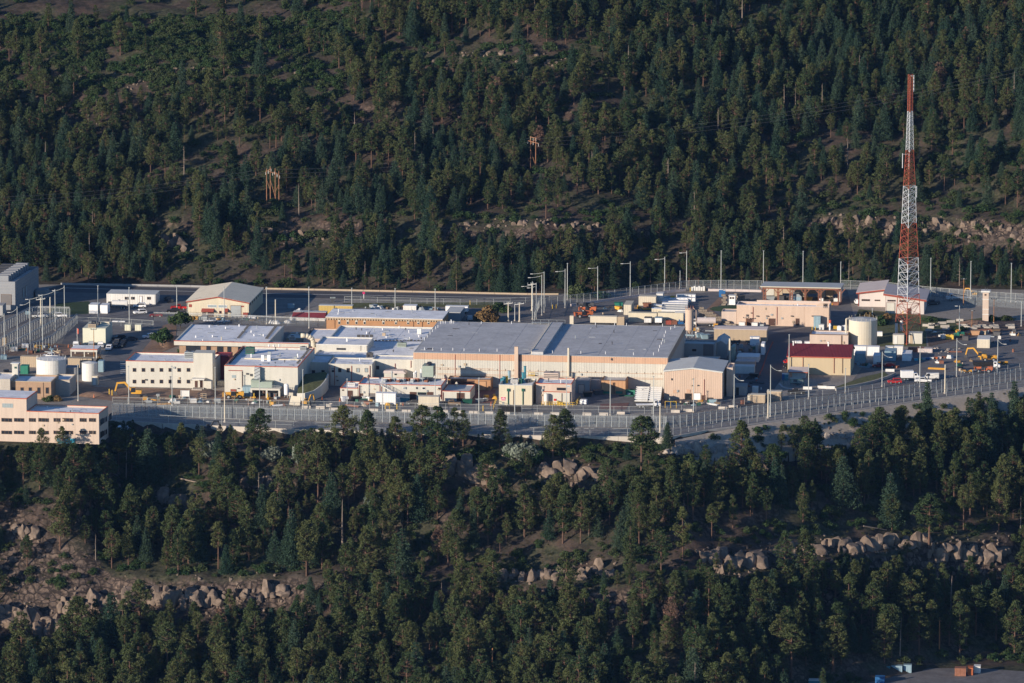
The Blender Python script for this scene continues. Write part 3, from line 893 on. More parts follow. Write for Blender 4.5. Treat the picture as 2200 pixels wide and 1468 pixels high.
scatter('scrub', [((x, y, z - .1), k, rnd.uniform(0, 6.28), rnd.randrange(4)) for x, y, z, k in SHR], SHRUBS, 'low oak scrub growing between the trees on the slopes', 'scrub')
gr = []
def gr_fn(x, y):
    t = y - footY(x); s = rimY(x) - y
    if not (1 < s < 130 or 2 < t < 240): return
    if officeflat(x, y) > .05: return
    z = ht(x, y); px, py = P(x, y, z)
    if py < -60 or py > 1540 or px < -60 or px > 2260: return
    if s > 0 and px > 1835 and py > 1425: return
    if rnd.random() < .55 + noise.noise(Vector((x * .06, y * .06, 0))): gr.append((x, y, z, rnd.uniform(.22, .5)))
place((-215, 215), (-345, -60), 3.0, gr_fn); place((-225, 225), (90, 345), 3.2, gr_fn)
scatter('rubble', [((v.x, v.y, ht(v.x, v.y)), k, rnd.uniform(0, 6.28), rnd.randrange(5)) for v, k in RUB], ROCKS, 'broken stones lying round the rock ledges', 'rubble')
GRM = [remat(SHRUBS[i], 'bunch') if False else SHRUBS[i] for i in range(4)]
MT['bunch'] = leafmat('bunch', (0.085, 0.08, 0.045), (0.045, 0.05, 0.025))
scatter('bunch_grass', [((x, y, z - .05), k, rnd.uniform(0, 6.28), rnd.randrange(2)) for x, y, z, k in gr], [remat(SHRUBS[0], 'bunch'), remat(SHRUBS[1], 'bunch')], 'dry bunch grass and low brush on the open slope', 'grass')
# ------------------------------------------------------------------ building frame
GRID = math.radians(-7.0)      # the whole compound is laid out on one grid
class Bld:
    """front-left and front-right foot given by the photo's pixels on the ground; heights from the front wall's plane"""
    def __init__(s, name, label, cat, L, R, top=None, back=None, depth=None, h=None, z0=0.0, group=None, rot=None):
        a = G(*L, z0); b = G(*R, z0)
        s.o = a; s.z0 = z0
        s.u = (b - a); s.u.z = 0; s.w = s.u.length; s.u.normalize()
        if rot is None: rot = GRID
        if rot is not None:
            s.u = Vector((math.cos(rot), math.sin(rot), 0))
            # keep the right end on its pixel column
            d = ray(*R); d = Vector((d.x, d.y, 0)); q = Vector((CAMP.x, CAMP.y, 0)); c = Vector((a.x, a.y, 0)) - q
            det = s.u.x * -d.y + d.x * s.u.y
            s.w = (-d.y * -c.x + d.x * -c.y) / det if abs(det) > 1e-9 else s.w
            s.w = abs(s.w)
        s.v = Vector((-s.u.y, s.u.x, 0))
        s.h = h if h is not None else s.lz(L[0], top)
        if back is not None:
            p = G(back[0], back[1], z0 + s.h); s.d = (p - a).dot(s.v)
        else: s.d = depth
        s.e = empty(name, label, cat, tuple(a), math.atan2(s.u.y, s.u.x), group)
    def hit(s, px, py, off=0.0):
        d = ray(px, py); n = s.v; t = (s.o + s.v * off - CAMP).dot(n) / d.dot(n); return CAMP + d * t
    def lz(s, px, py, off=0.0): return (s.hit(px, py, off) - s.o).z
    def lx(s, px, py, off=0.0): return (s.hit(px, py, off) - s.o).dot(s.u)
    def rect(s, x0, y0, x1, y1, off=0.0):
        return s.lx(x0, (y0 + y1) / 2, off), s.lx(x1, (y0 + y1) / 2, off), s.lz((x0 + x1) / 2, y1, off), s.lz((x0 + x1) / 2, y0, off)
    def top(s, px, py, z=None):
        p = G(px, py, s.z0 + (s.h if z is None else z)) - s.o
        return p.dot(s.u), p.dot(s.v)
    def side(s, px, py):                       # on the right-hand wall plane
        d = ray(px, py); q = s.o + s.u * s.w; t = (q - CAMP).dot(s.u) / d.dot(s.u); p = CAMP + d * t - s.o
        return p.dot(s.v), p.z
    def part(s, name, mb, m, parent=None): return mb.build(name, m, parent or s.e)
    def flat(s, wall='cream_wall', roof='white_roof', trim=None, par=.5, th=.3, x0=0, x1=None, y0=0, y1=None, h=None):
        x1 = s.w if x1 is None else x1; y1 = s.d if y1 is None else y1; h = h or s.h
        b = MB()
        b.box(x0, x1, y0, y0 + th, 0, h); b.box(x0, x1, y1 - th, y1, 0, h)
        b.box(x0, x0 + th, y0 + th, y1 - th, 0, h); b.box(x1 - th, x1, y0 + th, y1 - th, 0, h)
        wl = s.part('wall', b, wall)
        r = MB().box(x0 + th, x1 - th, y0 + th, y1 - th, h - par - .25, h - par)
        s.part('roof', r, roof)
        if trim:
            t = MB(); e = .05
            t.box(x0 - e, x1 + e, y0 - e, y0 + th, h, h + .22); t.box(x0 - e, x1 + e, y1 - th, y1 + e, h, h + .12)
            t.box(x0 - e, x0 + th, y0 + th, y1 - th, h, h + .15); t.box(x1 - th, x1 + e, y0 + th, y1 - th, h, h + .15)
            s.part('coping', t, trim)
        return wl
    def gable(s, wall, roof, trim, rise, over=.4, ridge='depth', rx=.5, rib=False):
        w, d, h = s.w, s.d, s.h
        if ridge == 'depth':
            m = w * rx
            s.part('wall', MB().prism([(0, 0), (w, 0), (w, h), (m, h + rise), (0, h)], 0, d), wall)
            L1 = math.hypot(m, rise); k = rise / m; k2 = rise / (w - m)
            a = MB().prism([(-over, h - over * k + .05), (m, h + rise + .05), (m, h + rise + .3), (-over, h - over * k + .3)], -over, d + over)
            b = MB().prism([(m + .003, h + rise + .05), (w + over, h - over * k2 + .05), (w + over, h - over * k2 + .3), (m + .003, h + rise + .3)], -over, d + over)
            s.part('roof', a, roof); s.part('roof', b, roof)
            if trim:
                t = MB()
                t.prism([(-over, h - over * k - .15), (m, h + rise - .1), (m, h + rise + .28), (-over, h - over * k + .28)], -over - .1, -over - .003)
                t.prism([(m, h + rise - .1), (w + over, h - over * k2 - .15), (w + over, h - over * k2 + .28), (m, h + rise + .28)], -over - .1, -over - .003)
                s.part('barge_board', t, trim)
        else:
            m = d * rx
            s.part('wall', MB().xprism([(0, 0), (d, 0), (d, h), (m, h + rise), (0, h)], 0, w), wall)
            k = rise / m; k2 = rise / (d - m)
            s.part('roof', MB().xprism([(-over, h - over * k + .05), (m, h + rise + .05), (m, h + rise + .3), (-over, h - over * k + .3)], -over, w + over), roof)
            s.part('roof', MB().xprism([(m + .003, h + rise + .05), (d + over, h - over * k2 + .05), (d + over, h - over * k2 + .3), (m + .003, h + rise + .3)], -over, w + over), roof)
            if trim: s.part('gutter', MB().box(-over, w + over, -over - .15, -over - .003, h - over * k - .05, h - over * k + .25), trim)
    def window(s, x0, y0, x1, y1, glass='glass', frame='frame_brown', mull=0):
        a, b, c, d = s.rect(x0, y0, x1, y1)
        if d - c < .3 or b - a < .2: return
        f = MB(); t = .09
        f.box(a, b, -.10, -.004, c, c + t); f.box(a, b, -.10, -.004, d - t, d); f.box(a, a + t, -.10, -.004, c + t, d - t); f.box(b - t, b, -.10, -.004, c + t, d - t)
        for i in range(mull):
            m = lerp(a, b, (i + 1) / (mull + 1)); f.box(m - .05, m + .05, -.10, -.004, c + t, d - t)
        w = s.part('window', f, frame)
        MB().box(a + t, b - t, -.05, -.006, c + t, d - t).build('pane', glass, w)
        return w
    def swindow(s, x0, y0, x1, y1, glass='glass'):
        a, z1 = s.side(x0, y0); b, z0 = s.side(x1, y1)
        if a > b: a, b = b, a
        w = s.part('window', MB().box(s.w + .004, s.w + .1, a, b, z0, z1), 'frame_brown')
        MB().box(s.w + .102, s.w + .12, a + .1, b - .1, z0 + .1, z1 - .1).build('pane', glass, w)
    def door(s, x0, y0, x1, y1, m='brown_door', name='door', handle=True):
        a, b, c, d = s.rect(x0, y0, x1, y1); c = max(c, 0.0) if c < 1.2 else c
        w = s.part(name, MB().box(a, b, -.12, -.004, c, d), m)
        fr = MB(); fr.box(a - .12, a - .003, -.14, -.004, c, d + .12); fr.box(b + .003, b + .12, -.14, -.004, c, d + .12); fr.box(a - .003, b + .003, -.14, -.004, d + .003, d + .12)
        fr.build('frame', 'frame_brown', w)
        if handle: MB().box(b - .3, b - .15, -.2, -.125, c + .95, c + 1.1).build('handle', 'galvanised', w)
        return w
    def pipe(s, px, y0, y1, m='dark_grey', r=.1, name='downpipe', off=-.16):
        x = s.lx(px, (y0 + y1) / 2); return s.part(name, MB().cyl((x, off, max(0.02, s.lz(px, y1))), (x, off, s.lz(px, y0)), r, n=6), m)
    def unit(s, x0, y0, x1, y1, m='galvanised', name='rooftop_unit', dep=None, zt=None, base=None):
        """a box on the roof whose front face covers the given pixels"""
        zr = (s.h - .5) if base is None else base
        xa, ya = s.top(x0, y1, zr); xb, yb = s.top(x1, y1, zr)
        y = (ya + yb) / 2
        off = y
        H = s.lz((x0 + x1) / 2, y0, off) - zr
        dep = dep or max(.8, (xb - xa) * .7)
        b = MB().box(xa, xb, y, y + dep, zr, zr + H)
        o = s.part(name, b, m)
        if xb - xa > 1.6 and H > .8:
            g = MB()
            for i in range(3): g.box(xa + .15, xb - .15, y - .05, y - .004, zr + H * (.2 + .25 * i), zr + H * (.2 + .25 * i) + .12 * H)
            g.build('grille', 'dark_grey', o)
            MB().cyl((lerp(xa, xb, .5), y + dep / 2, zr + H), (lerp(xa, xb, .5), y + dep / 2, zr + H + .18), min(.6, (xb - xa) * .3), n=10).build('fan', 'dark_grey', o)
        return o
    def vent(s, px, py, h=.9, r=.3, m='white_paint', name='roof_vent'):
        x, y = s.top(px, py, s.h - .5)
        z = s.h - .5
        b = MB().cyl((x, y, z), (x, y, z + h * .7), r * .6, n=8).cyl((x, y, z + h * .7), (x, y, z + h), r, r * .35, n=8)
        return s.part(name, b, m)

# ------------------------------------------------------------------ 1 the big factory hall
K = Bld('factory_hall', 'huge grey-roofed factory hall with cream wall and orange upper band', 'factory', (888, 829), (1434, 838), top=757.5, back=(940.6, 690.5))
wl = K.flat('cream_wall', 'grey_roof', None, par=.06)
print('hall', K.w, K.d, K.h)
zb = K.lz(1100, 776) 
xs = [K.lx(p, 800) for p in (889, 912, 978, 1000, 1025, 1074, 1094, 1112, 1162, 1209, 1222, 1298, 1345, 1386, 1432.5)]
xs[0] = 0; xs[-1] = K.w
for i in range(len(xs) - 1):                    # cladding panels with open joints; ribs stand proud
    for z0, z1, mm in ((0.03, zb - .04, 'cream_wall'), (zb + .04, K.h - .05, 'orange_band')):
        b = MB(); a, c = xs[i] + .05, xs[i + 1] - .05
        b.box(a, c, -.10, -.004, z0, z1)
        n = int((c - a) / .9)
        for k in range(1, n + 1):
            x = a + (c - a) * k / (n + 1); b.box(x - .06, x + .06, -.15, -.102, z0, z1)
        K.part('wall_panel', b, mm)
# the right end wall
K.part('end_wall_panel', MB().box(K.w + .004, K.w + .1, 0, K.d, 0, zb - .04), 'pink_wall')
K.part('end_wall_panel', MB().box(K.w + .004, K.w + .1, 0, K.d, zb + .04, K.h - .05), 'orange_band')
K.part('coping', MB().box(-.1, K.w + .15, -.2, .2, K.h + .003, K.h + .12), 'metal_roof')
nst = 11
for i in range(nst):                            # roofing sheets with standing laps
    a = .35 + (K.w - .7) * i / nst; c = .35 + (K.w - .7) * (i + 1) / nst
    K.part('roof_sheet', MB().box(a + .04, c - .04, .35, K.d - .35, K.h - .055, K.h - .03 + .02 * (i % 2)), 'grey_roof')
# raised walkway strip over the roof
xa, ya = K.top(1160, 752, K.h); xb, yb = K.top(1201, 696, K.h)
mon = K.part('roof_monitor', MB().box(xa - 1.7, xa + 2.1, 1.2, K.d - 2.2, K.h - .3, K.h + .9), 'grey_roof')
MB().box(xa - 1.9, xa - 1.72, 1.2, K.d - 2.2, K.h - .3, K.h + 1.0).build('edge_strip', 'tan_roof', mon)
xc, yc = K.top(1143, 697, K.h)
g = MB()
for i in range(12): g.box(xc - .2 + i * .95, xc + .7 + i * .95, K.d - 2.0, K.d - .6, K.h + .5, K.h + .58)
for i in range(5):
    for yy in (K.d - 2.0, K.d - .7): g.box(xc + i * 2.8, xc + i * 2.8 + .08, yy, yy + .08, K.h - .3, K.h + .5)
    g.box(xc + i * 2.8, xc + i * 2.8 + .08, K.d - 1.0, K.d - .92, K.h + .58, K.h + 1.5)
g.box(xc, xc + 11.3, K.d - 1.0, K.d - .92, K.h + 1.45, K.h + 1.52)
K.part('pipe_rack', g, 'galvanised')
for px, py in [(912, 754), (930, 755), (948, 755), (973, 755), (997, 756), (1030, 757), (1068, 757), (1187, 761), (1248, 762), (1301, 763), (1361, 765), (1404, 765), (1415, 757), (1417, 749), (1421, 742), (1424, 735), (1427, 726), (1430, 718), (1441, 710), (1450, 706),
               (912, 733), (918, 727), (924, 720), (929, 715), (936, 709), (941, 706), (947, 698), (952, 697), (957, 697), (967, 697), (971, 697), (975, 697), (1034, 698), (1099, 698), (1280, 699), (1321, 700), (1347, 700), (1424, 702)]:
    x, y = K.top(px, py, K.h - .3); y = min(max(y, .6), K.d - .6)
    K.part('vent_pipe', MB().cyl((x, y, K.h - .3), (x, y, K.h + .9), .09, n=6).box(x - .45, x + .45, y - .08, y + .08, K.h - .3, K.h - .18), 'white_paint')
a, b, c, d = K.rect(1106, 744, 1114, 830)
K.part('chimney', MB().box(a, b, -1.35, -.16, 0, K.lz(1110, 744)), 'peach_wall')
K.pipe(1222, 747, 808, 'cream_metal', .38, 'exhaust_pipe', -.6)
for px in (978, 1074, 1112 + 5): K.pipe(px, 762, 820, 'maroon_trim', .1)
for y_, z_ in ((794.5, 0), (797.5, 0), (807, 0), (809.5, 0)):      # long pipe runs
    z = K.lz(1150, y_); x0_, x1_ = (K.lx(938, 800), K.lx(1060, 800)) if y_ in (794.5,) else (K.lx(940, 800), K.lx(1424, 800))
    K.part('pipe_run', MB().cyl((x0_, -.3, z), (x1_, -.3, z), .06, n=5), 'orange_band')
for i in range(28):
    x = lerp(K.lx(945, 800), K.lx(1420, 800), i / 27)
    K.part('pipe_bracket', MB().box(x - .03, x + .03, -.34, -.16, K.lz(1150, 798.5), K.lz(1150, 794.5)), 'tan_wall')
a, b, c, d = K.rect(1136, 793, 1150, 806)
K.part('service_balcony', MB().box(a, b, -1.2, -.2, c, c + .2).box(a, b, -1.2, -1.1, c + .9, c + 1.05).box(a, a + .08, -1.2, -1.1, c, c + 1.05).box(b - .08, b, -1.2, -1.1, c, c + 1.05), 'safety_yellow')

# ------------------------------------------------------------------ 2 hangar
Hh = Bld('hangar', 'tall peach ribbed hangar with shallow grey gable roof', 'hangar', (1427, 858), (1551, 865), top=797.5, depth=22)
Hh.d = 20.5
Hh.gable('peach_wall', 'metal_roof', 'metal_roof', 1.1, .3)
n = 26
rb = MB()
for i in range(n + 1):
    x = Hh.w * i / n; m_ = Hh.w * .5
    zt = Hh.h + 1.1 * (1 - abs(x - m_) / m_) - .35
    rb.box(x - .05, x + .05, -.06, -.003, 0, zt)
o = Hh.part('cladding_rib', rb, 'peach_wall'); o['kind'] = 'stuff'
Hh.door(1472, 846, 1485.5, 863, 'black_paint'); Hh.door(1491, 845, 1505, 864.5, 'white_paint', 'roller_door', False); Hh.door(1508, 850, 1514.5, 865, 'brown_door')
for x0, y0 in ((1447, 838), (1475, 837)):
    a, b, c, d = Hh.rect(x0, y0, x0 + 8, y0 + 7); Hh.part('vent_grille', MB().box(a, b, -.14, -.062, c, d), 'orange_band')
Hh.pipe(1513, 815, 850, 'maroon_trim', .08); 
a, b, c, d = Hh.rect(1500, 862, 1512, 873)
Hh.part('ramp', MB().prism([(a, 0), (b, 0), (b, .12), (a, .12)], -3.2, -.2), 'machine_yellow')
Hx = Bld('stair_block', 'narrow shaded peach block against the right side of the hangar', 'building', (1561, 852), (1574, 852), top=790, depth=9)
Hx.flat('pink_wall', 'grey_roof', None)
Pp = Bld('flue', 'tall slim cream flue standing behind the hangar', 'chimney', (1565.5, 790), (1569.5, 790), top=728, depth=.8)
Pp.part('pipe', MB().cyl((Pp.w / 2, .4, 0), (Pp.w / 2, .4, Pp.h), .32, n=10), 'cream_metal')
Pp.part('base', MB().box(-.3, Pp.w + .3, -.3, 1.1, 0, 1.2), 'concrete')

# white and grey blocks between hall and hangar
q = Bld('annex', 'small peach annex box against the right end of the factory hall', 'annex', (1440, 772), (1474, 773), top=755, back=(1443, 746.5)); q.flat('pink_wall', 'metal_roof', 'metal_roof', .3)
q = Bld('annex', 'smallest upper peach annex behind the hall corner', 'annex', (1453, 752), (1471.5, 752), top=735, back=(1457, 729)); q.flat('pink_wall', 'metal_roof', 'metal_roof', .3)
q = Bld('workshop', 'low shaded grey workshop behind the hangar', 'workshop', (1466, 776), (1536, 778), top=738, back=(1478, 730)); q.flat('grey_wall', 'metal_roof', None)
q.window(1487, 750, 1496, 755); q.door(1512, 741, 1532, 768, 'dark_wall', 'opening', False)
q = Bld('workshop', 'grey gabled workshop end with pale wall behind the hangar', 'workshop', (1536, 770), (1560, 766), top=740, depth=14); q.gable('grey_wall', 'metal_roof', None, 1.2, .2)
q = Bld('lean_to', 'low peach lean-to roof in front of the grey workshop', 'annex', (1476, 790), (1543, 791), top=772, depth=7); q.flat('pink_wall', 'metal_roof', None, .2)

# ------------------------------------------------------------------ 3 utility buildings along the front
J = Bld('utility_building', 'long low cream utility building with red roof edge and outside stair', 'utility building', (770, 858), (949, 862), top=825.5, back=(786, 811))
J.flat('cream_wall', 'white_roof', 'red_trim', .35)
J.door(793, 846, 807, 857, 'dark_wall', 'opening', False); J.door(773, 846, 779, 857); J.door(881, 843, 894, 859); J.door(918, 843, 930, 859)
for x0, y0, x1, y1, m in ((866, 832, 873, 837, 'white_paint'), (907, 832, 914, 837, 'white_paint'), (941, 833, 947, 837, 'frame_brown'), (897, 843, 916, 849, 'dark_green')):
    J.window(x0, y0, x1, y1, 'glass', m)
for px in (772, 949 - 1, 816, 820): J.pipe(px, 828, 858, 'maroon_trim', .1)
J.vent(792, 819, 2.2, .5, 'dark_grey', 'chimney'); J.vent(842, 812, 2.4, .4, 'galvanised'); J.vent(890, 812, 2.0, .4); J.vent(894, 811, 2.3, .4)
for i in range(10):
    x, y = J.top(826 + i * 10, 821 - (i % 3), J.h - .3)
    J.part('pipework', MB().box(x - .8, x + .9, y, y + .15, J.h - .35, J.h + .25 + .3 * (i % 3)).box(x + .3, x + .45, y - .8, y + 1, J.h - .35, J.h + .6), 'rust' if i % 2 else 'galvanised')
# stairs
st_ = empty('outside_stair', 'long straight cream metal stair descending the utility building front', 'stair', tuple(J.o + J.u * J.lx(817, 822, -1.2) - J.v * 1.3), J.e.rotation_euler.z)
sl = J.lx(880, 860, -1.2) - J.lx(817, 822, -1.2); sh = J.h + .2
for yy in (-.45, .45): MB().bar((0, yy, sh), (sl, yy, .1), .12, .3).build('stringer', 'dirty_white', st_)
for i in range(16):
    f = (i + .5) / 16; MB().box(sl * f - .18, sl * f + .18, -.4, .4, sh * (1 - f) - .05, sh * (1 - f) + .02).build('step', 'galvanised', st_)
for yy in (-.47, .47):
    r_ = MB().bar((0, yy, sh + 1), (sl, yy, 1.1), .07); r_.bar((0, yy, sh + .5), (sl, yy, .6), .05)
    for i in range(9): f = i / 8; r_.bar((sl * f, yy, sh * (1 - f)), (sl * f, yy, sh * (1 - f) + 1), .06)
    r_.build('handrail', 'dirty_white', st_)
MB().box(-1.6, 0, -.6, .6, sh - .1, sh).build('landing', 'galvanised', st_)
for xx in (-1.5, -.1): MB().box(xx, xx + .12, -.55, -.43, 0, sh - .12).build('post', 'dirty_white', st_)
J0 = Bld('utility_building', 'small low cream shed with white roof left of the utility building', 'utility building', (731, 856), (768.5, 857), top=834.5, back=(740, 820)); J0.flat('cream_wall', 'white_roof', 'red_trim', .3)
J0.door(746, 840, 757, 856); J0.window(735, 837, 739, 840); J0.unit(747, 823, 762, 830, 'white_paint', base=J0.h - .3)
J2 = Bld('utility_building', 'low cream utility building with grey roof and single stubby chimney', 'utility building', (950.5, 862), (1010, 863), top=841, back=(962, 826)); J2.flat('cream_wall', 'metal_roof', 'red_trim', .2)
J2.door(982, 845, 997, 862); J2.vent(981, 833, 1.9, .55, 'cream_metal', 'chimney'); J2.pipe(952, 843, 861, 'maroon_trim')
# cooling tower on the roof
ct = empty('cooling_tower', 'big green-grey louvred cooling tower on the utility building roof', 'cooling tower', tuple(J.o + J.u * J.top(907, 817, J.h)[0] + J.v * J.top(907, 817, J.h)[1] + Vector((0, 0, J.h - .3))), J.e.rotation_euler.z)
cw = J.lx(931, 800, 4) - J.lx(907, 800, 4); chh = 5.1
MB().box(0, cw, 0, 5.4, 1.4, chh).build('casing', 'green_metal', ct)
for i in range(4): MB().box(cw + .004, cw + .08, .3 + i * 1.3, 1.4 + i * 1.3, 1.6, chh - .2).build('louvre_panel', 'tan_wall', ct)
MB().box(.1, cw * .48, -.08, -.004, .15, 1.35).box(cw * .52, cw - .1, -.08, -.004, .15, 1.35).build('intake', 'glass', ct)
f_ = MB()
for x_ in (0.0, cw * .5 - .06, cw - .12):
    for y_ in (0.0, 5.28): f_.box(x_, x_ + .12, y_, y_ + .12, -.1, 1.4)
f_.box(0, cw, 0, 5.4, -.0, .12); f_.build('frame', 'galvanised', ct)
for i in range(4): MB().cyl((cw * .5, .75 + i * 1.3, chh), (cw * .5, .75 + i * 1.3, chh + .55), .8, .7, n=12).build('fan', 'dark_grey', ct)
MB().cyl((-.4, .6, -.2), (-.4, .6, chh * .8), .25, n=8).build('riser_pipe', 'white_paint', ct)
MB().box(-.9, -.5, 0, 1, -.2, 2.6).build('filter', 'galvanised', ct)

# cream plant box with teal gear on top
M_ = Bld('plant_box', 'tall plain cream plant box with teal machinery on its roof', 'plant building', (1072, 870), (1143, 870.5), top=827.5, back=(1083, 813))
M_.flat('yellow_cream_wall', 'white_roof', 'metal_roof', 1.0)
for px in (1092, 1123.5): M_.pipe(px, 836, 870, 'dark_green', .16); M_.part('pipe_hood', MB().box(M_.lx(px, 838) - .4, M_.lx(px, 838) + .4, -.5, -.2, M_.lz(px, 838) - .4, M_.lz(px, 838) + .5), 'dark_green')
M_.pipe(1103, 838, 870, 'frame_brown', .07)
sg = M_.rect(1076.5, 853.5, 1086, 861)
s_ = M_.part('notice_board', MB().box(sg[0], sg[1], -.08, -.004, sg[2], sg[3]), 'dirty_white')
hh_ = sg[3] - sg[2]
for (fa, fb, za, zc) in ((.0, .28, .55, 1.0), (.28, .42, .75, 1.0), (.58, .72, .75, 1.0), (.72, 1.0, .55, 1.0), (.42, .58, .55, .8), (.05, .95, .08, .38)):
    MB().box(lerp(sg[0], sg[1], fa), lerp(sg[0], sg[1], fb), -.1, -.082, sg[2] + hh_ * za, sg[2] + hh_ * zc).build('printed_block', 'magenta', s_)
M_.window(1079, 864, 1083, 870, 'galvanised', 'galvanised')
for (px, py, r, h, m) in ((1083, 824, .5, 2.2, 'teal'), (1094, 818, .5, 3.2, 'light_blue'), (1124, 823, .45, 3.4, 'teal'), (1128, 817, .4, 4.6, 'teal'), (1089, 823, .4, 2.2, 'safety_yellow')):
    x, y = M_.top(px, py, M_.h - 1); M_.part('stack', MB().cyl((x, y, M_.h - 1), (x, y, M_.h - 1 + h), r, n=10).cyl((x, y, M_.h - 1 + h), (x, y, M_.h - .9 + h), r * 1.25, n=10), m)
for (x0, y0, x1, y1, m) in ((1075, 814, 1082, 825, 'teal'), (1097, 816, 1112, 826, 'dirty_white'), (1114, 815, 1121, 825, 'dark_green'), (1130, 816, 1136, 823, 'dark_grey')):
    M_.unit(x0, y0, x1, y1, m, 'machinery', base=M_.h - 1.0, dep=2)
sk = Bld('low_screen', 'low black screen panel at the foot of the cream plant box', 'screen', (1069, 885), (1119, 885), top=872.5, depth=.4)
for i in range(6): sk.part('panel', MB().box(sk.w * i / 6 + .03, sk.w * (i + 1) / 6 - .03, 0, .15, 0, sk.h), 'black_paint')

N_ = Bld('plant_building', 'wide low plant building with white roof and red edge beside the cream box', 'plant building', (1151.5, 868), (1228, 869), top=824.5, back=(1160, 812.5))
N_.flat('pink_wall', 'white_roof', 'red_trim', .3)
N_.unit(1167.5, 802, 1200, 815.5, 'pink_wall', 'penthouse', dep=4, base=N_.h - .3)
N_.window(1218, 828, 1224, 832, 'pale_glass', 'white_paint'); N_.window(1196, 833, 1216, 839)
N1 = Bld('plant_annex', 'low cream annex box behind the yellow railing', 'annex', (1168, 869), (1224, 870), top=842.5, depth=4.5); N1.flat('cream_wall', 'grey_roof', 'red_trim', .2)
N1.pipe(1207, 845, 866, 'frame_brown', .09); a, b, c, d = N1.rect(1190, 857, 1195, 861); N1.part('fire_hose_box', MB().box(a, b, -.25, -.004, c, d), 'red_paint')
N1.part('tank', MB().cyl((1.0, -1.1, 0), (1.0, -1.1, 3.6), .75, n=12).cyl((1.0, -1.1, 3.6), (1.0, -1.1, 3.9), .75, .3, n=12), 'dirty_white')
N1.part('stair', MB().prism([(4.6, 0), (8.0, 0), (4.6, 1.5)], -1.6, -.3), 'safety_yellow')

def railing(name, label, A, B, h=1.1, m='safety_yellow', n=10, mid=True, grp=None):
    a = G(*A); b = G(*B); L_ = (b - a).length
    e = empty(name, label, 'railing', tuple(a), math.atan2(b.y - a.y, b.x - a.x), grp)
    for i in range(n + 1): MB().box(L_ * i / n - .06, L_ * i / n + .06, -.06, .06, 0, h).build('post', m, e)
    MB().box(0, L_, -.05, .05, h, h + .1).build('rail', m, e)
    if mid: MB().box(0, L_, -.05, .05, h * .45, h * .45 + .12).build('rail', m, e)
    return e
railing('railing', 'long yellow guard railing in front of the low plant annex', (1164, 872), (1236, 874), 1.3, n=13)
e = railing('ramp_railing', 'steep yellow ramp railing rising right of the plant annex', (1236, 874), (1246, 862), 1.6, n=4); 
e = railing('ramp_railing', 'yellow ramp railing left of the cream plant box', (1060, 880), (1066, 862), 1.6, n=4)
railing('goalpost_barrier', 'square yellow pipe barrier left of the hangar doors', (1429, 877), (1453, 878), 2.2, n=2, mid=False)

# brown docks against the hall
O_ = Bld('loading_dock', 'orange-brown panelled loading dock against the factory hall', 'loading dock', (1292, 847.5), (1344, 848.5), top=818, depth=9); O_.flat('plywood', 'grey_roof', 'frame_brown', .2)
O_.door(1296, 841, 1310, 846, 'emerald', 'dock_bumper', False); O_.door(1323, 841, 1337, 846, 'emerald', 'dock_bumper', False); O_.pipe(1317, 822, 846, 'frame_brown', .15); O_.pipe(1320, 822, 846, 'frame_brown', .15)
for i in range(7): O_.part('wall_panel', MB().box(O_.w * i / 7 + .05, O_.w * (i + 1) / 7 - .05, -.06, -.003, 1.2, O_.h - .1), 'plywood') if i not in (3,) else None
O1 = Bld('loading_bay', 'shaded grey loading bay between plant building and brown dock', 'loading bay', (1236, 845), (1267, 846), top=817, depth=8); O1.flat('grey_wall', 'grey_roof', None, .2); O1.door(1243, 827, 1255, 845, 'pink_wall')
O2 = Bld('loading_bay', 'recessed shaded bay immediately left of the brown dock', 'loading bay', (1268, 842), (1291, 842.5), top=817, depth=6); O2.flat('grey_wall', 'grey_roof', None, .2)
O3 = Bld('dock_shelter', 'dark brown roofed dock shelter behind the low utility buildings', 'shelter', (962, 838), (1054, 839), top=815, depth=6); O3.flat('brown_brick', 'grey_roof', 'frame_brown', .2)
O3.door(1028, 820, 1044, 838, 'plywood', 'opening', False); O3.door(970, 818, 1018, 830, 'brown_door', 'opening', False)

# ------------------------------------------------------------------ 4 white-roofed production complex left of the hall
E1 = Bld('production_block', 'two-storey cream block with broad white roof left of the hall', 'production building', (706, 829), (799.5, 829), top=781.5, back=(728, 768))
E1.flat('cream_wall', 'white_roof', None, .4)
for x0 in (712.5, 726.5, 744.5, 765.5, 783.5): E1.window(x0, 791, x0 + 7, 800, 'pale_glass' if x0 > 760 else 'glass')
for px in (709, 719, 755.5, 795): E1.pipe(px, 786, 828, 'maroon_trim')
E2 = Bld('production_block', 'cream block with two windows behind the curved wall', 'production building', (650, 820), (705, 836), top=778, back=(672, 762)); E2.flat('cream_wall', 'white_roof', None, .4)
for x0 in (670, 690.5): E2.window(x0, 795.5, x0 + 7, 804)
E3 = Bld('production_block', 'recessed cream block joined to the hall behind the utility roof', 'production building', (800.5, 822), (906, 824), top=771.5, depth=8); E3.flat('cream_wall', 'white_roof', None, .4)
E3.window(808, 786, 815, 794); E3.pipe(849, 781, 800, 'maroon_trim'); E3.pipe(895, 767, 806, 'maroon_trim', .12); E3.pipe(883, 775, 790, 'maroon_trim')
E3.part('canopy', MB().prism([(E3.lx(826, 795) - .3, 0), (E3.lx(874, 795) + .3, 0), (E3.lx(870, 795), .9), (E3.lx(829, 795), .9)], -4.2, -.2), 'pinkgrey_roof').location = (0, 0, E3.lz(850, 798))
E3.part('porch_wall', MB().box(E3.lx(828, 800), E3.lx(872, 800), -4.0, -.2, 0, E3.lz(850, 798)), 'cream_wall')
a, b = E3.lx(851, 800), E3.lx(856, 800)
E3.part('window', MB().box(a, b, -4.1, -4.003, E3.lz(850, 806, -4), E3.lz(850, 800, -4)), 'glass')
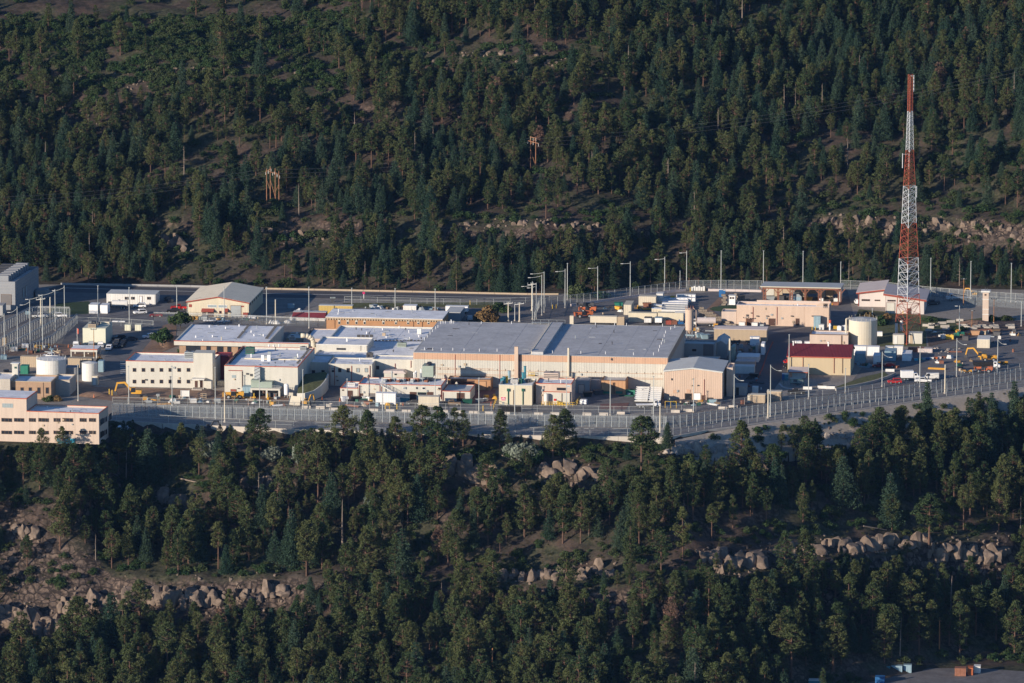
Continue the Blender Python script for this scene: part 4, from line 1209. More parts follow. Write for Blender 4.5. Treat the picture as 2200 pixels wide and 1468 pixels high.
E4 = Bld('main_complex', 'broad low white-roofed complex joining the hall on its left side', 'production building', (672, 800), (889, 805), top=768, back=(734, 700))
E4.flat('cream_wall', 'white_roof', 'dirty_white', .45)
n = 9
for i in range(n):
    a = .35 + (E4.w - .7) * i / n; c = .35 + (E4.w - .7) * (i + 1) / n
    E4.part('roof_sheet', MB().box(a + .03, c - .03, .35, E4.d - .35, E4.h - .45, E4.h - .41 + .015 * (i % 3)), 'white_roof')
for x0, y0, x1, y1, m in ((853, 737, 872, 746, 'green_metal'), (896, 706, 905, 718, 'dirty_white'), (787, 759, 801, 768, 'dark_grey'), (821, 716, 828, 722, 'tan_wall'), (877, 729, 881, 733, 'galvanised'), (753, 752, 766, 755, 'galvanised')):
    E4.unit(x0, y0, x1, y1, m, base=E4.h - .4)
for px, py in ((765, 709), (777, 711), (822, 710), (788, 718), (793, 719), (858, 706), (900, 725), (885, 734), (905, 730), (845, 757), (830, 727)): E4.vent(px, py, .9, .3, 'dark_grey' if px % 2 else 'white_paint')
for i in range(16):
    x, y = E4.top(800 + i * 7.6, 733.5 - (i % 2), E4.h - .4); E4.part('pipe_support', MB().box(x - .35, x + .35, y, y + .3, E4.h - .42, E4.h - .05), 'dark_grey')
z = E4.h - .1; p0 = E4.top(798, 733, z); p1 = E4.top(925, 733, z)
E4.part('gas_pipe', MB().cyl((p0[0], p0[1], z), (min(p1[0], E4.w - 1), p1[1], z), .09, n=5), 'dark_grey')
G1 = Bld('roof_penthouse', 'raised white-roofed block with vent panel on the white complex', 'penthouse', (679, 755), (789, 759), top=740.5, back=(693.5, 724), z0=E4.h - .45)
G1.flat('cream_wall', 'white_roof', 'dirty_white', .3)
G1.window(723, 748, 743, 752, 'glass', 'dark_grey', 3); G1.vent(746, 735, 1.3, .5, 'white_paint')
for px in (775, 788): G1.pipe(px, 743, 754, 'frame_brown', .05)
for i in range(4):
    x, y = G1.top(771 + i * 9, 724.5, G1.h - .3); G1.part('rooftop_unit', MB().box(x - .6, x + .6, y - .3, y + .3, G1.h - .3, G1.h + .5), 'dark_grey')
I1 = Bld('low_block', 'small white-roofed block with dark roof brackets behind the duct elbow', 'production building', (652, 742), (712, 744), top=727.5, back=(668, 706)); I1.flat('pink_wall', 'white_roof', None, .3)
for i in range(9):
    x, y = I1.top(655 + i * 1.8, 725 - i * 2.1, I1.h - .3); I1.part('roof_bracket', MB().box(x, x + .9, y, y + .5, I1.h - .3, I1.h + .15), 'dark_grey')
I2 = Bld('service_deck', 'cluttered low white service deck beside the low block', 'service deck', (615, 735), (651, 737), top=726, back=(622, 716)); I2.flat('tan_wall', 'dirty_white', None, .2)
for x0, y0, x1, y1, m in ((621, 723, 634, 731, 'dirty_white'), (643, 715, 650, 721, 'tan_wall'), (635, 715, 640, 720, 'dirty_white'), (625, 715, 633, 717, 'galvanised')): I2.unit(x0, y0, x1, y1, m, base=I2.h - .2, dep=1.2)
# duct elbow
du = empty('duct_elbow', 'fat curved cream duct rising between the white roofs', 'duct', tuple(G(673, 772)), 0)
b = MB(); pts = [Vector((0, 0, 0)), Vector((0, 0, 6.0))] + [Vector((-2.6 * (1 - math.cos(t)), 0, 6 + 2.2 * math.sin(t))) for t in (.3, .7, 1.1, 1.5)] + [Vector((-4.2, 0, 8.2))]
for i in range(len(pts) - 1): b.cyl(pts[i], pts[i + 1], .8, n=10)
b.build('duct', 'cream_metal', du, True); MB().box(-1.2, 1.2, -.9, 1.0, 0, 4.2).build('base', 'cream_metal', du)
dr = empty('arched_vent', 'half-round cream vent hood lying between the white roofs', 'vent hood', tuple(G(693, 776)), -.1)
b = MB(); pr = [(2.9 * math.cos(math.pi * i / 10), 2.3 * math.sin(math.pi * i / 10)) for i in range(11)]
b.prism([(x, 3.3 + z) for x, z in pr] + [(-2.9, 0), (2.9, 0)], 0, 4).build('hood', 'cream_metal', dr)
for i in range(5): MB().box(-2.4 + i * 1.1, -2.3 + i * 1.1, -.06, -.004, 0.2, 4.4).build('seam', 'tan_wall', dr)

D_ = Bld('process_building', 'boxy cream process building with crowded white roof and shiny duct', 'process building', (482.5, 848), (640, 844), top=786.5, back=(522, 745))
D_.flat('cream_wall', 'white_roof', 'red_trim', .6)
for x0, y0, x1, y1, m in ((527, 747, 546, 761, 'dark_green'), (561, 763, 567, 776, 'white_paint'), (574, 763, 581, 776, 'white_paint'), (568, 765, 574, 770, 'galvanised'), (644, 746, 658, 753, 'galvanised'), (632, 766, 638, 772, 'galvanised'), (575, 756, 582, 764, 'galvanised')): D_.unit(x0, y0, x1, y1, m, base=D_.h - .6)
for px, py in ((588, 748), (578, 748), (540, 768), (600, 747), (640, 768)): D_.vent(px, py, 1.2, .4)
for i in range(14):
    x, y = D_.top(488 + i * 2.5, 781 - i * 2.6, D_.h - .5); D_.part('roof_bracket', MB().box(x, x + 1.1, y, y + .35, D_.h - .6, D_.h + .1), 'dark_grey')
    x, y = D_.top(637 + i * 2.2, 781 - i * 2.6, D_.h - .5); D_.part('roof_bracket', MB().box(x, x + .8, y, y + .35, D_.h - .6, D_.h - .05), 'dark_grey')
z = D_.h + .45; D_.part('handrail', MB().box(.2, D_.w - .3, .1, .16, z, z + .07).box(.2, D_.w - .3, .1, .16, z - .4, z - .35), 'galvanised')
p0 = D_.top(525, 772, D_.h - .6); p1 = D_.top(648, 775, D_.h - .6)
D_.part('expansion_joint', MB().box(p0[0], p1[0], p0[1], p0[1] + .35, D_.h - .6, D_.h - .2), 'cream_metal')
a, b, c, d = D_.rect(548, 788, 560, 824)
dd = D_.part('duct', MB().box(a, b, -1.5, -.05, c, d), 'silver_paint')
for i in range(5):
    z = lerp(c, d, i / 5); MB().box(a - .08, b + .08, -1.56, -.04, z, z + .18).build('flange', 'galvanised', dd); MB().bar((a, -1.57, z + .2), (b, -1.57, z + (d - c) / 5), .15, .08).build('stiffener', 'dark_grey', dd)
a, b, c, d = D_.rect(543, 815, 588, 829)
D_.part('air_handler', MB().box(a, b, -3.6, -.4, c, d - .2).box(a, a + 3, -4.0, -.4, d - .2, d + .3), 'green_metal')
a, b, c, d = D_.rect(543, 829, 606, 833)
D_.part('canopy', MB().box(a, b, -5, -.2, c, d), 'cream_wall')
for px in (545, 578, 605): x = D_.lx(px, 840); D_.part('column', MB().box(x - .3, x + .3, -5, -4.4, 0, c), 'cream_wall')
for i in range(6): x = lerp(D_.lx(588, 820), b, i / 5); D_.part('rail_post', MB().box(x - .04, x + .04, -5, -4.9, d, d + 1.0), 'galvanised')
D_.part('rail', MB().box(D_.lx(588, 820), b, -5, -4.93, d + 1.0, d + 1.08), 'galvanised')
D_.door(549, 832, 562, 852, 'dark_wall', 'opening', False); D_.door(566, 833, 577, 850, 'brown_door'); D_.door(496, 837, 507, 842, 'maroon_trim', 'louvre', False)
D_.pipe(520.5, 798, 833, 'frame_brown', .12); a, b, c, d = D_.rect(498, 806, 507, 812); D_.part('notice_board', MB().box(a, b, -.06, -.003, c, d), 'pale_glass')
a, b, c, d = D_.rect(491, 795.5, 521, 797); D_.part('pipe_run', MB().box(a, b, -.2, -.1, c, d), 'maroon_trim')
lt = Bld('nitrogen_tank', 'white vertical gas tank beside the process building porch', 'tank', (609.5, 856), (619, 856), top=825, depth=1.6)
lt.part('vessel', MB().lathe([(.1, .8), (.75, 1.1), (.8, 1.5), (.8, lt.h - .7), (.6, lt.h - .2), (.1, lt.h)], 14, (.8, .8)), 'white_paint')
for x_, y_ in ((.3, .3), (1.3, .3), (.8, 1.4)): lt.part('leg', MB().box(x_ - .08, x_ + .08, y_ - .08, y_ + .08, 0, 1.2), 'galvanised')
sh_ = Bld('steel_cabinet', 'pale blue-grey steel cabinet against the process building', 'cabinet', (521, 853), (540.5, 853), top=831, depth=3.2)
sh_.part('body', MB().box(0, sh_.w, 0, 3.2, 0, sh_.h), 'light_blue'); 
for i in range(3): sh_.part('door', MB().box(sh_.w * i / 3 + .05, sh_.w * (i + 1) / 3 - .05, -.06, -.003, .15, sh_.h - .15), 'light_blue')
for nm, L_, R_, tp in (('upper flat concrete canopy over the entrance', (627, 829), (650, 829), 823), ('lower peaked canopy over the entrance steps', (627, 850), (649, 851), 835)):
    c_ = Bld('entrance_porch', nm + ' right of the process building', 'porch', L_, R_, top=tp, depth=4)
    c_.part('roof', MB().prism([(-.2, c_.h - .5), (c_.w + .2, c_.h - .5), (c_.w * .7, c_.h + .1), (c_.w * .3, c_.h + .1)], 0, 4), 'cream_wall')
    for xx in (.1, c_.w - .4): c_.part('column', MB().box(xx, xx + .3, .1, .4, 0, c_.h - .5), 'cream_wall')
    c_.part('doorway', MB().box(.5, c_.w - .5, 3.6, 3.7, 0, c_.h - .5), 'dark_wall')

# curved retaining wall with its earth mound
cw_ = empty('curved_wall', 'curved cream retaining wall holding a grassy mound', 'retaining wall', tuple(G(638, 862)), 0)
o0 = G(638, 862)
cp = [G(*q) - o0 for q in ((638, 862), (655, 863), (675, 860), (690, 853), (700, 845), (706, 836))]
hs = [2.6, 2.8, 3.2, 3.8, 4.4, 5.2]
for i in range(len(cp) - 1):
    a, b = cp[i], cp[i + 1]; d = (b - a).normalized(); n_ = Vector((-d.y, d.x, 0)) * .35
    MB().add([a, b, b + n_, a + n_, a + Vector((0, 0, hs[i])), b + Vector((0, 0, hs[i + 1])), b + n_ + Vector((0, 0, hs[i + 1])), a + n_ + Vector((0, 0, hs[i]))],
             [(0, 3, 2, 1), (4, 5, 6, 7), (0, 1, 5, 4), (1, 2, 6, 5), (2, 3, 7, 6), (3, 0, 4, 7)]).build('wall_segment', 'cream_wall', cw_)
mb = MB()
ct_ = G(672, 838) - o0
top_ = [p + Vector((0, .5, h_ - .3)) for p, h_ in zip(cp, hs)]
mb.add(top_ + [ct_ + Vector((4, 4, 5.4)), ct_ + Vector((-4, 4, 4.5)), ct_ + Vector((0, 0, 4.9))], [(0, 1, 8, 7), (1, 2, 8), (2, 3, 8), (3, 4, 8), (4, 5, 6, 8), (6, 7, 8)])
mb.build('mound', 'grass', cw_)

A_ = Bld('office_wing', 'wide white-roofed office wing with tan ribbon windows under a red-edged fascia', 'office building', (378, 766), (573, 762), top=733, back=(416, 696))
A_.part('wall', MB().box(1, A_.w - .3, 1.2, A_.d, 0, A_.h - 1.3), 'brown_stone')
A_.part('fascia', MB().box(-.6, A_.w + 14.4, -.2, 1.1, A_.h - 1.4, A_.h).box(-.6, 0, 1.1, A_.d, A_.h - 1.4, A_.h).box(A_.w, A_.w + .4, 1.2, A_.d, 0, A_.h), 'cream_wall')
A_.part('roof', MB().box(0.003, A_.w - .003, 1.103, A_.d, A_.h - .7, A_.h - .25), 'white_roof')
A_.part('corridor_roof', MB().box(A_.w + .403, A_.w + 14.4, 1.103, 4.6, A_.h - 1.2, A_.h - .4), 'white_roof')
A_.part('corridor_wall', MB().box(A_.w + .5, A_.w + 14.2, 1.2, 4.4, 0, A_.h - 1.4), 'brown_stone')
A_.part('coping', MB().box(-.65, A_.w + 14.5, -.25, .1, A_.h, A_.h + .22), 'red_trim')
for x0, x1 in ((399, 431), (443, 453), (466, 480), (488, 497), (511, 519), (533, 541), (558, 566)):
    a, b, c, d = A_.rect(x0, 742, x1, 754, 1.2)
    w_ = A_.part('window', MB().box(a, b, 1.1, 1.197, .9, A_.h - 1.5), 'frame_brown'); MB().box(a + .1, b - .1, 1.05, 1.097, 1.0, A_.h - 1.6).build('pane', 'glass', w_)
for i in range(13):
    x, y = A_.top(577 + i * 1.7, 728 - i * 2.2, A_.h - .2); A_.part('roof_bracket', MB().box(x - 1.2, x - .2, y, y + .4, A_.h - .25, A_.h + .15), 'dark_grey')
    x, y = A_.top(509 + i * 1.8, 727 - i * 2.2, A_.h - .2); A_.part('roof_bracket', MB().box(x, x + .9, y, y + .4, A_.h - .25, A_.h + .1), 'dark_grey')
for px, py in ((485, 708), (514, 703), (540, 716), (546, 724), (457, 726), (566, 724), (450, 705), (421, 727)): A_.vent(px, py, 1.0, .35)
for px in (454, 467, 486, 502, 530): A_.unit(px, 698, px + 4, 699.6, 'dark_grey', 'roof_hatch', dep=.6, base=A_.h - .25)
B_ = Bld('maroon_block', 'low shaded maroon-walled block between the office blocks', 'building', (458, 815), (493, 812), top=764, depth=7); B_.flat('maroon_roof', 'maroon_roof', None, .3)

C_ = Bld('office_block', 'two-storey cream office block with square windows and stair tower', 'office building', (271, 831), (456, 833.5), top=776, back=(293, 757.5))
C_.flat('cream_wall', 'white_roof', 'red_trim', .5)
for x0 in (285, 304.3, 323.6, 342.8, 362, 381, 401):
    for y0, y1 in ((791, 799), (816, 824)): C_.window(x0, y0, x0 + 7.6, y1)
a = C_.lx(416, 800)
tw = C_.part('stair_tower', MB().box(a, C_.w + .2, -.35, 5.5, 0, C_.lz(436, 758.5)), 'cream_wall')
for px in (418, 455.5): C_.pipe(px, 765, 832, 'frame_brown', .08)
C_.unit(396, 757, 415, 771, 'galvanised', dep=3); C_.vent(398, 765, 1.0, .4)
a, b, c, d = C_.rect(415, 811, 442, 813); C_.part('porch_roof', MB().box(a, b, -3.2, -.36, c, d), 'dirty_white')
for px in (417, 440): x = C_.lx(px, 820); C_.part('porch_post', MB().box(x - .12, x + .12, -3.1, -2.86, 0, c), 'cream_wall')
a, b, c, d = C_.rect(419, 818, 425, 833); C_.part('door', MB().box(a, b, -.42, -.353, .4, d), 'brown_door'); a, b, c, d = C_.rect(430, 818, 436, 833); C_.part('door', MB().box(a, b, -.42, -.353, .4, d), 'brown_door')
C_.part('steps', MB().prism([(C_.lx(416, 830), 0), (C_.lx(438, 830), 0), (C_.lx(438, 830), .4), (C_.lx(416, 830), .4)], -4.2, -.4), 'concrete')

# ------------------------------------------------------------------ 5 left edge
R_ = Bld('office_building', 'pink three-storey office with ribbon windows and red-edged white roof', 'office building', (58, 950), (213, 952), top=884.5, depth=12.5, rot=math.radians(-10))
R_.z0 = 0
R_.flat('pink_wall', 'white_roof', 'red_trim', .5)
R_.part('tower_block', MB().box(R_.lx(-30, 900), -.003, -.02, 14, 0, R_.lz(30, 857)), 'pink_wall')
R_.part('tower_coping', MB().box(R_.lx(-30, 900), .15, -.1, .3, R_.lz(30, 857), R_.lz(30, 857) + .25).box(-.15, .15, .3, 14, R_.lz(30, 857), R_.lz(30, 857) + .25), 'red_trim')
R_.part('tower_roof', MB().box(R_.lx(-30, 900), -.16, .31, 13.9, R_.lz(30, 857), R_.lz(30, 857) + .08), 'white_roof')
for x0, x1 in ((3, 26), (30, 52), (62, 77), (82, 105), (115, 130), (134, 157), (171, 186), (191, 206)):
    for y0, y1 in ((898.5, 906.5), (925.5, 933)): R_.window(x0, y0, x1, y1, 'glass', 'frame_brown', 2)
R_.window(5, 867, 28, 876, 'pale_glass', 'galvanised', 3)
for i in range(3):
    for x0, y0, y1 in ((215 + 0, 902, 911), (221 + 0, 899.5, 908), (226, 897, 905), (234, 891, 900)):
        if i < 2 and x0: R_.swindow(x0, y0 + i * 27, x0 + (5.5 if x0 in (215, 234) else 3.5), y1 + i * 27)
b = MB()
for i in range(8):
    x = R_.w * (i + .3) / 8; b.box(x, x + .12, -.05, -.003, .0, R_.h)
o = R_.part('wall_joint', b, 'pink_wall')
db = Bld('skip', 'bright blue open skip in front of the pink office', 'skip', (122, 953), (162, 954), top=942, depth=2.6)
db.part('body', MB().prism([(.4, 0), (db.w - .4, 0), (db.w, db.h), (0, db.h)], 0, 2.6), 'cyan')
for i in range(6): db.part('rib', MB().box(db.w * (i + .5) / 6, db.w * (i + .5) / 6 + .15, -.08, -.003, .1, db.h - .1), 'cyan')

Q2 = Bld('stone_building', 'low brown stone building with tall slots and white roof by the tanks', 'building', (24, 857), (110, 857.5), top=820, back=(45, 805)); Q2.flat('brown_stone', 'white_roof', 'tan_wall', .4)
for x0 in (26, 44, 61.5, 80, 98): Q2.window(x0, 832.5, x0 + 7, 846, 'glass', 'frame_brown')
Q2.pipe(93, 822, 856, 'frame_brown', .06)
q = Bld('stone_annex', 'recessed grey annex at the right end of the brown stone building', 'building', (111, 850), (150, 850), top=817, depth=11); q.flat('concrete', 'white_roof', 'tan_wall', .4)
q = Bld('concrete_block', 'plain grey concrete block at the left edge beside the stone building', 'building', (-20, 858), (22, 857), top=814, depth=12); q.flat('concrete', 'white_roof', None, .4)
q = Bld('lookout_turret', 'slim cream turret with small green window rising over the stone building', 'turret', (26.5, 848), (39, 848), top=782, depth=2.2)
q.part('shaft', MB().box(0, q.w, 0, 2.2, 0, q.h), 'cream_wall'); q.part('cap', MB().box(-.4, q.w + .4, -.4, 2.6, q.h, q.h + .25), 'dirty_white'); q.window(31, 788, 36, 792, 'dark_green', 'dark_grey')

def tank(name, label, px0, px1, yb, yt, m, roof=None, ladder=True, dome=.5, cat='tank'):
    cx = (px0 + px1) / 2; c0 = G(cx, yb); r = (px1 - px0) / 2 / (F / (c0 - CAMP).length)
    c = Vector((c0.x, c0.y + r, 0))
    k = F / (c - CAMP).length
    e = empty(name, label, cat, tuple(c), 0)
    h = (P(c.x, c.y - r, 0)[1] - yt) / k / math.cos(PITCH)
    MB().lathe([(r, 0), (r, h)], 36).build('shell', m, e, False)
    MB().lathe([(r + .06, h), (r + .06, h + .12), (.2, h + .12 + dome)], 36).build('roof', roof or m, e)
    for i in range(1, 4): MB().lathe([(r + .002, h * i / 4 - .04), (r + .03, h * i / 4), (r + .002, h * i / 4 + .04)], 36).build('weld_ring', m, e)
    if ladder:
        l = MB(); a = -1.15
        bx, by = (r + .4) * math.cos(a), (r + .4) * math.sin(a)
        for s_ in (-.3, .3): l.cyl((bx + s_, by, .2), (bx + s_, by, h + .8), .05, n=4)
        for i in range(int(h / .45)): l.box(bx - .3, bx + .3, by - .03, by + .03, .4 + i * .45, .46 + i * .45)
        l.build('ladder', 'galvanised', e)
    rl = MB()
    for i in range(18):
        a = 6.283 * i / 18; rl.box((r - .1) * math.cos(a) - .04, (r - .1) * math.cos(a) + .04, (r - .1) * math.sin(a) - .04, (r - .1) * math.sin(a) + .04, h + .1, h + 1.0)
    if r > 3: rl.build('roof_railing', m, e)
    return e, r, h
tank('water_tank', 'larger squat white water tank beside the brown stone building', 76, 140, 812, 777, 'dirty_white')
tank('water_tank', 'smaller white water tank right of the squat one', 175, 209, 820, 783, 'dirty_white')
e, r, h = tank('storage_tank', 'big cream cylindrical storage tank near the lattice mast', 1824.5, 1886, 744, 692, 'cream_metal', 'metal_roof')
MB().cyl((-r - .9, -1, 0), (-r - .9, -1, h + .3), .3, n=8).cyl((-r - .9, -1, h + .3), (-r + .6, 0, h + .5), .3, n=8).build('fill_pipe', 'cream_metal', e)

def cbox(name, label, cat, L, R, top, m, depth=2.5, back=None, ribs=8, roof=None, door=None, z0=0, group=None, wheels=False, side=None):
    q = Bld(name, label, cat, L, R, top=top, depth=depth, back=back, z0=z0, group=group)
    lo = .8 if wheels else 0.05
    q.part('body', MB().box(0, q.w, 0, q.d, lo, q.h - .12), m)
    q.part('roof', MB().box(-.05, q.w + .05, -.05, q.d + .05, q.h - .117, q.h), roof or m)
    b = MB()
    for i in range(ribs): x = q.w * (i + .5) / ribs; b.box(x - .05, x + .05, -.05, -.003, lo + .1, q.h - .2)
    for i in range(4): y = q.d * (i + .5) / 4; b.box(q.w + .003, q.w + .05, y - .05, y + .05, lo + .1, q.h - .2)
    if ribs: q.part('side_rib', b, m)
    if door: q.part('door', MB().box(q.w * door[0], q.w * door[1], -.09, -.052, lo + .1, q.h - .4), door[2])
    if wheels:
        q.part('chassis', MB().box(.1, q.w - .1, .3, q.d - .3, .45, .8), 'dark_grey')
        for x_ in (q.w * .72, q.w * .86):
            for y_ in (.05, q.d - .35): q.part('wheel', MB().cyl((x_, y_, .45), (x_, y_ + .3, .45), .45, n=10), 'rubber')
    return q
cbox('storage_container', 'tan storage container behind the squat white tank', 'container', (44, 789), (94, 788), 766, 'tan_wall', 3, ribs=12)
cbox('storage_container', 'tan storage container between the two white tanks', 'container', (146, 790), (197, 790), 770, 'tan_wall', 3, ribs=12)
cbox('control_kiosk', 'small cream kiosk beside the smaller white tank', 'kiosk', (197.5, 828), (209.5, 828), 808, 'cream_metal', 2.2, ribs=3, door=(.2, .7, 'dirty_white'))
cbox('pump_house', 'low blue-grey pump house between the white tanks', 'pump house', (140, 806), (164, 807), 790, 'blue_grey_wall', 5, ribs=5)
cbox('skip', 'emerald green skip behind the turret', 'skip', (44, 804), (60, 804), 786, 'emerald', 3, ribs=5)
cbox('storage_locker', 'pale blue locker right of the smaller tank', 'locker', (211, 800), (222, 800), 776, 'light_blue', 3, ribs=3)
cube = cbox('cube_building', 'windowless pale green cube building with rooftop machinery', 'building', (178, 741), (227, 741), 705, 'pale_green_wall', back=(191, 691.5), ribs=0)
for x0, y0, x1, y1, m in ((189, 697, 206, 704, 'tan_wall'), (196, 692, 204, 697, 'dark_grey'), (207, 693, 213, 699, 'dark_grey'), (216, 692, 236, 696, 'cream_metal')): cube.unit(x0, y0, x1, y1, m, base=cube.h, dep=2)
cp_ = Bld('carport', 'open cream carport with white roof and red edge', 'carport', (151, 769), (209, 771), top=750, back=(158, 741.5))
cp_.part('roof', MB().box(0, cp_.w, 0, cp_.d, cp_.h - .9, cp_.h), 'cream_wall'); cp_.part('roof_skin', MB().box(.1, cp_.w - .1, .1, cp_.d - .1, cp_.h, cp_.h + .05), 'white_roof'); cp_.part('edge', MB().box(-.06, cp_.w + .06, -.06, -.003, cp_.h - .15, cp_.h + .15), 'red_trim')
for x_ in (.1, cp_.w * .5, cp_.w - .5):
    for y_ in (.1, cp_.d - .5): cp_.part('post', MB().box(x_, x_ + .35, y_, y_ + .35, 0, cp_.h - .9), 'cream_wall')
tr = cbox('trailer_office', 'long white trailer office with dark windows beside the highway', 'trailer', (229, 653), (334, 655), 631, 'dirty_white', back=(232, 622), ribs=20, roof='metal_roof')
for x0 in (268, 281.5, 316): tr.window(x0, 638, x0 + 8, 644)
tr.door(300, 637, 305, 653, 'white_paint')
cbox('transformer', 'left of two pale green transformer cabinets', 'cabinet', (268, 711), (280.5, 711), 698, 'pale_green_wall', 2.2, ribs=2)
cbox('transformer', 'right of two pale green transformer cabinets', 'cabinet', (290, 711), (303, 711), 698, 'pale_green_wall', 2.2, ribs=2)
cbox('wrapped_cargo', 'white wrapped cargo box left of the tank trailer', 'cargo', (191, 674), (210, 674), 655, 'white_paint', 5, ribs=0)
cbox('wrapped_cargo', 'white wrapped cargo bundle beside the thin pole', 'cargo', (215, 674), (231, 674), 656, 'white_paint', 5, ribs=0)
X3 = Bld('dark_block', 'big shaded windowless block with rooftop plant at the left edge', 'building', (-60, 664), (33, 657), top=603, depth=34, rot=math.radians(-10)); X3.flat('blue_grey_wall', 'metal_roof', None, 1.2)
for i in range(9):
    y = 3 + i * 3.4; X3.part('rooftop_unit', MB().box(X3.w - 7.5, X3.w - 3.2, y, y + 1.8, X3.h - 1.2, X3.h + 1.6), 'blue_grey_wall'); X3.part('rooftop_fan', MB().box(X3.w - 13, X3.w - 8, y, y + 2.2, X3.h - 1.2, X3.h + 1.1), 'dark_grey')
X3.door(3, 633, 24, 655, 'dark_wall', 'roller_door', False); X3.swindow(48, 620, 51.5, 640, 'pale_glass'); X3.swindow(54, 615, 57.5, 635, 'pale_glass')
b = MB()
for k in range(8):
    z = X3.h * (k + 1) / 9; b.box(X3.w + .003, X3.w + .05, .2, X3.d, z, z + .1); b.box(0, X3.w, -.05, -.003, z, z + .1)
X3.part('block_course', b, 'grey_wall')
cbox('side_shed', 'small shaded shed beside the big windowless block', 'shed', (76, 641), (99, 640), 624, 'blue_grey_wall', 6, ribs=0)
cbox('low_shed', 'low shaded shed cut by the left edge under the block', 'shed', (-25, 678), (6, 677), 656, 'grey_wall', 6, ribs=0)

# ------------------------------------------------------------------ 6 back row
Gd = Bld('gabled_shed', 'cream gabled metal shed with tan roof and maroon awnings', 'shed', (401, 680), (534.5, 683), top=649, back=(435, 618)); Gd.d = min(Gd.d, 34)
rise = Gd.lz(468.7, 639) - Gd.h
Gd.gable('yellow_cream_wall', 'tan_roof', 'maroon_trim', max(1.6, rise), .35, rx=.5)
print('gable', Gd.w, Gd.d, Gd.h, rise)
Gd.door(496, 657, 517.5, 682, 'galvanised', 'roller_door', False); Gd.door(435, 669, 441, 680); Gd.door(447, 667, 458, 680); Gd.door(482, 668, 488, 681)
Gd.window(446, 655, 465.5, 661, 'pale_glass', 'white_paint'); Gd.window(469, 655.5, 488, 661.5, 'pale_glass', 'white_paint'); Gd.window(471, 668, 476, 674, 'glass', 'maroon_trim'); Gd.window(406, 654, 412, 660, 'maroon_trim', 'maroon_trim'); Gd.window(519, 657, 524, 660, 'maroon_trim', 'maroon_trim')
for x0, x1 in ((433.5, 460), (482, 490.5)):
    a, b, c, d = Gd.rect(x0, 663, x1, 669); Gd.part('awning', MB().xprism([(-1.6, c), (-.01, c + .1), (-.01, d)], a, b), 'maroon_trim')
b = MB()
for i in range(30): y = Gd.d * (i + .5) / 30; b.box(Gd.w + .003, Gd.w + .06, y - .06, y + .06, .1, Gd.h - .2)
for i in range(24): x = Gd.w * (i + .5) / 24; b.box(x - .03, x + .03, -.04, -.003, .1, Gd.h - .25)
o = Gd.part('cladding_rib', b, 'yellow_cream_wall')
for i in range(7): y = 3 + i * 4.2; w_ = Gd.part('window', MB().box(Gd.w + .062, Gd.w + .12, y, y + 1.1, 3.9, 4.8), 'glass')
cbox('utility_cabinet', 'maroon cabinet at the gabled shed corner', 'cabinet', (522, 684), (532, 684), 673, 'maroon_trim', 2, ribs=3)
cbox('utility_cabinet', 'white cabinet just right of the gabled shed', 'cabinet', (534, 687), (549, 688), 679.5, 'white_paint', 2, ribs=2)
Lm = Bld('low_store', 'long low store with sloped maroon roof and white base', 'store', (622, 689), (698, 691), top=682.5, depth=6)
Lm.part('wall', MB().box(0, Lm.w, 0, 6, 0, Lm.h), 'dirty_white'); Lm.part('roof', MB().xprism([(-.4, Lm.h + .004), (3, Lm.h + 1.5), (6.4, Lm.h + 1.5), (6.4, Lm.h + .1)], .8, Lm.w), 'maroon_roof'); Lm.part('ridge', MB().box(.8, Lm.w, 2.9, 6.3, Lm.h + 1.504, Lm.h + 1.6), 'metal_roof')
cbox('shipping_container', 'long mustard yellow container behind the brown brick building', 'container', (685, 676), (757, 677), 656, 'safety_yellow', 3, ribs=22, roof='metal_roof')
MT['mustard'] = mat('mustard', (0.52, 0.38, 0.13), var=.08)
for ch in bpy.data.objects:
    if ch.parent and ch.parent.get('label', '').startswith('long mustard') and ch.name.split('.')[0] in ('body', 'side_rib'): ch.data.materials[0] = MT['mustard']
Bb = Bld('brick_building', 'long brown brick building with slot windows and white roof', 'building', (701, 708), (949.5, 709), top=681.5, back=(708, 664))
Bb.part('wall', MB().box(0, Bb.w, .4, Bb.d, 0, Bb.h - .9), 'brown_brick'); Bb.part('fascia', MB().box(-.3, Bb.w + .3, -.2, Bb.d + .2, Bb.h - .45, Bb.h), 'tan_wall'); Bb.part('roof', MB().box(-.2, Bb.w + .2, -.1, Bb.d + .1, Bb.h + .003, Bb.h + .15), 'white_roof')
for i in range(44):
    x = Bb.w * (i + .2) / 44; Bb.part('rafter_end', MB().box(x, x + .55, -.1, .397, Bb.h - .9, Bb.h - .453), 'tan_wall')
for x0 in (727, 745.5, 764, 781.7, 822, 849, 875, 897, 919):
    a, b, c, d = Bb.rect(x0, 682, x0 + 3.2, 697, .4)
    w_ = Bb.part('window', MB().box(a - .15, b + .15, .3, .397, c, Bb.h - 1.0), 'cream_wall'); MB().box(a, b, .25, .297, c + .1, lerp(c, Bb.h - 1, .62)).build('pane', 'glass', w_)
for px in (719, 826 + 62, 907): Bb.pipe(px, 684, 706, 'frame_brown', .08, off=.3)
q = cbox('metal_shed', 'grey metal shed at the right end of the brick building', 'shed', (958, 690), (989, 690), 671, 'grey_wall', 12, ribs=10, roof='metal_roof')
cbox('box_trailer', 'long plain white box trailer parked behind the grey shed', 'trailer', (957, 674), (1005, 675), 658, 'white_paint', 2.6, ribs=0, wheels=True)
cbox('flat_roof_hut', 'small pale hut with tilted white roof behind the brick building', 'hut', (866, 668), (894, 668), 657, 'dirty_white', 4, ribs=4, roof='white_paint')
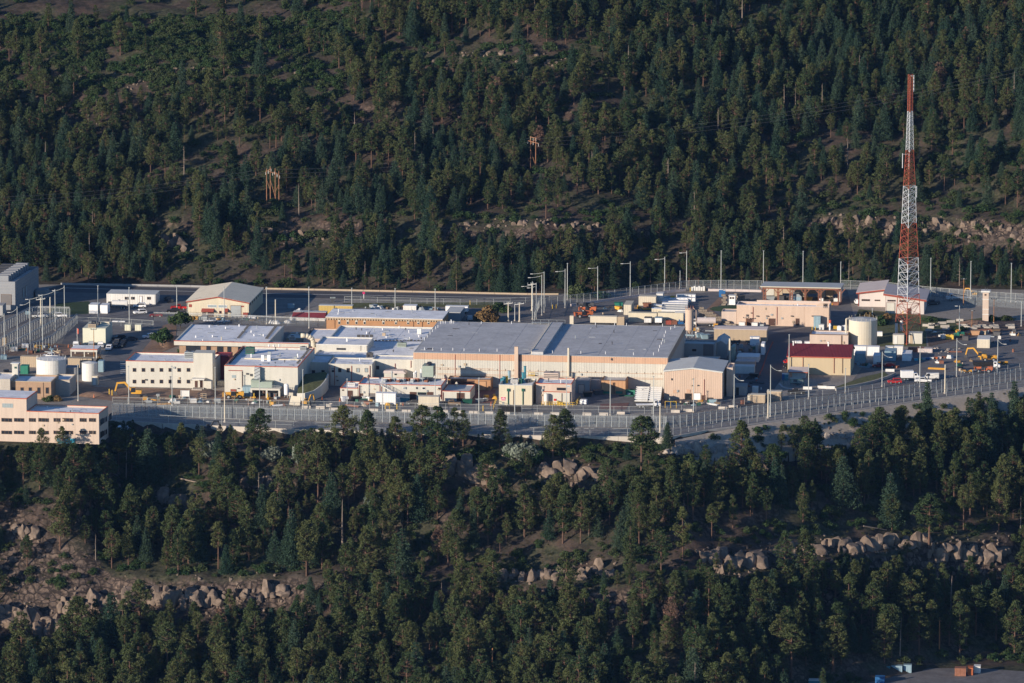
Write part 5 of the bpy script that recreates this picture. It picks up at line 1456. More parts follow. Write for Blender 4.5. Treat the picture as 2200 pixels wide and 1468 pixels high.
# tall open shed
Os = Bld('open_shed', 'open-fronted storage shed on rust-red lattice columns', 'shed', (1637, 652), (1803, 654), top=617, depth=16)
Os.part('roof', MB().xprism([(-.8, Os.h + .1), (16.5, Os.h - 1.0), (16.5, Os.h - .7), (-.8, Os.h + .45)], -.6, Os.w + .6), 'metal_roof')
Os.part('fascia', MB().box(-.6, Os.w + .6, -.95, -.803, Os.h + .12, Os.h + .42), 'cream_metal')
n = 9
for i in range(n): Os.part('back_panel', MB().box(Os.w * i / n + .08, Os.w * (i + 1) / n - .08, 15.6, 15.8, 1.2 if i % 3 == 2 else 0, Os.h - 1.2), 'tan_wall' if i % 3 else 'cream_wall')
Os.part('end_wall', MB().box(Os.w + .0, Os.w + .25, 0, 15.5, 0, Os.h - 1.1), 'cream_wall')
for f in (.015, .2, .36, .55, .73, .985):
    x = Os.w * f; wdt = 1.0 if f in (.015, .36, .73, .985) else .5
    b = MB()
    for dx in (0, wdt): b.box(x + dx - .12, x + dx + .12, 0, .3, 0, Os.h - .2)
    for k in range(6): z = (Os.h - .4) * k / 6; b.bar((x, .15, z), (x + wdt, .15, z + (Os.h - .4) / 6), .16); b.bar((x + wdt, .15, z), (x, .15, z + (Os.h - .4) / 6), .16)
    for s_ in (-1, 1): b.bar((x + wdt / 2, .15, Os.h - 2.4), (x + wdt / 2 + s_ * 2.0, .15, Os.h - .1), .25)
    Os.part('column', b, 'rust')
b = MB(); b.box(0, Os.w, .0, .3, Os.h - .6, Os.h - .05); b.build('beam', 'rust', Os.e)
# peach building on the right
Qp = Bld('peach_building', 'long peach building with brown doors and raised right corner', 'building', (1582.5, 699), (1781, 702), top=656, depth=8)
Qp.flat('peach_wall', 'white_roof', 'pinkgrey_roof', .7)
for i in range(4):
    a, b = [(1582.6, 1617.5), (1618.5, 1669), (1670, 1728), (1729, 1780.5)][i]
    Qp.part('wall_panel', MB().box(Qp.lx(a, 680) + .05, Qp.lx(b, 680) - .05, -.07, -.003, .05, Qp.h - .1), 'peach_wall')
for a, b in ((1603, 1615), (1652, 1665), (1710, 1716.5)): Qp.door(a, 685, b, 699.5).location = (0, -.075, 0)
for px in (1618, 1669.5): Qp.pipe(px, 660, 698, 'maroon_trim', .1)
for px in (1625, 1646, 1699, 1744): a, b, c, d = Qp.rect(px, 678, px + 4.5, 680); Qp.part('wall_lamp', MB().box(a, b, -.6, -.072, c, d), 'dark_grey')
x = Qp.lx(1752, 660); Qp.part('raised_parapet', MB().prism([(x, Qp.h + .23), (Qp.w, Qp.h + .23), (Qp.w, Qp.h + 1.4), (x + 1.6, Qp.h + 1.4)], -.05, .3), 'peach_wall')
Qp.window(1769, 652.5, 1778, 662, 'glass', 'dark_grey', 1)
Qp.part('back_parapet', MB().box(Qp.lx(1622, 650), Qp.w, Qp.d - .3, Qp.d + .05, Qp.h + .125, Qp.h + .7), 'pink_wall')
q = Bld('peach_wing', 'low peach wing left of the long peach building', 'building', (1550, 698), (1582, 699), top=669.5, depth=6); q.flat('pink_wall', 'grey_roof', None, .2)
cbox('gas_cabinet', 'tall grey cabinet with blue top against the peach building', 'cabinet', (1748, 705), (1762.5, 705), 680, 'light_blue', 2, ribs=2)
cbox('gas_cabinet', 'shorter pale grey cabinet in front of the tall one', 'cabinet', (1759, 709), (1770, 709), 698, 'dirty_white', 2, ribs=0)
# stepped stone terraces
def blocks(name, label, A, B, rows, n, m='gabion', bl=1.6, step=1):
    a = G(*A); b = G(*B); L_ = (b - a).length
    e = empty(name, label, 'retaining wall', tuple(a), math.atan2(b.y - a.y, b.x - a.x)); k = int(L_ / bl)
    r = random.Random(int(A[0]))
    for j in range(rows):
        for i in range(k - int(j * step)):
            MB().box(i * bl + .04 + (j % 2) * .5, (i + 1) * bl - .04 + (j % 2) * .5, j * .5 + r.uniform(0, .15), j * .5 + 1.4, j * .75 + .02, j * .75 + .73).build('block', m, e)
blocks('gabion_wall', 'stepped stone block wall left of the peach wing', (1500, 690), (1560, 690), 6, 10, step=1.0)
blocks('gabion_wall', 'short block wall just right of the guard cabin', (1590, 655), (1613, 652), 5, 6, step=.5)
blocks('gabion_wall', 'rough block wall just left of the guard cabin', (1550, 657), (1566, 657), 5, 5, step=0)
blocks('gabion_wall', 'low tumbled block row in front of the peach wing', (1545, 699), (1583, 702), 3, 8, step=2)
gc = Bld('guard_cabin', 'small white guard cabin with dark windows on a grassy mound', 'cabin', (1566, 658), (1579.5, 658.5), top=636, depth=2.3)
gc.part('body', MB().box(0, gc.w, 0, 2.3, .5, gc.h), 'white_paint'); gc.part('roof', MB().box(-.2, gc.w + .2, -.2, 2.5, gc.h, gc.h + .15), 'dirty_white'); gc.part('slab', MB().box(-.6, gc.w + .8, -.6, 2.6, 0, .5), 'concrete')
gc.window(1567.5, 638.5, 1571.5, 642.5, 'glass', 'frame_brown'); gc.window(1573, 638.5, 1577, 642.5, 'glass', 'frame_brown')
def porta(label, px, py, w=1.25, h=2.4, m='blue', grp=None):
    p = G(px, py); e = empty('portable_toilet', label, 'portable toilet', tuple(p), -.1, grp)
    MB().box(-w / 2, w / 2, 0, 1.2, .1, h - .2).build('cabin', m, e); MB().box(-w / 2 - .03, w / 2 + .03, -.03, 1.23, h - .197, h).build('roof', 'dirty_white', e)
    MB().box(-w / 2 + .15, w / 2 - .15, -.05, -.003, .15, h - .35).build('door', m, e); MB().box(w / 2 - .35, w / 2 - .22, -.08, -.053, 1.1, 1.2).build('handle', 'dirty_white', e)
    return e
porta('larger blue portable toilet left of the guard cabin', 1549, 639, 1.5, 2.9); porta('blue portable toilet behind the guard cabin mound', 1554.5, 639, 1.3, 2.6)
porta('blue portable toilet beside the green generator', 1684, 818); porta('teal portable toilet beside the green generator', 1689.5, 819, m='teal')

tn = Bld('long_tan_shed', 'long low tan shed with brown roof in front of the peach building', 'shed', (1534, 734), (1647, 735), top=706, back=(1538, 701)); tn.d = 6
tn.part('wall', MB().box(0, tn.w, 0, 6, 0, tn.h - .2), 'tan_wall'); tn.part('roof', MB().xprism([(-.3, tn.h - .197), (6.3, tn.h - .197), (6.3, tn.h + .1), (3, tn.h + .4), (-.3, tn.h)], -.2, tn.w + .2), 'pinkgrey_roof')
b = MB()
for i in range(40): x = tn.w * (i + .5) / 40; b.box(x - .04, x + .04, -.05, -.003, .05, tn.h - .3)
tn.part('cladding_rib', b, 'tan_wall')
# red-roofed building
Sr = Bld('red_roof_building', 'beige building with bright maroon standing-seam roof', 'building', (1692, 804), (1827, 807.5), top=766, depth=16.8)
Sr.gable('tan_wall', 'maroon_roof', 'red_trim', 2.75, .35, 'width')
b = MB(); n = 44
for i in range(n + 1):
    x = Sr.w * i / n; b.bar((x, -.3, Sr.h + .24), (x, 8.35, Sr.h + 3.05), .07, .12)
o = Sr.part('roof_seam', b, 'maroon_roof')
MT['beige_wall'] = mat('beige_wall', (0.55, 0.45, 0.30), var=.07, scale=.35, streak=True)
for ch in Sr.e.children:
    if ch.name.startswith('wall'): ch.data.materials[0] = MT['beige_wall']
b = MB()
for i in range(60): x = Sr.w * (i + .5) / 60; b.box(x - .03, x + .03, -.04, -.003, .05, Sr.h - .1)
Sr.part('cladding_rib', b, 'beige_wall')
for px in (1725, 1792, 1810): Sr.pipe(px, 768, 802, 'maroon_trim' if px != 1810 else 'frame_brown', .09)
for px, py in ((1705, 743), (1780, 745), (1780.5, 750)): 
    x = Sr.lx(px, 745, 8); Sr.part('roof_vent', MB().cyl((x, 7, Sr.h + 2.2), (x, 7, Sr.h + 3.8), .2, n=8).cyl((x, 7, Sr.h + 3.8), (x, 7, Sr.h + 4.1), .35, n=8), 'white_paint')
Tb = Bld('low_cream_building', 'low cream building with striped cone on its white roof', 'building', (1739.5, 745), (1822, 746), top=719, back=(1743, 710)); Tb.flat('pink_wall', 'white_roof', 'frame_brown', .3)
Tb.vent(1783, 713, 3.0, .55, 'white_paint', 'striped_stack'); x, y = Tb.top(1783, 713, Tb.h - .5); Tb.part('stack_top', MB().cyl((x, y, Tb.h + 2.6), (x, y, Tb.h + 3.6), .42, n=10), 'orange_white'); Tb.pipe(1808, 721, 742, 'frame_brown', .15)
# silo
sp_ = G(1481, 737); si = empty('silo', 'slim peach silo on a steel frame behind the hall corner', 'silo', tuple(sp_), 0)
kk_ = F / (sp_ - CAMP).length; h0 = (737 - 708) / kk_; h1 = (737 - 664) / kk_
MB().lathe([(.3, h0 - 1.6), (1.45, h0), (1.45, h1), (.3, h1 + .5)], 18).build('vessel', 'peach_wall', si)
for i in range(4):
    a = .785 + i * 1.571; x_, y_ = 1.3 * math.cos(a), 1.3 * math.sin(a); MB().box(x_ - .12, x_ + .12, y_ - .12, y_ + .12, 0, h0).build('leg', 'blue_grey_wall', si)
    a2 = a + 1.571; MB().bar((x_, y_, 0.3), (1.3 * math.cos(a2), 1.3 * math.sin(a2), h0 - .5), .12).build('brace', 'blue_grey_wall', si)
MB().cyl((2.3, 0, 0), (2.3, 0, h1 - .4), .12, n=6).cyl((2.3, 0, h1 - .4), (1.2, 0, h1 + .6), .12, n=6).build('pipe', 'peach_wall', si)
rr = MB()
for i in range(10): a = 6.283 * i / 10; rr.box(1.4 * math.cos(a) - .05, 1.4 * math.cos(a) + .05, 1.4 * math.sin(a) - .05, 1.4 * math.sin(a) + .05, h1, h1 + 1.2)
rr.build('top_railing', 'rust', si)
# white vehicle garage by the mast
MT['pale_pink'] = mat('pale_pink', (0.58, 0.52, 0.49), var=.06, streak=True)
V1 = Bld('garage_hall', 'pale pink garage hall with maroon trim and grey roof behind the mast', 'garage', (1902.5, 674), (1985, 676), top=633.5, depth=22)
V1.part('wall', MB().prism([(0, 0), (V1.w, 0), (V1.w, V1.h - 1.6), (0, V1.h)], 0, 20), 'pale_pink')
V1.part('roof', MB().prism([(-.8, V1.h + .3), (V1.w + .9, V1.h - 1.7), (V1.w + .9, V1.h - 1.4), (-.8, V1.h + .6)], -1.0, 21), 'pinkgrey_roof')
V1.part('edge', MB().prism([(-.8, V1.h - .1), (V1.w + .9, V1.h - 2.1), (V1.w + .9, V1.h - 1.45), (-.8, V1.h + .55)], -1.12, -1.003), 'maroon_trim')
V1.window(1906.5, 644.5, 1924, 648, 'glass', 'frame_brown', 3); V1.window(1932, 645, 1949, 649, 'glass', 'frame_brown', 3); V1.door(1905, 651, 1922, 672, 'cream_wall', 'garage_door', False); V1.door(1951, 663, 1957, 675)
V2 = Bld('garage_wing', 'lower wing of the pale garage with slot windows', 'garage', (1843.5, 659), (1902, 661), top=629, depth=20)
V2.part('wall', MB().prism([(0, 0), (V2.w, 0), (V2.w, V2.h + 1.1), (0, V2.h)], 0, 18), 'pale_pink')
V2.part('roof', MB().prism([(-.7, V2.h - .1), (V2.w, V2.h + 1.3), (V2.w, V2.h + 1.6), (-.7, V2.h + .2)], -.8, 20), 'pinkgrey_roof')
V2.part('edge', MB().prism([(-.7, V2.h - .4), (V2.w, V2.h + 1.0), (V2.w, V2.h + 1.5), (-.7, V2.h + .1)], -.92, -.803), 'maroon_trim')
V2.window(1851, 643, 1869, 647, 'glass', 'frame_brown', 3); V2.window(1879, 644, 1891, 647, 'glass', 'frame_brown', 2); V2.pipe(1844.5, 631, 658, 'maroon_trim', .12)
# watchtower
X_ = Bld('watchtower', 'slim square pink watchtower with overhanging cap', 'watchtower', (2110.5, 692), (2123.5, 692), top=628, depth=2.2)
X_.part('shaft', MB().box(0, X_.w, 0, 2.2, 0, X_.h), 'pink_wall'); X_.part('cap', MB().box(-.6, X_.w + .6, -.6, 2.8, X_.h, X_.h + .55), 'dirty_white'); X_.window(2115, 632, 2119, 635.5); X_.part('aerial', MB().cyl((.9, 1, X_.h + .55), (.9, 1, X_.h + 1.5), .08, n=5).cyl((1.6, 1, X_.h + .55), (1.6, 1, X_.h + 1.3), .08, n=5), 'dark_grey')
for yy in (643, 664, 675): a, b, c, d = X_.rect(2111, yy, 2123, yy + 1.2); X_.part('band', MB().box(-.04, X_.w + .04, -.05, -.003, c, d), 'dirty_white')

# lattice mast
LB = [G(1922.5, 722), G(1979, 718), G(1948, 742)]
cen = (LB[0] + LB[1] + LB[2]) / 3
mast = empty('lattice_mast', 'very tall orange and white three-legged lattice radio mast', 'radio mast', tuple(cen), 0)
km = F / (cen - CAMP).length
def mz(py): return (P(cen.x, cen.y, 0)[1] - py) / km / math.cos(PITCH) * (1 - .002)
base = [p - cen for p in LB]; bw = (LB[1] - LB[0]).length
WID = [(0, 57), (mz(638), 46), (mz(559), 41), (mz(484), 32), (mz(403), 25.5), (mz(326), 16.5), (mz(243), 11), (mz(165), 10)]
def legp(i, z):
    wpx = np.interp(z, [a for a, b in WID], [b for a, b in WID]); f = wpx / 57.0
    return Vector((base[i].x * f, base[i].y * f, z))
for (y0, y1, m, n, tr_) in ((None, 638, 'tower_orange', 4, .12), (638, 559, 'tower_white', 5, .12), (559, 484, 'tower_orange', 5, .11), (484, 403, 'tower_white', 6, .10), (403, 326, 'tower_orange', 7, .09), (326, 243, 'tower_white', 9, .085), (243, 165, 'tower_orange', 10, .08)):
    z0 = 0 if y0 is None else mz(y0); z1 = mz(y1)
    sec = MB()
    for k in range(n + 1):
        z = lerp(z0, z1, k / n)
        for i in range(3): sec.bar(legp(i, z), legp((i + 1) % 3, z), tr_ * .8)
    so = sec.build('tower_section', m, mast)
    for i in range(3): MB().cyl(legp(i, z0), legp(i, z1), tr_ * 1.15, n=6).build('leg', m, so)
    br = MB()
    for k in range(n):
        za, zb_ = lerp(z0, z1, k / n), lerp(z0, z1, (k + 1) / n)
        for i in range(3): br.bar(legp(i, za), legp((i + 1) % 3, zb_), tr_); br.bar(legp((i + 1) % 3, za), legp(i, zb_), tr_)
    br.build('bracing', m, so)
for (px, ya, yb) in ((1963, 165, 200), (1939, 331, 362), (1953, 331, 365), (1969, 401, 425)):
    x = (px - P(cen.x, cen.y, mz(ya))[0]) / km; MB().cyl((x, -1, mz(yb)), (x, -1, mz(ya)), .14, n=6).bar((0, -.5, mz(ya) - .3), (x, -1, mz(ya) - .3), .1).build('antenna', 'tower_white', mast)
for px, y0, y1 in ((1925, 693, 718), (1936, 687, 709)):
    x = (px - 1950) / km; MB().cyl((x, -2, mz(y1)), (x, -2, mz(y0)), .5, n=10).build('feed_drum', 'dirty_white', mast)
cbox('equipment_hut', 'small cream equipment hut at the mast foot', 'hut', (1918, 740), (1942, 740.5), 719.5, 'cream_wall', 3, ribs=0, door=(.1, .4, 'dirty_white'))
cbox('equipment_hut', 'larger cream equipment hut right of the mast foot', 'hut', (1952, 739), (1981, 739), 716, 'cream_wall', 4, ribs=0, door=(.1, .3, 'tan_wall'))

# ------------------------------------------------------------------ membrane patches, small fittings and drains on the big roofs
rf_ = random.Random(21)
for B0, n_, zz in ((K, 16, K.h - .02), (E4, 22, E4.h - .405), (D_, 9, D_.h - .5), (A_, 10, A_.h - .25), (E1, 4, E1.h - .4), (C_, 6, C_.h - .5), (J, 7, J.h - .35), (R_, 6, R_.h - .5), (Qp, 4, Qp.h - .7), (Bb, 8, Bb.h + .15), (N_, 3, N_.h - .3)):
    for i in range(n_):
        x = rf_.uniform(1.5, B0.w - 4); y = rf_.uniform(1.2, max(1.4, B0.d - 4)); a = rf_.uniform(.6, 2.6); b = rf_.uniform(.5, 2.2)
        B0.part('roof_patch', MB().box(x, x + a, y, min(y + b, B0.d - .5), zz, zz + .03 + .004 * i), rf_.choice(['grey_roof', 'metal_roof', 'white_roof'] if B0 is not K else ['metal_roof', 'asphalt', 'metal_roof']))
        if i % 2 == 0:
            x = rf_.uniform(1.5, B0.w - 3); y = rf_.uniform(1.2, max(1.4, B0.d - 2)); h = rf_.uniform(.4, 1.1)
            B0.part('roof_vent', MB().cyl((x, y, zz), (x, y, zz + h), .14, n=6).cyl((x, y, zz + h), (x, y, zz + h + .12), .26, n=6), rf_.choice(['galvanised', 'white_paint', 'dark_grey']))
# gutters, hose runs and small boxes on the long walls
for B0, n_ in ((C_, 5), (D_, 6), (E1, 4), (J, 8), (Qp, 7), (Hh, 5), (R_, 5), (K, 10), (N_, 3), (Tb, 3)):
    off = .2 if B0 is K else .0
    for i in range(n_):
        x = rf_.uniform(.6, B0.w - 1); z = rf_.uniform(1.2, B0.h - 1)
        B0.part('wall_box', MB().box(x, x + rf_.uniform(.3, .8), -.3 - off, -.17 - off, z, z + rf_.uniform(.3, .8)), rf_.choice(['galvanised', 'dark_grey', 'tan_wall']))
# ------------------------------------------------------------------ rim walls, bank, kerbs
def polyline(pts, z=0.0, step=2.4):
    q = [G(a, b, z) for a, b in pts]; out = [q[0]]; carry = 0
    for i in range(len(q) - 1):
        a, b = q[i], q[i + 1]; L_ = (b - a).length; t = step - carry
        while t < L_: out.append(a + (b - a) * (t / L_)); t += step
        carry = L_ - (t - step)
    out.append(q[-1]); return out
def chain(name, label, cat, pts, z0, z1, th, m, step, part='segment', off=(0, 0), gap=.04, group=None, jit=0, kind=None):
    q = polyline(pts, 0, step); o = q[0]
    e = empty(name, label, cat, tuple(o), 0, group)
    if kind: e['kind'] = kind
    for a, b in zip(q[:-1], q[1:]):
        d = (b - a)
        if d.length < .3: continue
        L_ = d.length; d.normalize(); n = Vector((-d.y, d.x, 0)); a2 = a + d * gap - o + n * off[0]; b2 = b - d * gap - o + n * off[0]
        zt = z1 + (rnd.uniform(-jit, jit) if jit else 0)
        vs = [a2, b2, b2 + n * th, a2 + n * th]
        MB().add([(v.x, v.y, z0) for v in vs] + [(v.x, v.y, zt) for v in vs], [(0, 3, 2, 1), (4, 5, 6, 7), (0, 1, 5, 4), (1, 2, 6, 5), (2, 3, 7, 6), (3, 0, 4, 7)]).build(part, m, e, fix=False)
    return e
chain('retaining_wall', 'long pale concrete retaining wall under the patrol road', 'retaining wall', [(350, 912), (400, 914), (600, 923), (900, 933), (1200, 939), (1442, 941.5)], -3.0, .35, .35, 'pale_concrete', 5.5, 'wall_panel')
chain('retaining_wall', 'shaded low concrete wall between pink office and patrol road', 'retaining wall', [(246, 905), (349, 911)], -2.6, .3, .35, 'concrete', 5.5, 'wall_panel')
chain('kerb', 'pale kerb on top of the soil bank along the patrol road', 'kerb', [(1444, 940.5), (1520, 926.5), (1600, 916.5), (1700, 902.5), (1850, 881.5), (1990, 861.5), (2100, 847.5), (2200, 834.5), (2330, 820)], -.6, .38, .5, 'pale_concrete', 4)
def bank():
    V = []; Fc = []; xs = np.arange(52, 232, 2.5); ss = [.55, 1.5, 4, 7, 10, 13, 15.2]
    for x in xs:
        for s in ss: y = rimY(x) - s; V.append((x, y, ht(x, y) * .55 + .45 * -float(np.interp(s, [0, .6, 1.5, 15, 20], [0, .1, .4, 9, 12.5])) + .45))
    n = len(ss)
    for i in range(len(xs) - 1):
        for j in range(n - 1): Fc.append((i * n + j, i * n + j + 1, (i + 1) * n + j + 1, (i + 1) * n + j))
    me = bpy.data.meshes.new('soil_bank'); me.from_pydata(V, [], Fc); me.materials.append(MT['bank_soil']); me.update()
    if me.polygons[0].normal.z < 0: me.flip_normals()
    o = link(bpy.data.objects.new('soil_bank', me)); o['kind'] = 'structure'
bank()
def pilewall(x0, x1, label):
    e = empty('post_and_panel_wall', label, 'retaining wall', (x0, rimY(x0) - 16.5, ht(x0, rimY(x0) - 16.5)), 0); o = e.location
    x = x0
    while x < x1:
        y = rimY(x) - 16.5; z = ht(x, y); y2 = rimY(x + 2.4) - 16.5; z2 = ht(x + 2.4, y2)
        a = Vector((x, y, z)) - o; b = Vector((x + 2.4, y2, z2)) - o
        MB().add([a + Vector((.2, 0, -.5)), b + Vector((-.2, 0, -.5)), b + Vector((-.2, .3, -.5)), a + Vector((.2, .3, -.5)), a + Vector((.2, 0, 2.3)), b + Vector((-.2, 0, 2.3)), b + Vector((-.2, .3, 2.3)), a + Vector((.2, .3, 2.3))],
                 [(0, 3, 2, 1), (4, 5, 6, 7), (0, 1, 5, 4), (1, 2, 6, 5), (2, 3, 7, 6), (3, 0, 4, 7)]).build('wall_panel', 'pale_concrete', e)
        MB().box(a.x - .14, a.x + .14, a.y - .25, a.y + .35, a.z - .5, a.z + 2.9).build('post', 'black_paint', e)
        x += 2.4
pilewall(55, 76, 'low wall of pale panels between black steel posts above the pale rocks')
pilewall(84, 112, 'shaded wall of panels between black steel posts under the soil bank')

def fence(name, label, pts, h, step, m='pole_grey', r=.06, mesh='fence_mesh', wire=False, lean=False, rail=True, group=None, z=0.0):
    q = polyline(pts, z, step); o = q[0]
    e = empty(name, label, 'fence', tuple(o), 0, group)
    pm = MB().cyl((0, 0, -.1), (0, 0, h + (.0 if not lean else .1)), r, n=5)
    if lean: pm.bar((0, -1.0, 0), (0, .15, h * .98), .14, .14); pm.bar((0, 0, h), (0, -.6, h + .5), .12, .1)
    me = None
    for i, p in enumerate(q):
        if me is None: po = pm.build('post', m, e); me = po.data
        else: po = link(bpy.data.objects.new('post', me), e)
        po.location = p - o; po.rotation_euler = (rnd.gauss(0, .012), rnd.gauss(0, .012), 0)
    V = []; Fc = []; rb = MB(); wr = MB()
    for a, b in zip(q[:-1], q[1:]):
        k = len(V); V += [tuple(a - o), tuple(b - o), tuple(b - o + Vector((0, 0, h))), tuple(a - o + Vector((0, 0, h)))]; Fc.append((k, k + 1, k + 2, k + 3))
        if rail:
            rb.bar(a - o + Vector((0, 0, h)), b - o + Vector((0, 0, h)), .07)
            rb.bar(a - o + Vector((0, 0, h * .5)), b - o + Vector((0, 0, h * .5)), .05)
        if wire: wr.cyl(a - o + Vector((0, 0, h + .25)), b - o + Vector((0, 0, h + .25)), .33, n=6, cap=False)
    mm = bpy.data.meshes.new('mesh'); mm.from_pydata(V, [], Fc); mm.materials.append(MT[mesh]); mm.update()
    link(bpy.data.objects.new('wire_mesh', mm), e)
    if rail: rb.build('rail', m, e)
    if wire: wr.build('razor_wire', 'razor_wire', e)
    return e
MAIN = [(242, 893), (560, 901), (700, 905), (1000, 912), (1280, 918), (1430, 920)]
MAIN2 = [(1432, 920), (1470, 917), (1650, 893), (1800, 873), (1900, 861), (2000, 846), (2200, 815), (2330, 797)]
fence('security_fence', 'tall front security fence with close square posts', MAIN, 3.7, 2.4, 'galvanised', .12, wire=False)
fence('security_fence', 'tall front security fence with slanting struts towards the hangar side', MAIN2, 3.8, 2.4, 'galvanised', .11, lean=True)
fence('inner_fence', 'second high fence line a few steps behind the square-posted front fence', [(x, y - 8) for x, y in MAIN], 3.2, 3.6, 'dark_grey', .10)
fence('inner_fence', 'second high fence line behind the strutted front fence', [(x, y - 8) for x, y in MAIN2], 3.0, 3.6, 'dark_grey', .08)
fence('kerb_fence', 'thin chain-link fence on the edge above the concrete retaining wall', [(250, 902), (400, 911), (600, 920), (900, 930), (1200, 936), (1440, 938)], 2.4, 6, 'pole_grey', .06, 'fence_mesh_thin')
fence('kerb_fence', 'thin chain-link fence on the edge above the soil bank', [(1446, 936), (1520, 922), (1600, 911), (1700, 898), (1850, 877), (1990, 857), (2200, 831), (2330, 816)], 2.4, 3.6, 'pole_grey', .06, 'fence_mesh_thin')
fence('yard_fence', 'low fence between the dirt yard and the front fences', [(242, 869), (640, 877), (1000, 884), (1400, 890)], 2.4, 5, 'pole_grey', .05, 'fence_mesh_thin')
fence('yard_fence', 'low fence between the hangar yard and the front fences', [(1402, 890), (1500, 884), (1560, 876), (1650, 863), (1800, 851), (1900, 838), (2050, 814), (2200, 795), (2330, 780)], 2.4, 5, 'pole_grey', .05, 'fence_mesh_thin')
fence('perimeter_fence', 'rear perimeter fence curving along the pale kerb wall', [(1145, 664), (1214, 655), (1284, 648), (1354, 638), (1428, 629), (1475, 623), (1550, 622), (1637, 623)], 3.4, 2.8, 'pole_grey', .07)
fence('perimeter_fence', 'rear perimeter fence behind the white garage and watchtower', [(1806, 622), (1900, 626), (1990, 636), (2090, 645), (2200, 652), (2330, 660)], 3.4, 3.6, 'pole_grey', .07)
fence('perimeter_fence', 'nearer rear fence behind the watchtower', [(1990, 644), (2090, 656), (2200, 664), (2330, 672)], 3.0, 3.6, 'dark_grey', .06)
fence('perimeter_fence', 'outermost fence running up the left corner toward the highway', [(-40, 735), (0, 718), (30, 702), (63, 684), (75, 681), (150, 683)], 3.4, 2.6, 'pole_grey', .08, wire=True)
fence('perimeter_fence', 'middle razor-wire fence running up the left corner', [(-40, 768), (0, 750), (60, 718), (115, 692), (122, 688)], 3.4, 2.6, 'pole_grey', .08, wire=True)
fence('perimeter_fence', 'inner razor-wire fence running up the left corner', [(-40, 785), (0, 768), (60, 738), (120, 706), (135, 698)], 3.0, 2.6, 'pole_grey', .08, wire=True)
fence('perimeter_fence', 'straight wire-topped fence rising to the cube building', [(60, 762), (112, 742), (140, 720), (166, 696)], 3.2, 2.4, 'pole_grey', .08, 'fence_mesh', wire=True)
fence('perimeter_fence', 'low fence crossing behind the cube building', [(166, 697), (250, 700), (330, 705)], 2.6, 4, 'pole_grey', .05, 'fence_mesh_thin')
fence('perimeter_fence', 'fence along the road between gabled shed and office wing', [(330, 690), (450, 694), (600, 700), (700, 704)], 2.8, 4, 'dark_grey', .06, 'fence_mesh_thin', wire=True)
fence('perimeter_fence', 'second fence along the road behind the office wing', [(400, 686), (560, 694), (640, 698), (700, 700)], 2.6, 4, 'dark_grey', .06, 'fence_mesh_thin')
fence('highway_fence', 'thin fence between highway and brick building', [(740, 650), (1000, 656), (1100, 654), (1180, 648)], 2.2, 6, 'pole_grey', .05, 'fence_mesh_thin')
fence('gate_fence', 'razor-wire fence corner among the concrete utility poles', [(1148, 690), (1152, 676), (1158, 662), (1163, 655)], 3.2, 2.2, 'pole_grey', .08, wire=True)
chain('highway_barrier', 'tan concrete barrier along the far side of the highway', 'barrier', [(570, 622), (860, 628), (1140, 634), (1200, 634)], 0, .6, .35, 'tan_wall', 6)
chain('highway_barrier', 'shaded barrier along the highway beyond the trailer office', 'barrier', [(130, 612), (400, 617), (566, 622)], 0, .7, .35, 'grey_wall', 6)
chain('kerb_wall', 'low pinkish wall curving up to the container yard', 'wall', [(1227, 659), (1290, 650), (1354, 641), (1428, 631), (1474, 626)], 0, .9, .4, 'pinkgrey_roof', 5)
chain('kerb_wall', 'low pinkish wall running behind the guard cabin', 'wall', [(1521, 626), (1580, 627), (1636, 628.5)], 0, .9, .4, 'pinkgrey_roof', 5)
chain('kerb_wall', 'low grey block kerb sweeping round the grassy bank', 'wall', [(1796, 840), (1840, 832), (1880, 823), (1910, 813), (1925, 806)], 0, .9, .5, 'concrete', 3.2)
chain('red_kerb', 'thin red kerb line beside the sloping side road', 'kerb', [(1625, 822), (1640, 790), (1650, 760), (1662, 735)], 0, .2, .4, 'maroon_trim', 3)
chain('kerb', 'curved tan kerb under the green generator', 'kerb', [(1673, 826), (1680, 833), (1695, 837), (1712, 837)], 0, .3, .5, 'pinkgrey_roof', 3)

# jersey barriers
def barrier(px, py, w, label, grp, m='pale_concrete', rz=-.12):
    p = G(px, py); L_ = w / (F / (p - CAMP).length)
    o = MB().xprism([(-.32, 0), (.32, 0), (.2, .3), (.1, .95), (-.1, .95), (-.2, .3)], -L_ / 2, L_ / 2).build('barrier', m)
    o.location = p; o.rotation_euler = (0, 0, rz); tag(o, label, 'barrier', grp); return o
BR = [(658, 878, 'under the small excavator'), (688, 879, 'left of the concrete ring'), (717, 882, 'right of the concrete ring'), (803, 884, 'in front of the white trailer'), (838, 885, 'under the outside stair'), (873, 886, 'left of the beige container'), (953, 887, 'left of the parked brown pickup'),
      (985, 888, 'below the parked brown pickup'), (1017, 889, 'below the low shed chimney'), (1050, 890, 'left of the black screen'), (1086, 891, 'under the black screen'), (1157, 892, 'below the yellow railing start'), (1192, 892, 'below the yellow railing middle'), (1261, 893, 'left of the red pavement patch'),
      (1297, 893, 'under the red pavement patch'), (1333, 891, 'right of the red pavement patch'), (1451, 887, 'under the yellow pipe barrier'), (1478, 885, 'below the dark hangar door'), (1553, 880, 'below the hangar corner'), (1575, 877, 'right of the hangar corner')]
for x, y, wh in BR: barrier(x, y, 19, f'pale concrete road barrier {wh}', 'barriers along the front yard fence')
for x, y, wh in ((1735, 837, 'below the black generator'), (1766, 835, 'with white face left of the block kerb'), (1784, 836, 'at the start of the block kerb'), (1912, 799, 'at the top of the grassy bank')): barrier(x, y, 19, f'pale concrete road barrier {wh}', 'barriers by the red-roofed building', 'dirty_white')
k = 0
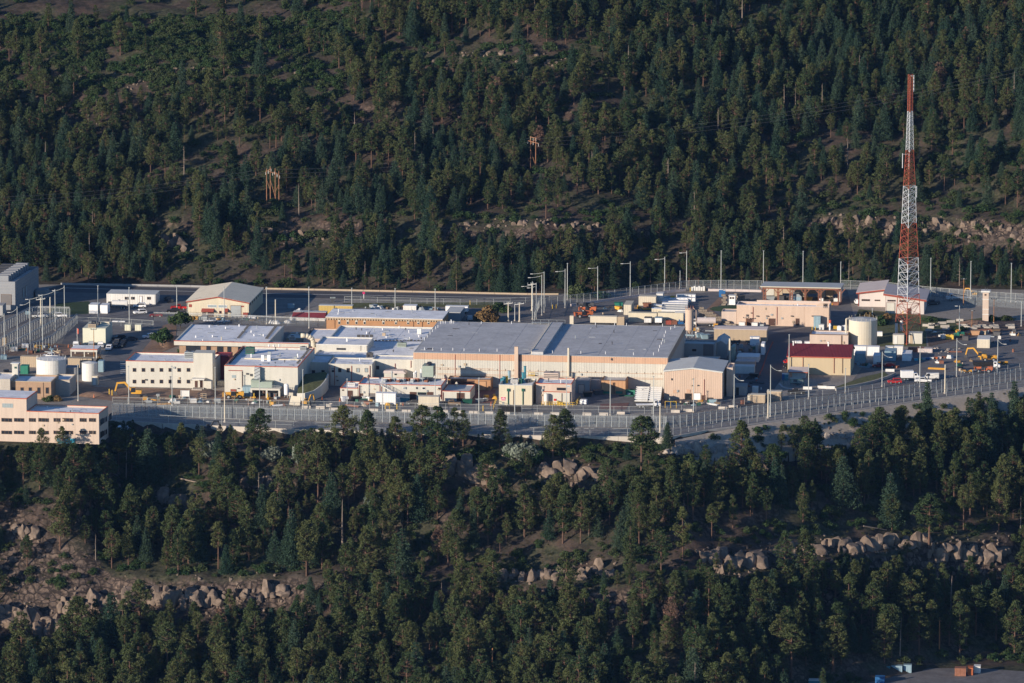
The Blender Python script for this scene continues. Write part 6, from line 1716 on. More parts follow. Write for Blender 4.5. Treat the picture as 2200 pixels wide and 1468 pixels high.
for (x, y) in ((1989, 702), (2003, 700), (2024, 697), (2043, 694), (2062, 691), (2000, 706), (2030, 704), (2032, 709), (1995, 712), (2070, 702), (2075, 706), (2097, 704), (2110, 703), (2092, 708), (2135, 703), (2140, 706.5), (2170, 702), (2173, 706.5), (2122, 706)):
    row = 'upper' if y < 703 else 'lower'
    barrier(x, y, rnd.uniform(13, 20), f'weathered concrete block in the {row} row {["near the mast", "past the mast huts", "left of the watchtower", "below the watchtower", "right of the watchtower"][min(4, int((x - 1985) / 38))]}', 'loose concrete blocks below the watchtower', 'concrete', rnd.uniform(-.3, .2)); k += 1

# ------------------------------------------------------------------ poles
def pole(px, yb, yt, label, arm=None, r=.13, m='pole_grey', head=True, cat='light pole', name='light_pole', grp='light poles around the compound'):
    p = G(px, yb); k = F / (p - CAMP).length; H = (yb - yt) / k / math.cos(PITCH)
    e = empty(name, label, cat, tuple(p), 0, grp)
    MB().cyl((0, 0, 0), (0, 0, H), r * 1.25, r * .8, n=8).build('pole', m, e)
    MB().cyl((0, 0, 0), (0, 0, .5), r * 2.2, n=8).build('base', 'concrete', e)
    if arm:
        dx, dz = arm[0] / k, -arm[1] / k; z = H - (arm[2] / k if len(arm) > 2 else .3)
        b = MB(); pv = Vector((0, 0, z - .0))
        for i in range(1, 5): t = i / 4; q = Vector((dx * t, 0, z + dz * math.sin(t * 1.57))); b.cyl(pv, q, .07, n=5); pv = q
        b.build('arm', m, e)
        s = 1 if dx > 0 else -1
        MB().box(min(pv.x, pv.x + s * 1.0), max(pv.x, pv.x + s * 1.0), -.16, .16, pv.z - .08, pv.z + .08).build('lamp_head', 'dirty_white', e)
    elif head: MB().box(-.25, .25, -.15, .15, H, H + .22).build('cap', 'galvanised', e)
    return e
for px, yb, yt, arm, lab in [
    (-2, 780, 690, (-10, 6, 4), 'armed light pole cut by the left edge'), (10, 762, 674, (-13, 6, 4), 'armed light pole nearest the left edge with bent arm'), (38, 755, 659, (-15, 9, 4), 'second armed light pole in the row beside the dark block'),
    (65, 745, 645, (-15, 7, 4), 'armed light pole just under the dark block corner'), (92, 752, 633, (-30, 9, 2), 'longest-armed light pole left of the cube building'), (119, 711, 622, (-30, 9, 4), 'armed light pole before the grass verge'), (139, 700, 614, (-20, 7, 4), 'last armed light pole beside the highway end'),
    (211, 690, 615, None, 'slim straight pole left of the trailer office'), (278, 697, 619, None, 'slim straight pole in front of the trailer office'), (380, 666, 616, None, 'slim straight pole beside the red pickup'),
    (482, 695, 618, None, 'slim straight pole in front of the gabled shed'), (573, 697, 618, None, 'slim straight pole right of the gabled shed'), (664, 706, 618, None, 'slim straight pole behind the maroon low store'),
    (756, 664, 620, None, 'slim pole at the left end of the brick building roof'), (849, 668, 621, None, 'slim pole behind the middle of the brick building'), (935, 670, 622, None, 'slim pole behind the right end of the brick building'),
    (1106, 690, 652, None, 'short stout pole left of the concrete utility pole'), (1144, 687, 605, (-18, 3, 8), 'armed pole standing left in the tight pole cluster'), (1152, 686, 610, (-14, 4, 5), 'armed pole in the middle of the tight pole cluster'), (1164, 678, 591, (-24, 4, 2), 'armed pole right of the tight pole cluster'), (1169, 672, 584, (-24, 3, 2), 'tallest armed pole of the cluster'),
    (1214, 662, 578, (-15, 2, 4), 'armed pole right of the cluster by the kerb wall'), (1219, 645, 567, None, 'slim pole behind the armed pole by the kerb wall'), (1284, 650, 572, (-15, 1, 4), 'armed pole above the orange machines'), (1354, 637, 562, (-15, 1, 4), 'armed pole above the cream corner container'), (1428, 627, 552, (-16, 2, 4), 'armed pole above the white box stack'), (1475, 622, 539, (-10, 1, 4), 'tallest armed pole at the end of the kerb wall'),
    (1461, 622, 583, None, 'short pale pole beside the tallest kerb pole'), (1549, 624, 540, None, 'slim pole left of the guard cabin'), (1640, 614, 540, None, 'slim pole at the left end of the open shed'), (1725, 614, 541, None, 'slim pole behind the middle of the open shed'), (1806, 618, 564, None, 'slim pole at the right end of the open shed'),
    (1905, 600, 562, None, 'slim pole poking over the pale garage roof'), (1999, 640, 556, None, 'slim pole right of the pale garage'), (2085, 648, 563, None, 'slim pole left of the watchtower'), (2172, 650, 567, None, 'slim pole right of the watchtower'),
    (2194, 702, 648, (-8, 0, 1), 'stout white pole with top box at the right edge'), (1874, 690, 664, None, 'short pole with lamp rising over the cream tank'), (2061, 722, 657, (-4, 0, 1), 'thin floodlight pole amid the concrete blocks'),
    (168, 862, 785, None, 'front pole between stone building and excavator'), (277, 868, 788, None, 'front pole at the left corner of the two-storey office'), (370, 872, 788, None, 'front pole before the two-storey office'), (463, 905, 790, None, 'front pole at the right corner of the two-storey office'),
    (558, 880, 815, None, 'front pole before the process building porch'), (651, 880, 795, None, 'front pole beside the small excavator'), (746, 872, 815, None, 'front pole before the small shed'), (822, 905, 812, None, 'front pole crossing the outside stair'), (935, 871, 808, None, 'front pole by the beige container'),
    (1029, 890, 813, None, 'front pole on the open yard left of the cream box'), (1106, 892, 825, None, 'front pole before the cream plant box'), (1217, 877, 812, None, 'front pole at the yellow railing'), (1311, 893, 813, None, 'front pole before the brown dock'), (1404, 905, 810, None, 'front pole beside the tube trailers'),
    (1490, 886, 815, None, 'front pole before the hangar doors'), (1577, 878, 804, (14, 11, 3), 'front pole with drooping arm right of the hangar'), (1655, 896, 784, (17, 10, 3), 'front pole with drooping arm behind the tan trailers'), (1737, 858, 784, None, 'front pole before the small shelter'), (1816, 846, 793, None, 'front pole on the grassy bank'),
    (1895, 832, 756, (15, 9, 3), 'front pole with drooping arm at the red car'), (1976, 833, 744, (17, 10, 4), 'front pole with drooping arm at the white box truck'), (2055, 810, 727, (15, 10, 4), 'front pole with drooping arm in the gravel yard'), (2143, 806, 728, (12, 9, 3), 'front pole with drooping arm beside the dump truck'), (1695, 805, 720, None, 'thin mast at the red roof corner')]:
    pole(px, yb, yt, lab, arm)
for px, yb, yt, lab in ((1092, 691, 650, 'plain concrete post left of the crossarm pole'), (1116, 692, 651, 'concrete utility pole with crossarm behind the hall roof'), (1143, 668, 609, 'stout concrete utility pole with crossarm in the cluster'), (592, 695, 645, 'stout pale post with camera right of the gabled shed'), (88, 700, 641, 'stout pale utility pole with bracket beside the dark block'), (108, 682, 640, 'stout pale post on the grass verge'),
                       (483, 908, 845, 'thick pale post among the front fences'), (1418, 930, 870, 'thick pale post on the patrol road near the tube trailers'), (1650, 899, 838, 'thick pale post on the patrol road by the tan trailers'), (2030, 846, 785, 'thick pale camera post on the patrol road before the gravel yard'), (476, 762, 724, 'thick white post standing before the office wing'), (1461, 621, 600, 'short camera post on the kerb wall')):
    e = pole(px, yb, yt, lab, None, .2, 'cream_metal', cat='utility pole', name='utility_pole', grp='stout concrete posts')
    if 'crossarm' in lab or 'bracket' in lab:
        H = [c for c in e.children if c.name.startswith('cap')][0].data.vertices[0].co.z
        MB().bar((-1.6, 0, H - .6), (1.6, 0, H - .2), .2).build('crossarm', 'dirty_white', e)
        for x in (-1.5, -.5, .5, 1.5): MB().cyl((x, 0, H - .3), (x, 0, H + .25), .08, n=5).build('insulator', 'galvanised', e)
for px, yb, yt, lab in ((202, 770, 708, 'slim brown lamp post before the cube building'), (1603, 702, 683, 'brown twin-lamp post before the peach building'), (2088, 708, 668, 'brown timber pole amid the concrete blocks'), (2135, 696, 643, 'brown timber pole right of the watchtower'), (2070, 660, 600, 'dark timber pole left of the watchtower')):
    e = pole(px, yb, yt, lab, None, .12, 'wood_pole', cat='lamp post', name='lamp_post', grp='brown posts')
    H = [c for c in e.children if c.name.startswith('cap')][0].data.vertices[0].co.z
    MB().bar((-.9, 0, H - .1), (.9, 0, H - .1), .12).box(-1.1, -.7, -.1, .1, H, H + .25).box(.7, 1.1, -.1, .1, H, H + .25).build('lamp', 'dark_grey', e)

# ------------------------------------------------------------------ power lines on the far slope
def woodpoles(label, items, arms, brace):
    p0 = T(*items[0][:2]); e = empty('power_line_structure', label, 'power pole', tuple(p0), 0)
    tops = []
    for px, yb, yt in items:
        p = T(px, yb); p = Vector((p.x, p0.y + (p.y - p0.y) * .3, p.z)); k = F / (p - CAMP).length; H = (P(p.x, p.y, p.z)[1] - yt) / k / math.cos(PITCH)
        q = p - p0; MB().cyl(q - Vector((0, 0, 1)), q + Vector((0, 0, H)), .19, .13, n=7).build('pole', 'bright_pole', e); tops.append(q + Vector((0, 0, H)))
    for a, b, dz, ext in arms:
        A = tops[a] - Vector((0, 0, dz)); B = tops[b] - Vector((0, 0, dz)); d = (B - A).normalized(); MB().bar(A - d * ext, B + d * ext, .18, .22).build('crossarm', 'bright_pole', e)
        for f in (0, .5, 1): q = A - d * ext + (B - A + d * ext * 2) * f; MB().cyl(q, q - Vector((0, 0, 1.1)), .08, n=5).build('insulator', 'dirty_white', e)
    for a, b, z0, z1 in brace: MB().bar(tops[a] - Vector((0, 0, z0)), tops[b] - Vector((0, 0, z1)), .14).build('brace', 'bright_pole', e)
    return [p0 + t for t in tops]
MT['bright_pole'] = mat('bright_pole', (0.30, 0.15, 0.085), var=.2)
t1 = woodpoles('four tall orange timber power poles braced together on the far slope', [(573, 434, 363), (581, 433, 358), (591.5, 434, 362), (599.5, 432, 368)], [(0, 1, 1.0, .4), (1, 2, 2.0, .8), (2, 3, 1.5, .4)], [(1, 2, 5, 11), (0, 1, 4, 9), (2, 3, 9, 5)])
t2 = woodpoles('two-legged orange timber power structure with crossarm on the far slope', [(1140, 366, 293), (1151, 374, 296)], [(0, 1, 2.0, 1.2), (0, 1, .3, .1)], [(0, 1, 5, 11), (1, 0, .5, 3)])
def cable(name, label, a, b, sag, r=.035, cat='power line', grp='power lines over the far slope'):
    q = MB(); pv = a
    for i in range(1, 15):
        t = i / 14; p = a + (b - a) * t - Vector((0, 0, sag * 4 * t * (1 - t))); q.cyl(pv, p, r, n=3, cap=False); pv = p
    o = q.build(name, 'wire'); tag(o, label, cat, grp)
farl = t1[0] + Vector((-150, -30, -8)); farr = t2[1] + Vector((210, 40, 26))
for i, off in enumerate((-1.5, 0, 1.5)):
    w_ = ('lowest', 'middle', 'highest')[i]; v = Vector((off * .4, 0, off))
    cable('power_line', f'{w_} cable running left from the four timber poles', farl + v, t1[1] + v - Vector((0, 0, 2)), 4)
    cable('power_line', f'{w_} cable between the four poles and the two-legged structure', t1[2] + v - Vector((0, 0, 2)), t2[0] + v - Vector((0, 0, 2)), 3)
    cable('power_line', f'{w_} cable running right from the two-legged structure', t2[1] + v - Vector((0, 0, 2)), farr + v, 5)
for px, yb, yt, lab in ((1541, 1460, 1376, 'reddish timber pole among pines low on the near slope'), (1058, 1490, 1392, 'reddish timber pole at the bottom edge among pines'), (561, 1500, 1425, 'short pale timber pole at the bottom edge'), (2018, 1395, 1326, 'dark timber pole low on the right near slope'), (286, 510 + 0, 458, 'orange timber pole on the left far slope')):
    p = T(px, yb); k = F / (p - CAMP).length; H = (yb - yt) / k / math.cos(PITCH); e = empty('timber_pole', lab, 'pole', tuple(p), 0)
    MB().cyl((0, 0, -1), (0, 0, H), .22, .15, n=7).build('pole', 'wood_pole', e); MB().bar((-.6, 0, H - 1.2), (.6, 0, H - 1.2), .14).build('crossarm', 'wood_pole', e)

# ------------------------------------------------------------------ vehicles
def wheels(e, xs_, w, r=.38, m='rubber', tw=.25):
    for x in xs_:
        for s in (-1, 1):
            o = MB().cyl((x, s * (w / 2 - tw), r), (x, s * (w / 2 + .02), r), r, n=12).build('wheel', m, e)
            MB().cyl((x, s * (w / 2 + .021), r), (x, s * (w / 2 + .04), r), r * .55, n=8).build('rim', 'silver_paint', o)
def vehicle(kind, px, py, hd, m, label, cat=None, grp=None):
    p = G(px, py); nm = {'pickup': 'pickup_truck', 'suv': 'parked_suv', 'car': 'parked_car', 'van': 'parked_van'}[kind]
    e = empty(nm, label, cat or {'pickup': 'pickup', 'suv': 'car', 'car': 'car', 'van': 'van'}[kind], tuple(p), math.radians(hd), grp)
    w = 1.95 if kind != 'car' else 1.8
    if kind == 'pickup':
        L_ = 5.7; low = [(-2.85, .45), (2.85, .45), (2.85, .95), (2.6, 1.12), (1.35, 1.2), (-.75, 1.2), (-.78, 1.18), (-2.85, 1.18)]
        cab = [(1.3, 1.2), (.65, 1.85), (-.6, 1.87), (-.78, 1.2)]; gl = [(1.15, 1.26), (.62, 1.76), (-.52, 1.78), (-.66, 1.26)]
        MB().box(-2.75, -.9, -w / 2 + .15, w / 2 - .15, 1.0, 1.19).build('bed', 'dark_grey', e)
    elif kind == 'van':
        L_ = 5.4; low = [(-2.7, .45), (2.7, .45), (2.7, 1.0), (2.2, 1.2), (-2.7, 1.2)]; cab = [(2.1, 1.2), (1.4, 2.1), (-2.68, 2.15), (-2.7, 1.2)]; gl = [(1.95, 1.3), (1.35, 1.95), (.3, 1.95), (.3, 1.3)]
    else:
        h = 1.75 if kind == 'suv' else 1.45
        L_ = 4.7; low = [(-2.3, .4), (2.35, .4), (2.35, .85), (2.1, 1.0), (1.1, 1.05), (-2.3, 1.05)]; cab = [(1.05, 1.05), (.35, h), (-1.7 if kind == 'suv' else -1.1, h), (-2.25 if kind == 'suv' else -1.9, 1.05)]
        gl = [(.88, 1.1), (.3, h - .1), (-1.6 if kind == 'suv' else -1.0, h - .1), (-2.0 if kind == 'suv' else -1.6, 1.1)]
    MB().prism(low, -w / 2, w / 2).build('body', m, e)
    cb = MB().prism(cab, -w / 2 + .12, w / 2 - .12).build('cab', m, e)
    MB().prism(gl, -w / 2 + .10, -w / 2 + .117).build('side_window', 'glass', cb); MB().prism(gl, w / 2 - .117, w / 2 - .10).build('side_window', 'glass', cb)
    a, b = cab[0], cab[1]; MB().add([(a[0] + .02, -w / 2 + .25, a[1] + .05), (a[0] + .02, w / 2 - .25, a[1] + .05), (b[0] + .04, w / 2 - .25, b[1] - .06), (b[0] + .04, -w / 2 + .25, b[1] - .06)], [(0, 1, 2, 3)]).build('windscreen', 'glass', cb)
    for s in (-1, 1): MB().box(L_ / 2 - .02 if kind != 'suv' and kind != 'car' else 2.33, L_ / 2 + .03 if kind not in ('suv', 'car') else 2.38, s * .6 - .15, s * .6 + .15, .7, .86).build('headlight', 'pale_glass', e)
    MB().box(-2.9 if kind == 'pickup' else (-2.75 if kind == 'van' else -2.38), 2.9 if kind == 'pickup' else (2.75 if kind == 'van' else 2.42), -w / 2 + .1, w / 2 - .1, .32, .44).build('bumper', 'dark_grey', e)
    wheels(e, (1.8, -1.75) if kind in ('pickup', 'van') else (1.45, -1.4), w)
    return e
for a in [
    ('suv', 300, 661, 178, 'white_paint', 'upper white SUV parked before the trailer office'), ('suv', 301, 675, 200, 'white_paint', 'lower white SUV parked below its twin before the trailer office'), ('car', 336, 681, 175, 'maroon_paint', 'dark maroon car parked below the white SUVs'),
    ('pickup', 384, 665, 180, 'red_paint', 'bright red pickup beside the gabled shed'), ('pickup', 362, 648, 110, 'dark_grey', 'dark pickup with red tail lights beyond the trailer office'), ('suv', 372, 672, 185, 'black_paint', 'dark SUV half hidden by the round tree'),
    ('pickup', 163, 745, 95, 'white_paint', 'white pickup behind the carport left end'), ('pickup', 196, 745, 95, 'silver_paint', 'silver pickup behind the carport middle'), ('pickup', 216, 746, 95, 'white_paint', 'white pickup behind the carport right end'), ('suv', 234, 752, 265, 'white_paint', 'white SUV facing out at the cube building corner'),
    ('suv', 249, 747, 260, 'black_paint', 'black SUV just right of the white one by the cube building'), ('car', 262, 746, 260, 'black_paint', 'black car at the right end of the dark parked row'), ('suv', 251, 739, 260, 'dark_grey', 'dark grey SUV second back in the parked cluster'), ('car', 266, 739, 262, 'black_paint', 'black car behind the right end of the parked row'),
    ('suv', 256, 730, 200, 'black_paint', 'black SUV parked against the cube building'), ('car', 281, 732, 190, 'dark_grey', 'dark car at the far right of the parked cluster'), ('suv', 321, 727, 200, 'white_paint', 'white SUV beside the lower round tree'),
    ('pickup', 108, 770, 170, 'white_paint', 'white pickup behind the squat water tank'), ('pickup', 971, 871, 176, 'brown_paint', 'brown work pickup parked before the low chimney shed'), ('pickup', 1711, 846, 172, 'black_paint', 'black pickup below the green generator'),
    ('suv', 1922, 824, 185, 'red_paint', 'red SUV with lit lamp beside the white box truck'), ('car', 1908, 789, 175, 'red_paint', 'small red car shaded by the white containers'), ('car', 1889, 790, 175, 'maroon_paint', 'dark red car at the foot of the white containers'), ('suv', 1692, 791, 100, 'black_paint', 'black SUV hidden left of the red-roofed building'), ('suv', 1692, 783, 100, 'red_paint', 'red SUV behind the black one at the red-roofed building'),
    ('pickup', 1983, 822, 176, 'white_paint', 'white utility pickup beside the white box truck'), ('van', 2000, 815, 178, 'dirty_white', 'cream covered van right of the white pickup'), ('suv', 1009, 688, 95, 'silver_paint', 'grey SUV right of the grey metal shed'), ('suv', 967, 672, 178, 'black_paint', 'dark jeep parked before the long white box trailer'),
    ('suv', 130, 682, 5, 'white_paint', 'white SUV on the road under the grass verge'), ('pickup', 86, 683, 5, 'dirty_white', 'white pickup behind the left corner fence'), ('pickup', 2002, 655, 200, 'dark_grey', 'dark car in the shade beside the garage'),
    ('car', 878 + 10, 869, 180, 'dark_grey', 'dark car by the foot of the outside stair'), ('car', 14, 803, 100, 'black_paint', 'dark car left of the cream turret'), ('suv', 1842, 653, 95, 'white_paint', 'white truck front peeking left of the garage wing')]:
    vehicle(*a)
def truck(px, py, hd, label, cabm='white_paint', boxm='white_paint', L_=8.0, boxh=2.6, kind='box', boxz=1.0):
    e = empty('box_truck' if kind == 'box' else 'work_truck', label, 'truck', tuple(G(px, py)), math.radians(hd))
    w = 2.4
    MB().box(-L_ / 2, L_ / 2 - .2, -.5, .5, .6, .95).build('chassis', 'dark_grey', e)
    c = MB().prism([(L_ / 2 - 2.2, .7), (L_ / 2, .7), (L_ / 2, 1.5), (L_ / 2 - .8, 1.7), (L_ / 2 - 1.1, 2.5), (L_ / 2 - 2.2, 2.55)], -w / 2 + .1, w / 2 - .1).build('cab', cabm, e)
    for s in (-1, 1): MB().box(L_ / 2 - 2.0, L_ / 2 - 1.25, s * (w / 2 - .085) - .015, s * (w / 2 - .085) + .015, 1.75, 2.35).build('side_window', 'glass', c)
    MB().add([(L_ / 2 - .78, -.95, 1.75), (L_ / 2 - .78, .95, 1.75), (L_ / 2 - 1.05, .95, 2.42), (L_ / 2 - 1.05, -.95, 2.42)], [(0, 1, 2, 3)]).build('windscreen', 'glass', c)
    if kind == 'box': MB().box(-L_ / 2, L_ / 2 - 2.35, -w / 2, w / 2, boxz, boxz + boxh).build('cargo_box', boxm, e)
    elif kind == 'dump': MB().prism([(-L_ / 2, 1.2), (L_ / 2 - 2.5, 1.0), (L_ / 2 - 2.4, 2.6), (-L_ / 2 - .3, 2.3)], -w / 2, w / 2).build('dump_bed', boxm, e)
    elif kind == 'tank':
        b = MB(); b.cyl((-L_ / 2, 0, 2.0), (L_ / 2 - 2.5, 0, 2.0), 1.15, n=14); b.build('tank', boxm, e); MB().cyl((-1, 0, 3.1), (-1, 0, 3.4), .4, n=8).build('hatch', 'galvanised', e)
    else: MB().box(-L_ / 2, L_ / 2 - 2.35, -w / 2, w / 2, 1.0, 1.2).build('flat_bed', boxm, e)
    wheels(e, (L_ / 2 - 1.2, -L_ / 2 + 1.0, -L_ / 2 + 2.1), w, .5, 'rubber', .35)
    return e
truck(1956, 817, 5, 'white box truck facing the red SUV in the gravel yard', L_=6.5, boxh=2.3)
truck(1341 + 52, 876, 5, 'white truck cab with six-wheel chassis before the tube trailers', L_=8, kind='flat', boxm='white_paint')
truck(2120, 792, -6, 'white dump truck with black bed in the right yard', boxm='black_paint', L_=9, kind='dump')
truck(250, 664, 178, 'grey tank truck before the trailer office', 'dark_grey', 'dirty_white', 8, kind='tank')
truck(1982, 654, 250, 'white truck facing out beyond the pale garage', L_=6, kind='flat'); truck(2060, 646, 185, 'white flatbed truck behind the mast yard', L_=9, kind='flat', boxm='dirty_white')
truck(1460, 692, 178, 'cream trailer truck between the peach silo and block wall', 'dirty_white', 'dirty_white', 8)
truck(1510, 701, 178, 'pale tanker right of the peach silo', 'dirty_white', 'pinkgrey_roof', 9, kind='tank')

def excavator(px, py, hd, label, s=1.0, m='machine_yellow', boom=True, wheeled=False):
    e = empty('excavator' if not wheeled else 'telehandler', label, 'excavator' if not wheeled else 'telehandler', tuple(G(px, py)), math.radians(hd)); e.scale = (s, s, s)
    if not wheeled:
        for t in (-1, 1): MB().prism([(-1.9, .45), (-1.6, .05), (1.6, .05), (1.9, .45), (1.6, .9), (-1.6, .9)], t * 1.25 - .3, t * 1.25 + .3).build('track', 'dark_grey', e)
        MB().prism([(-2.1, 1.05), (1.1, 1.05), (1.1, 1.5), (-.3, 1.6), (-.4, 2.3), (-2.2, 2.1)], -1.3, 1.3).build('house', m, e)
        c = MB().prism([(-.2, 1.5), (1.2, 1.5), (1.2, 2.3), (.9, 3.0), (-.2, 3.0)], .3, 1.25).build('cab', 'glass', e); MB().box(-.25, 1.0, .25, 1.3, 3.0, 3.1).build('cab_roof', m, c)
        MB().bar((.8, -.3, 1.5), (3.2, -.3, 4.4), .45, .6).bar((3.1, -.3, 4.4), (5.6, -.3, 4.2), .42, .55).build('boom', m, e)
        MB().bar((5.5, -.3, 4.5), (6.3, -.3, 1.6), .36, .45).build('stick', m, e); MB().prism([(5.7, 1.5), (6.7, 1.7), (6.8, .6), (6.1, .3), (5.6, .8)], -.8, .2).build('bucket', 'dark_grey', e)
    else:
        MB().prism([(-3.2, .9), (2.2, .9), (2.4, 1.5), (-1, 1.9), (-3.3, 1.9)], -.9, .9).build('chassis', m, e)
        MB().bar((-3.0, 0, 2.1), (3.4, 0, 1.9), .6, .6).build('boom', m, e); MB().box(3.3, 3.6, -.9, .9, .8, 2.2).build('fork_carriage', m, e)
        MB().prism([(-.6, 1.2), (.9, 1.2), (.8, 2.6), (-.4, 2.6)], .4, 1.3).build('cab', 'glass', e); MB().box(-3.4, -2.4, -1.0, 1.0, 1.3, 2.5).build('counterweight', m, e)
        wheels(e, (1.7, -1.9), 2.5, .75, 'rubber', .5)
    return e
excavator(290, 852, 178, 'yellow excavator reaching left beside the two-storey office', 1.05)
excavator(502, 857, 180, 'orange-yellow telehandler before the process building', 1.0, wheeled=True)
excavator(659, 871, 60, 'small yellow excavator with raised arm beside the tilted panel', .7)
excavator(2108, 772, 170, 'yellow excavator at the back of the right yard', .85); excavator(2124, 776, 185, 'yellow loader-like excavator in front of the other in the right yard', .8, wheeled=True); excavator(2093, 636, 160, 'yellow excavator parked behind the watchtower', .6); excavator(447, 925, 30, 'dark small excavator standing below the retaining wall', .65, 'dark_grey')
excavator(2113, 801, 175, 'red-orange boom lift at the fence in the right yard', .9, 'orange_paint', wheeled=True); excavator(2077, 802, 180, 'short orange machine at the fence left of the boom lift', .5, 'machine_yellow', wheeled=True); excavator(2152, 786, 185, 'orange tractor behind the dump truck', .6, 'machine_yellow', wheeled=True)
excavator(1254, 683, 190, 'orange boom lift parked above the hall roof', .95, 'orange_paint', wheeled=True); excavator(1263, 672, 170, 'orange machine behind the boom lift above the hall roof', .9, 'orange_paint', wheeled=True); excavator(1258, 663, 175, 'grey machine at the back of the machine row', .9, 'dark_grey', wheeled=True)
excavator(1578, 740, 180, 'left yellow-framed forklift under the long tan shed', .6, 'dark_grey', wheeled=True); excavator(1615, 740, 180, 'right yellow-framed forklift under the long tan shed', .6, 'dark_grey', wheeled=True); excavator(2010, 750 - 50, 180, 'tiny dark loader among the weeds', .4, 'dark_grey', wheeled=True)

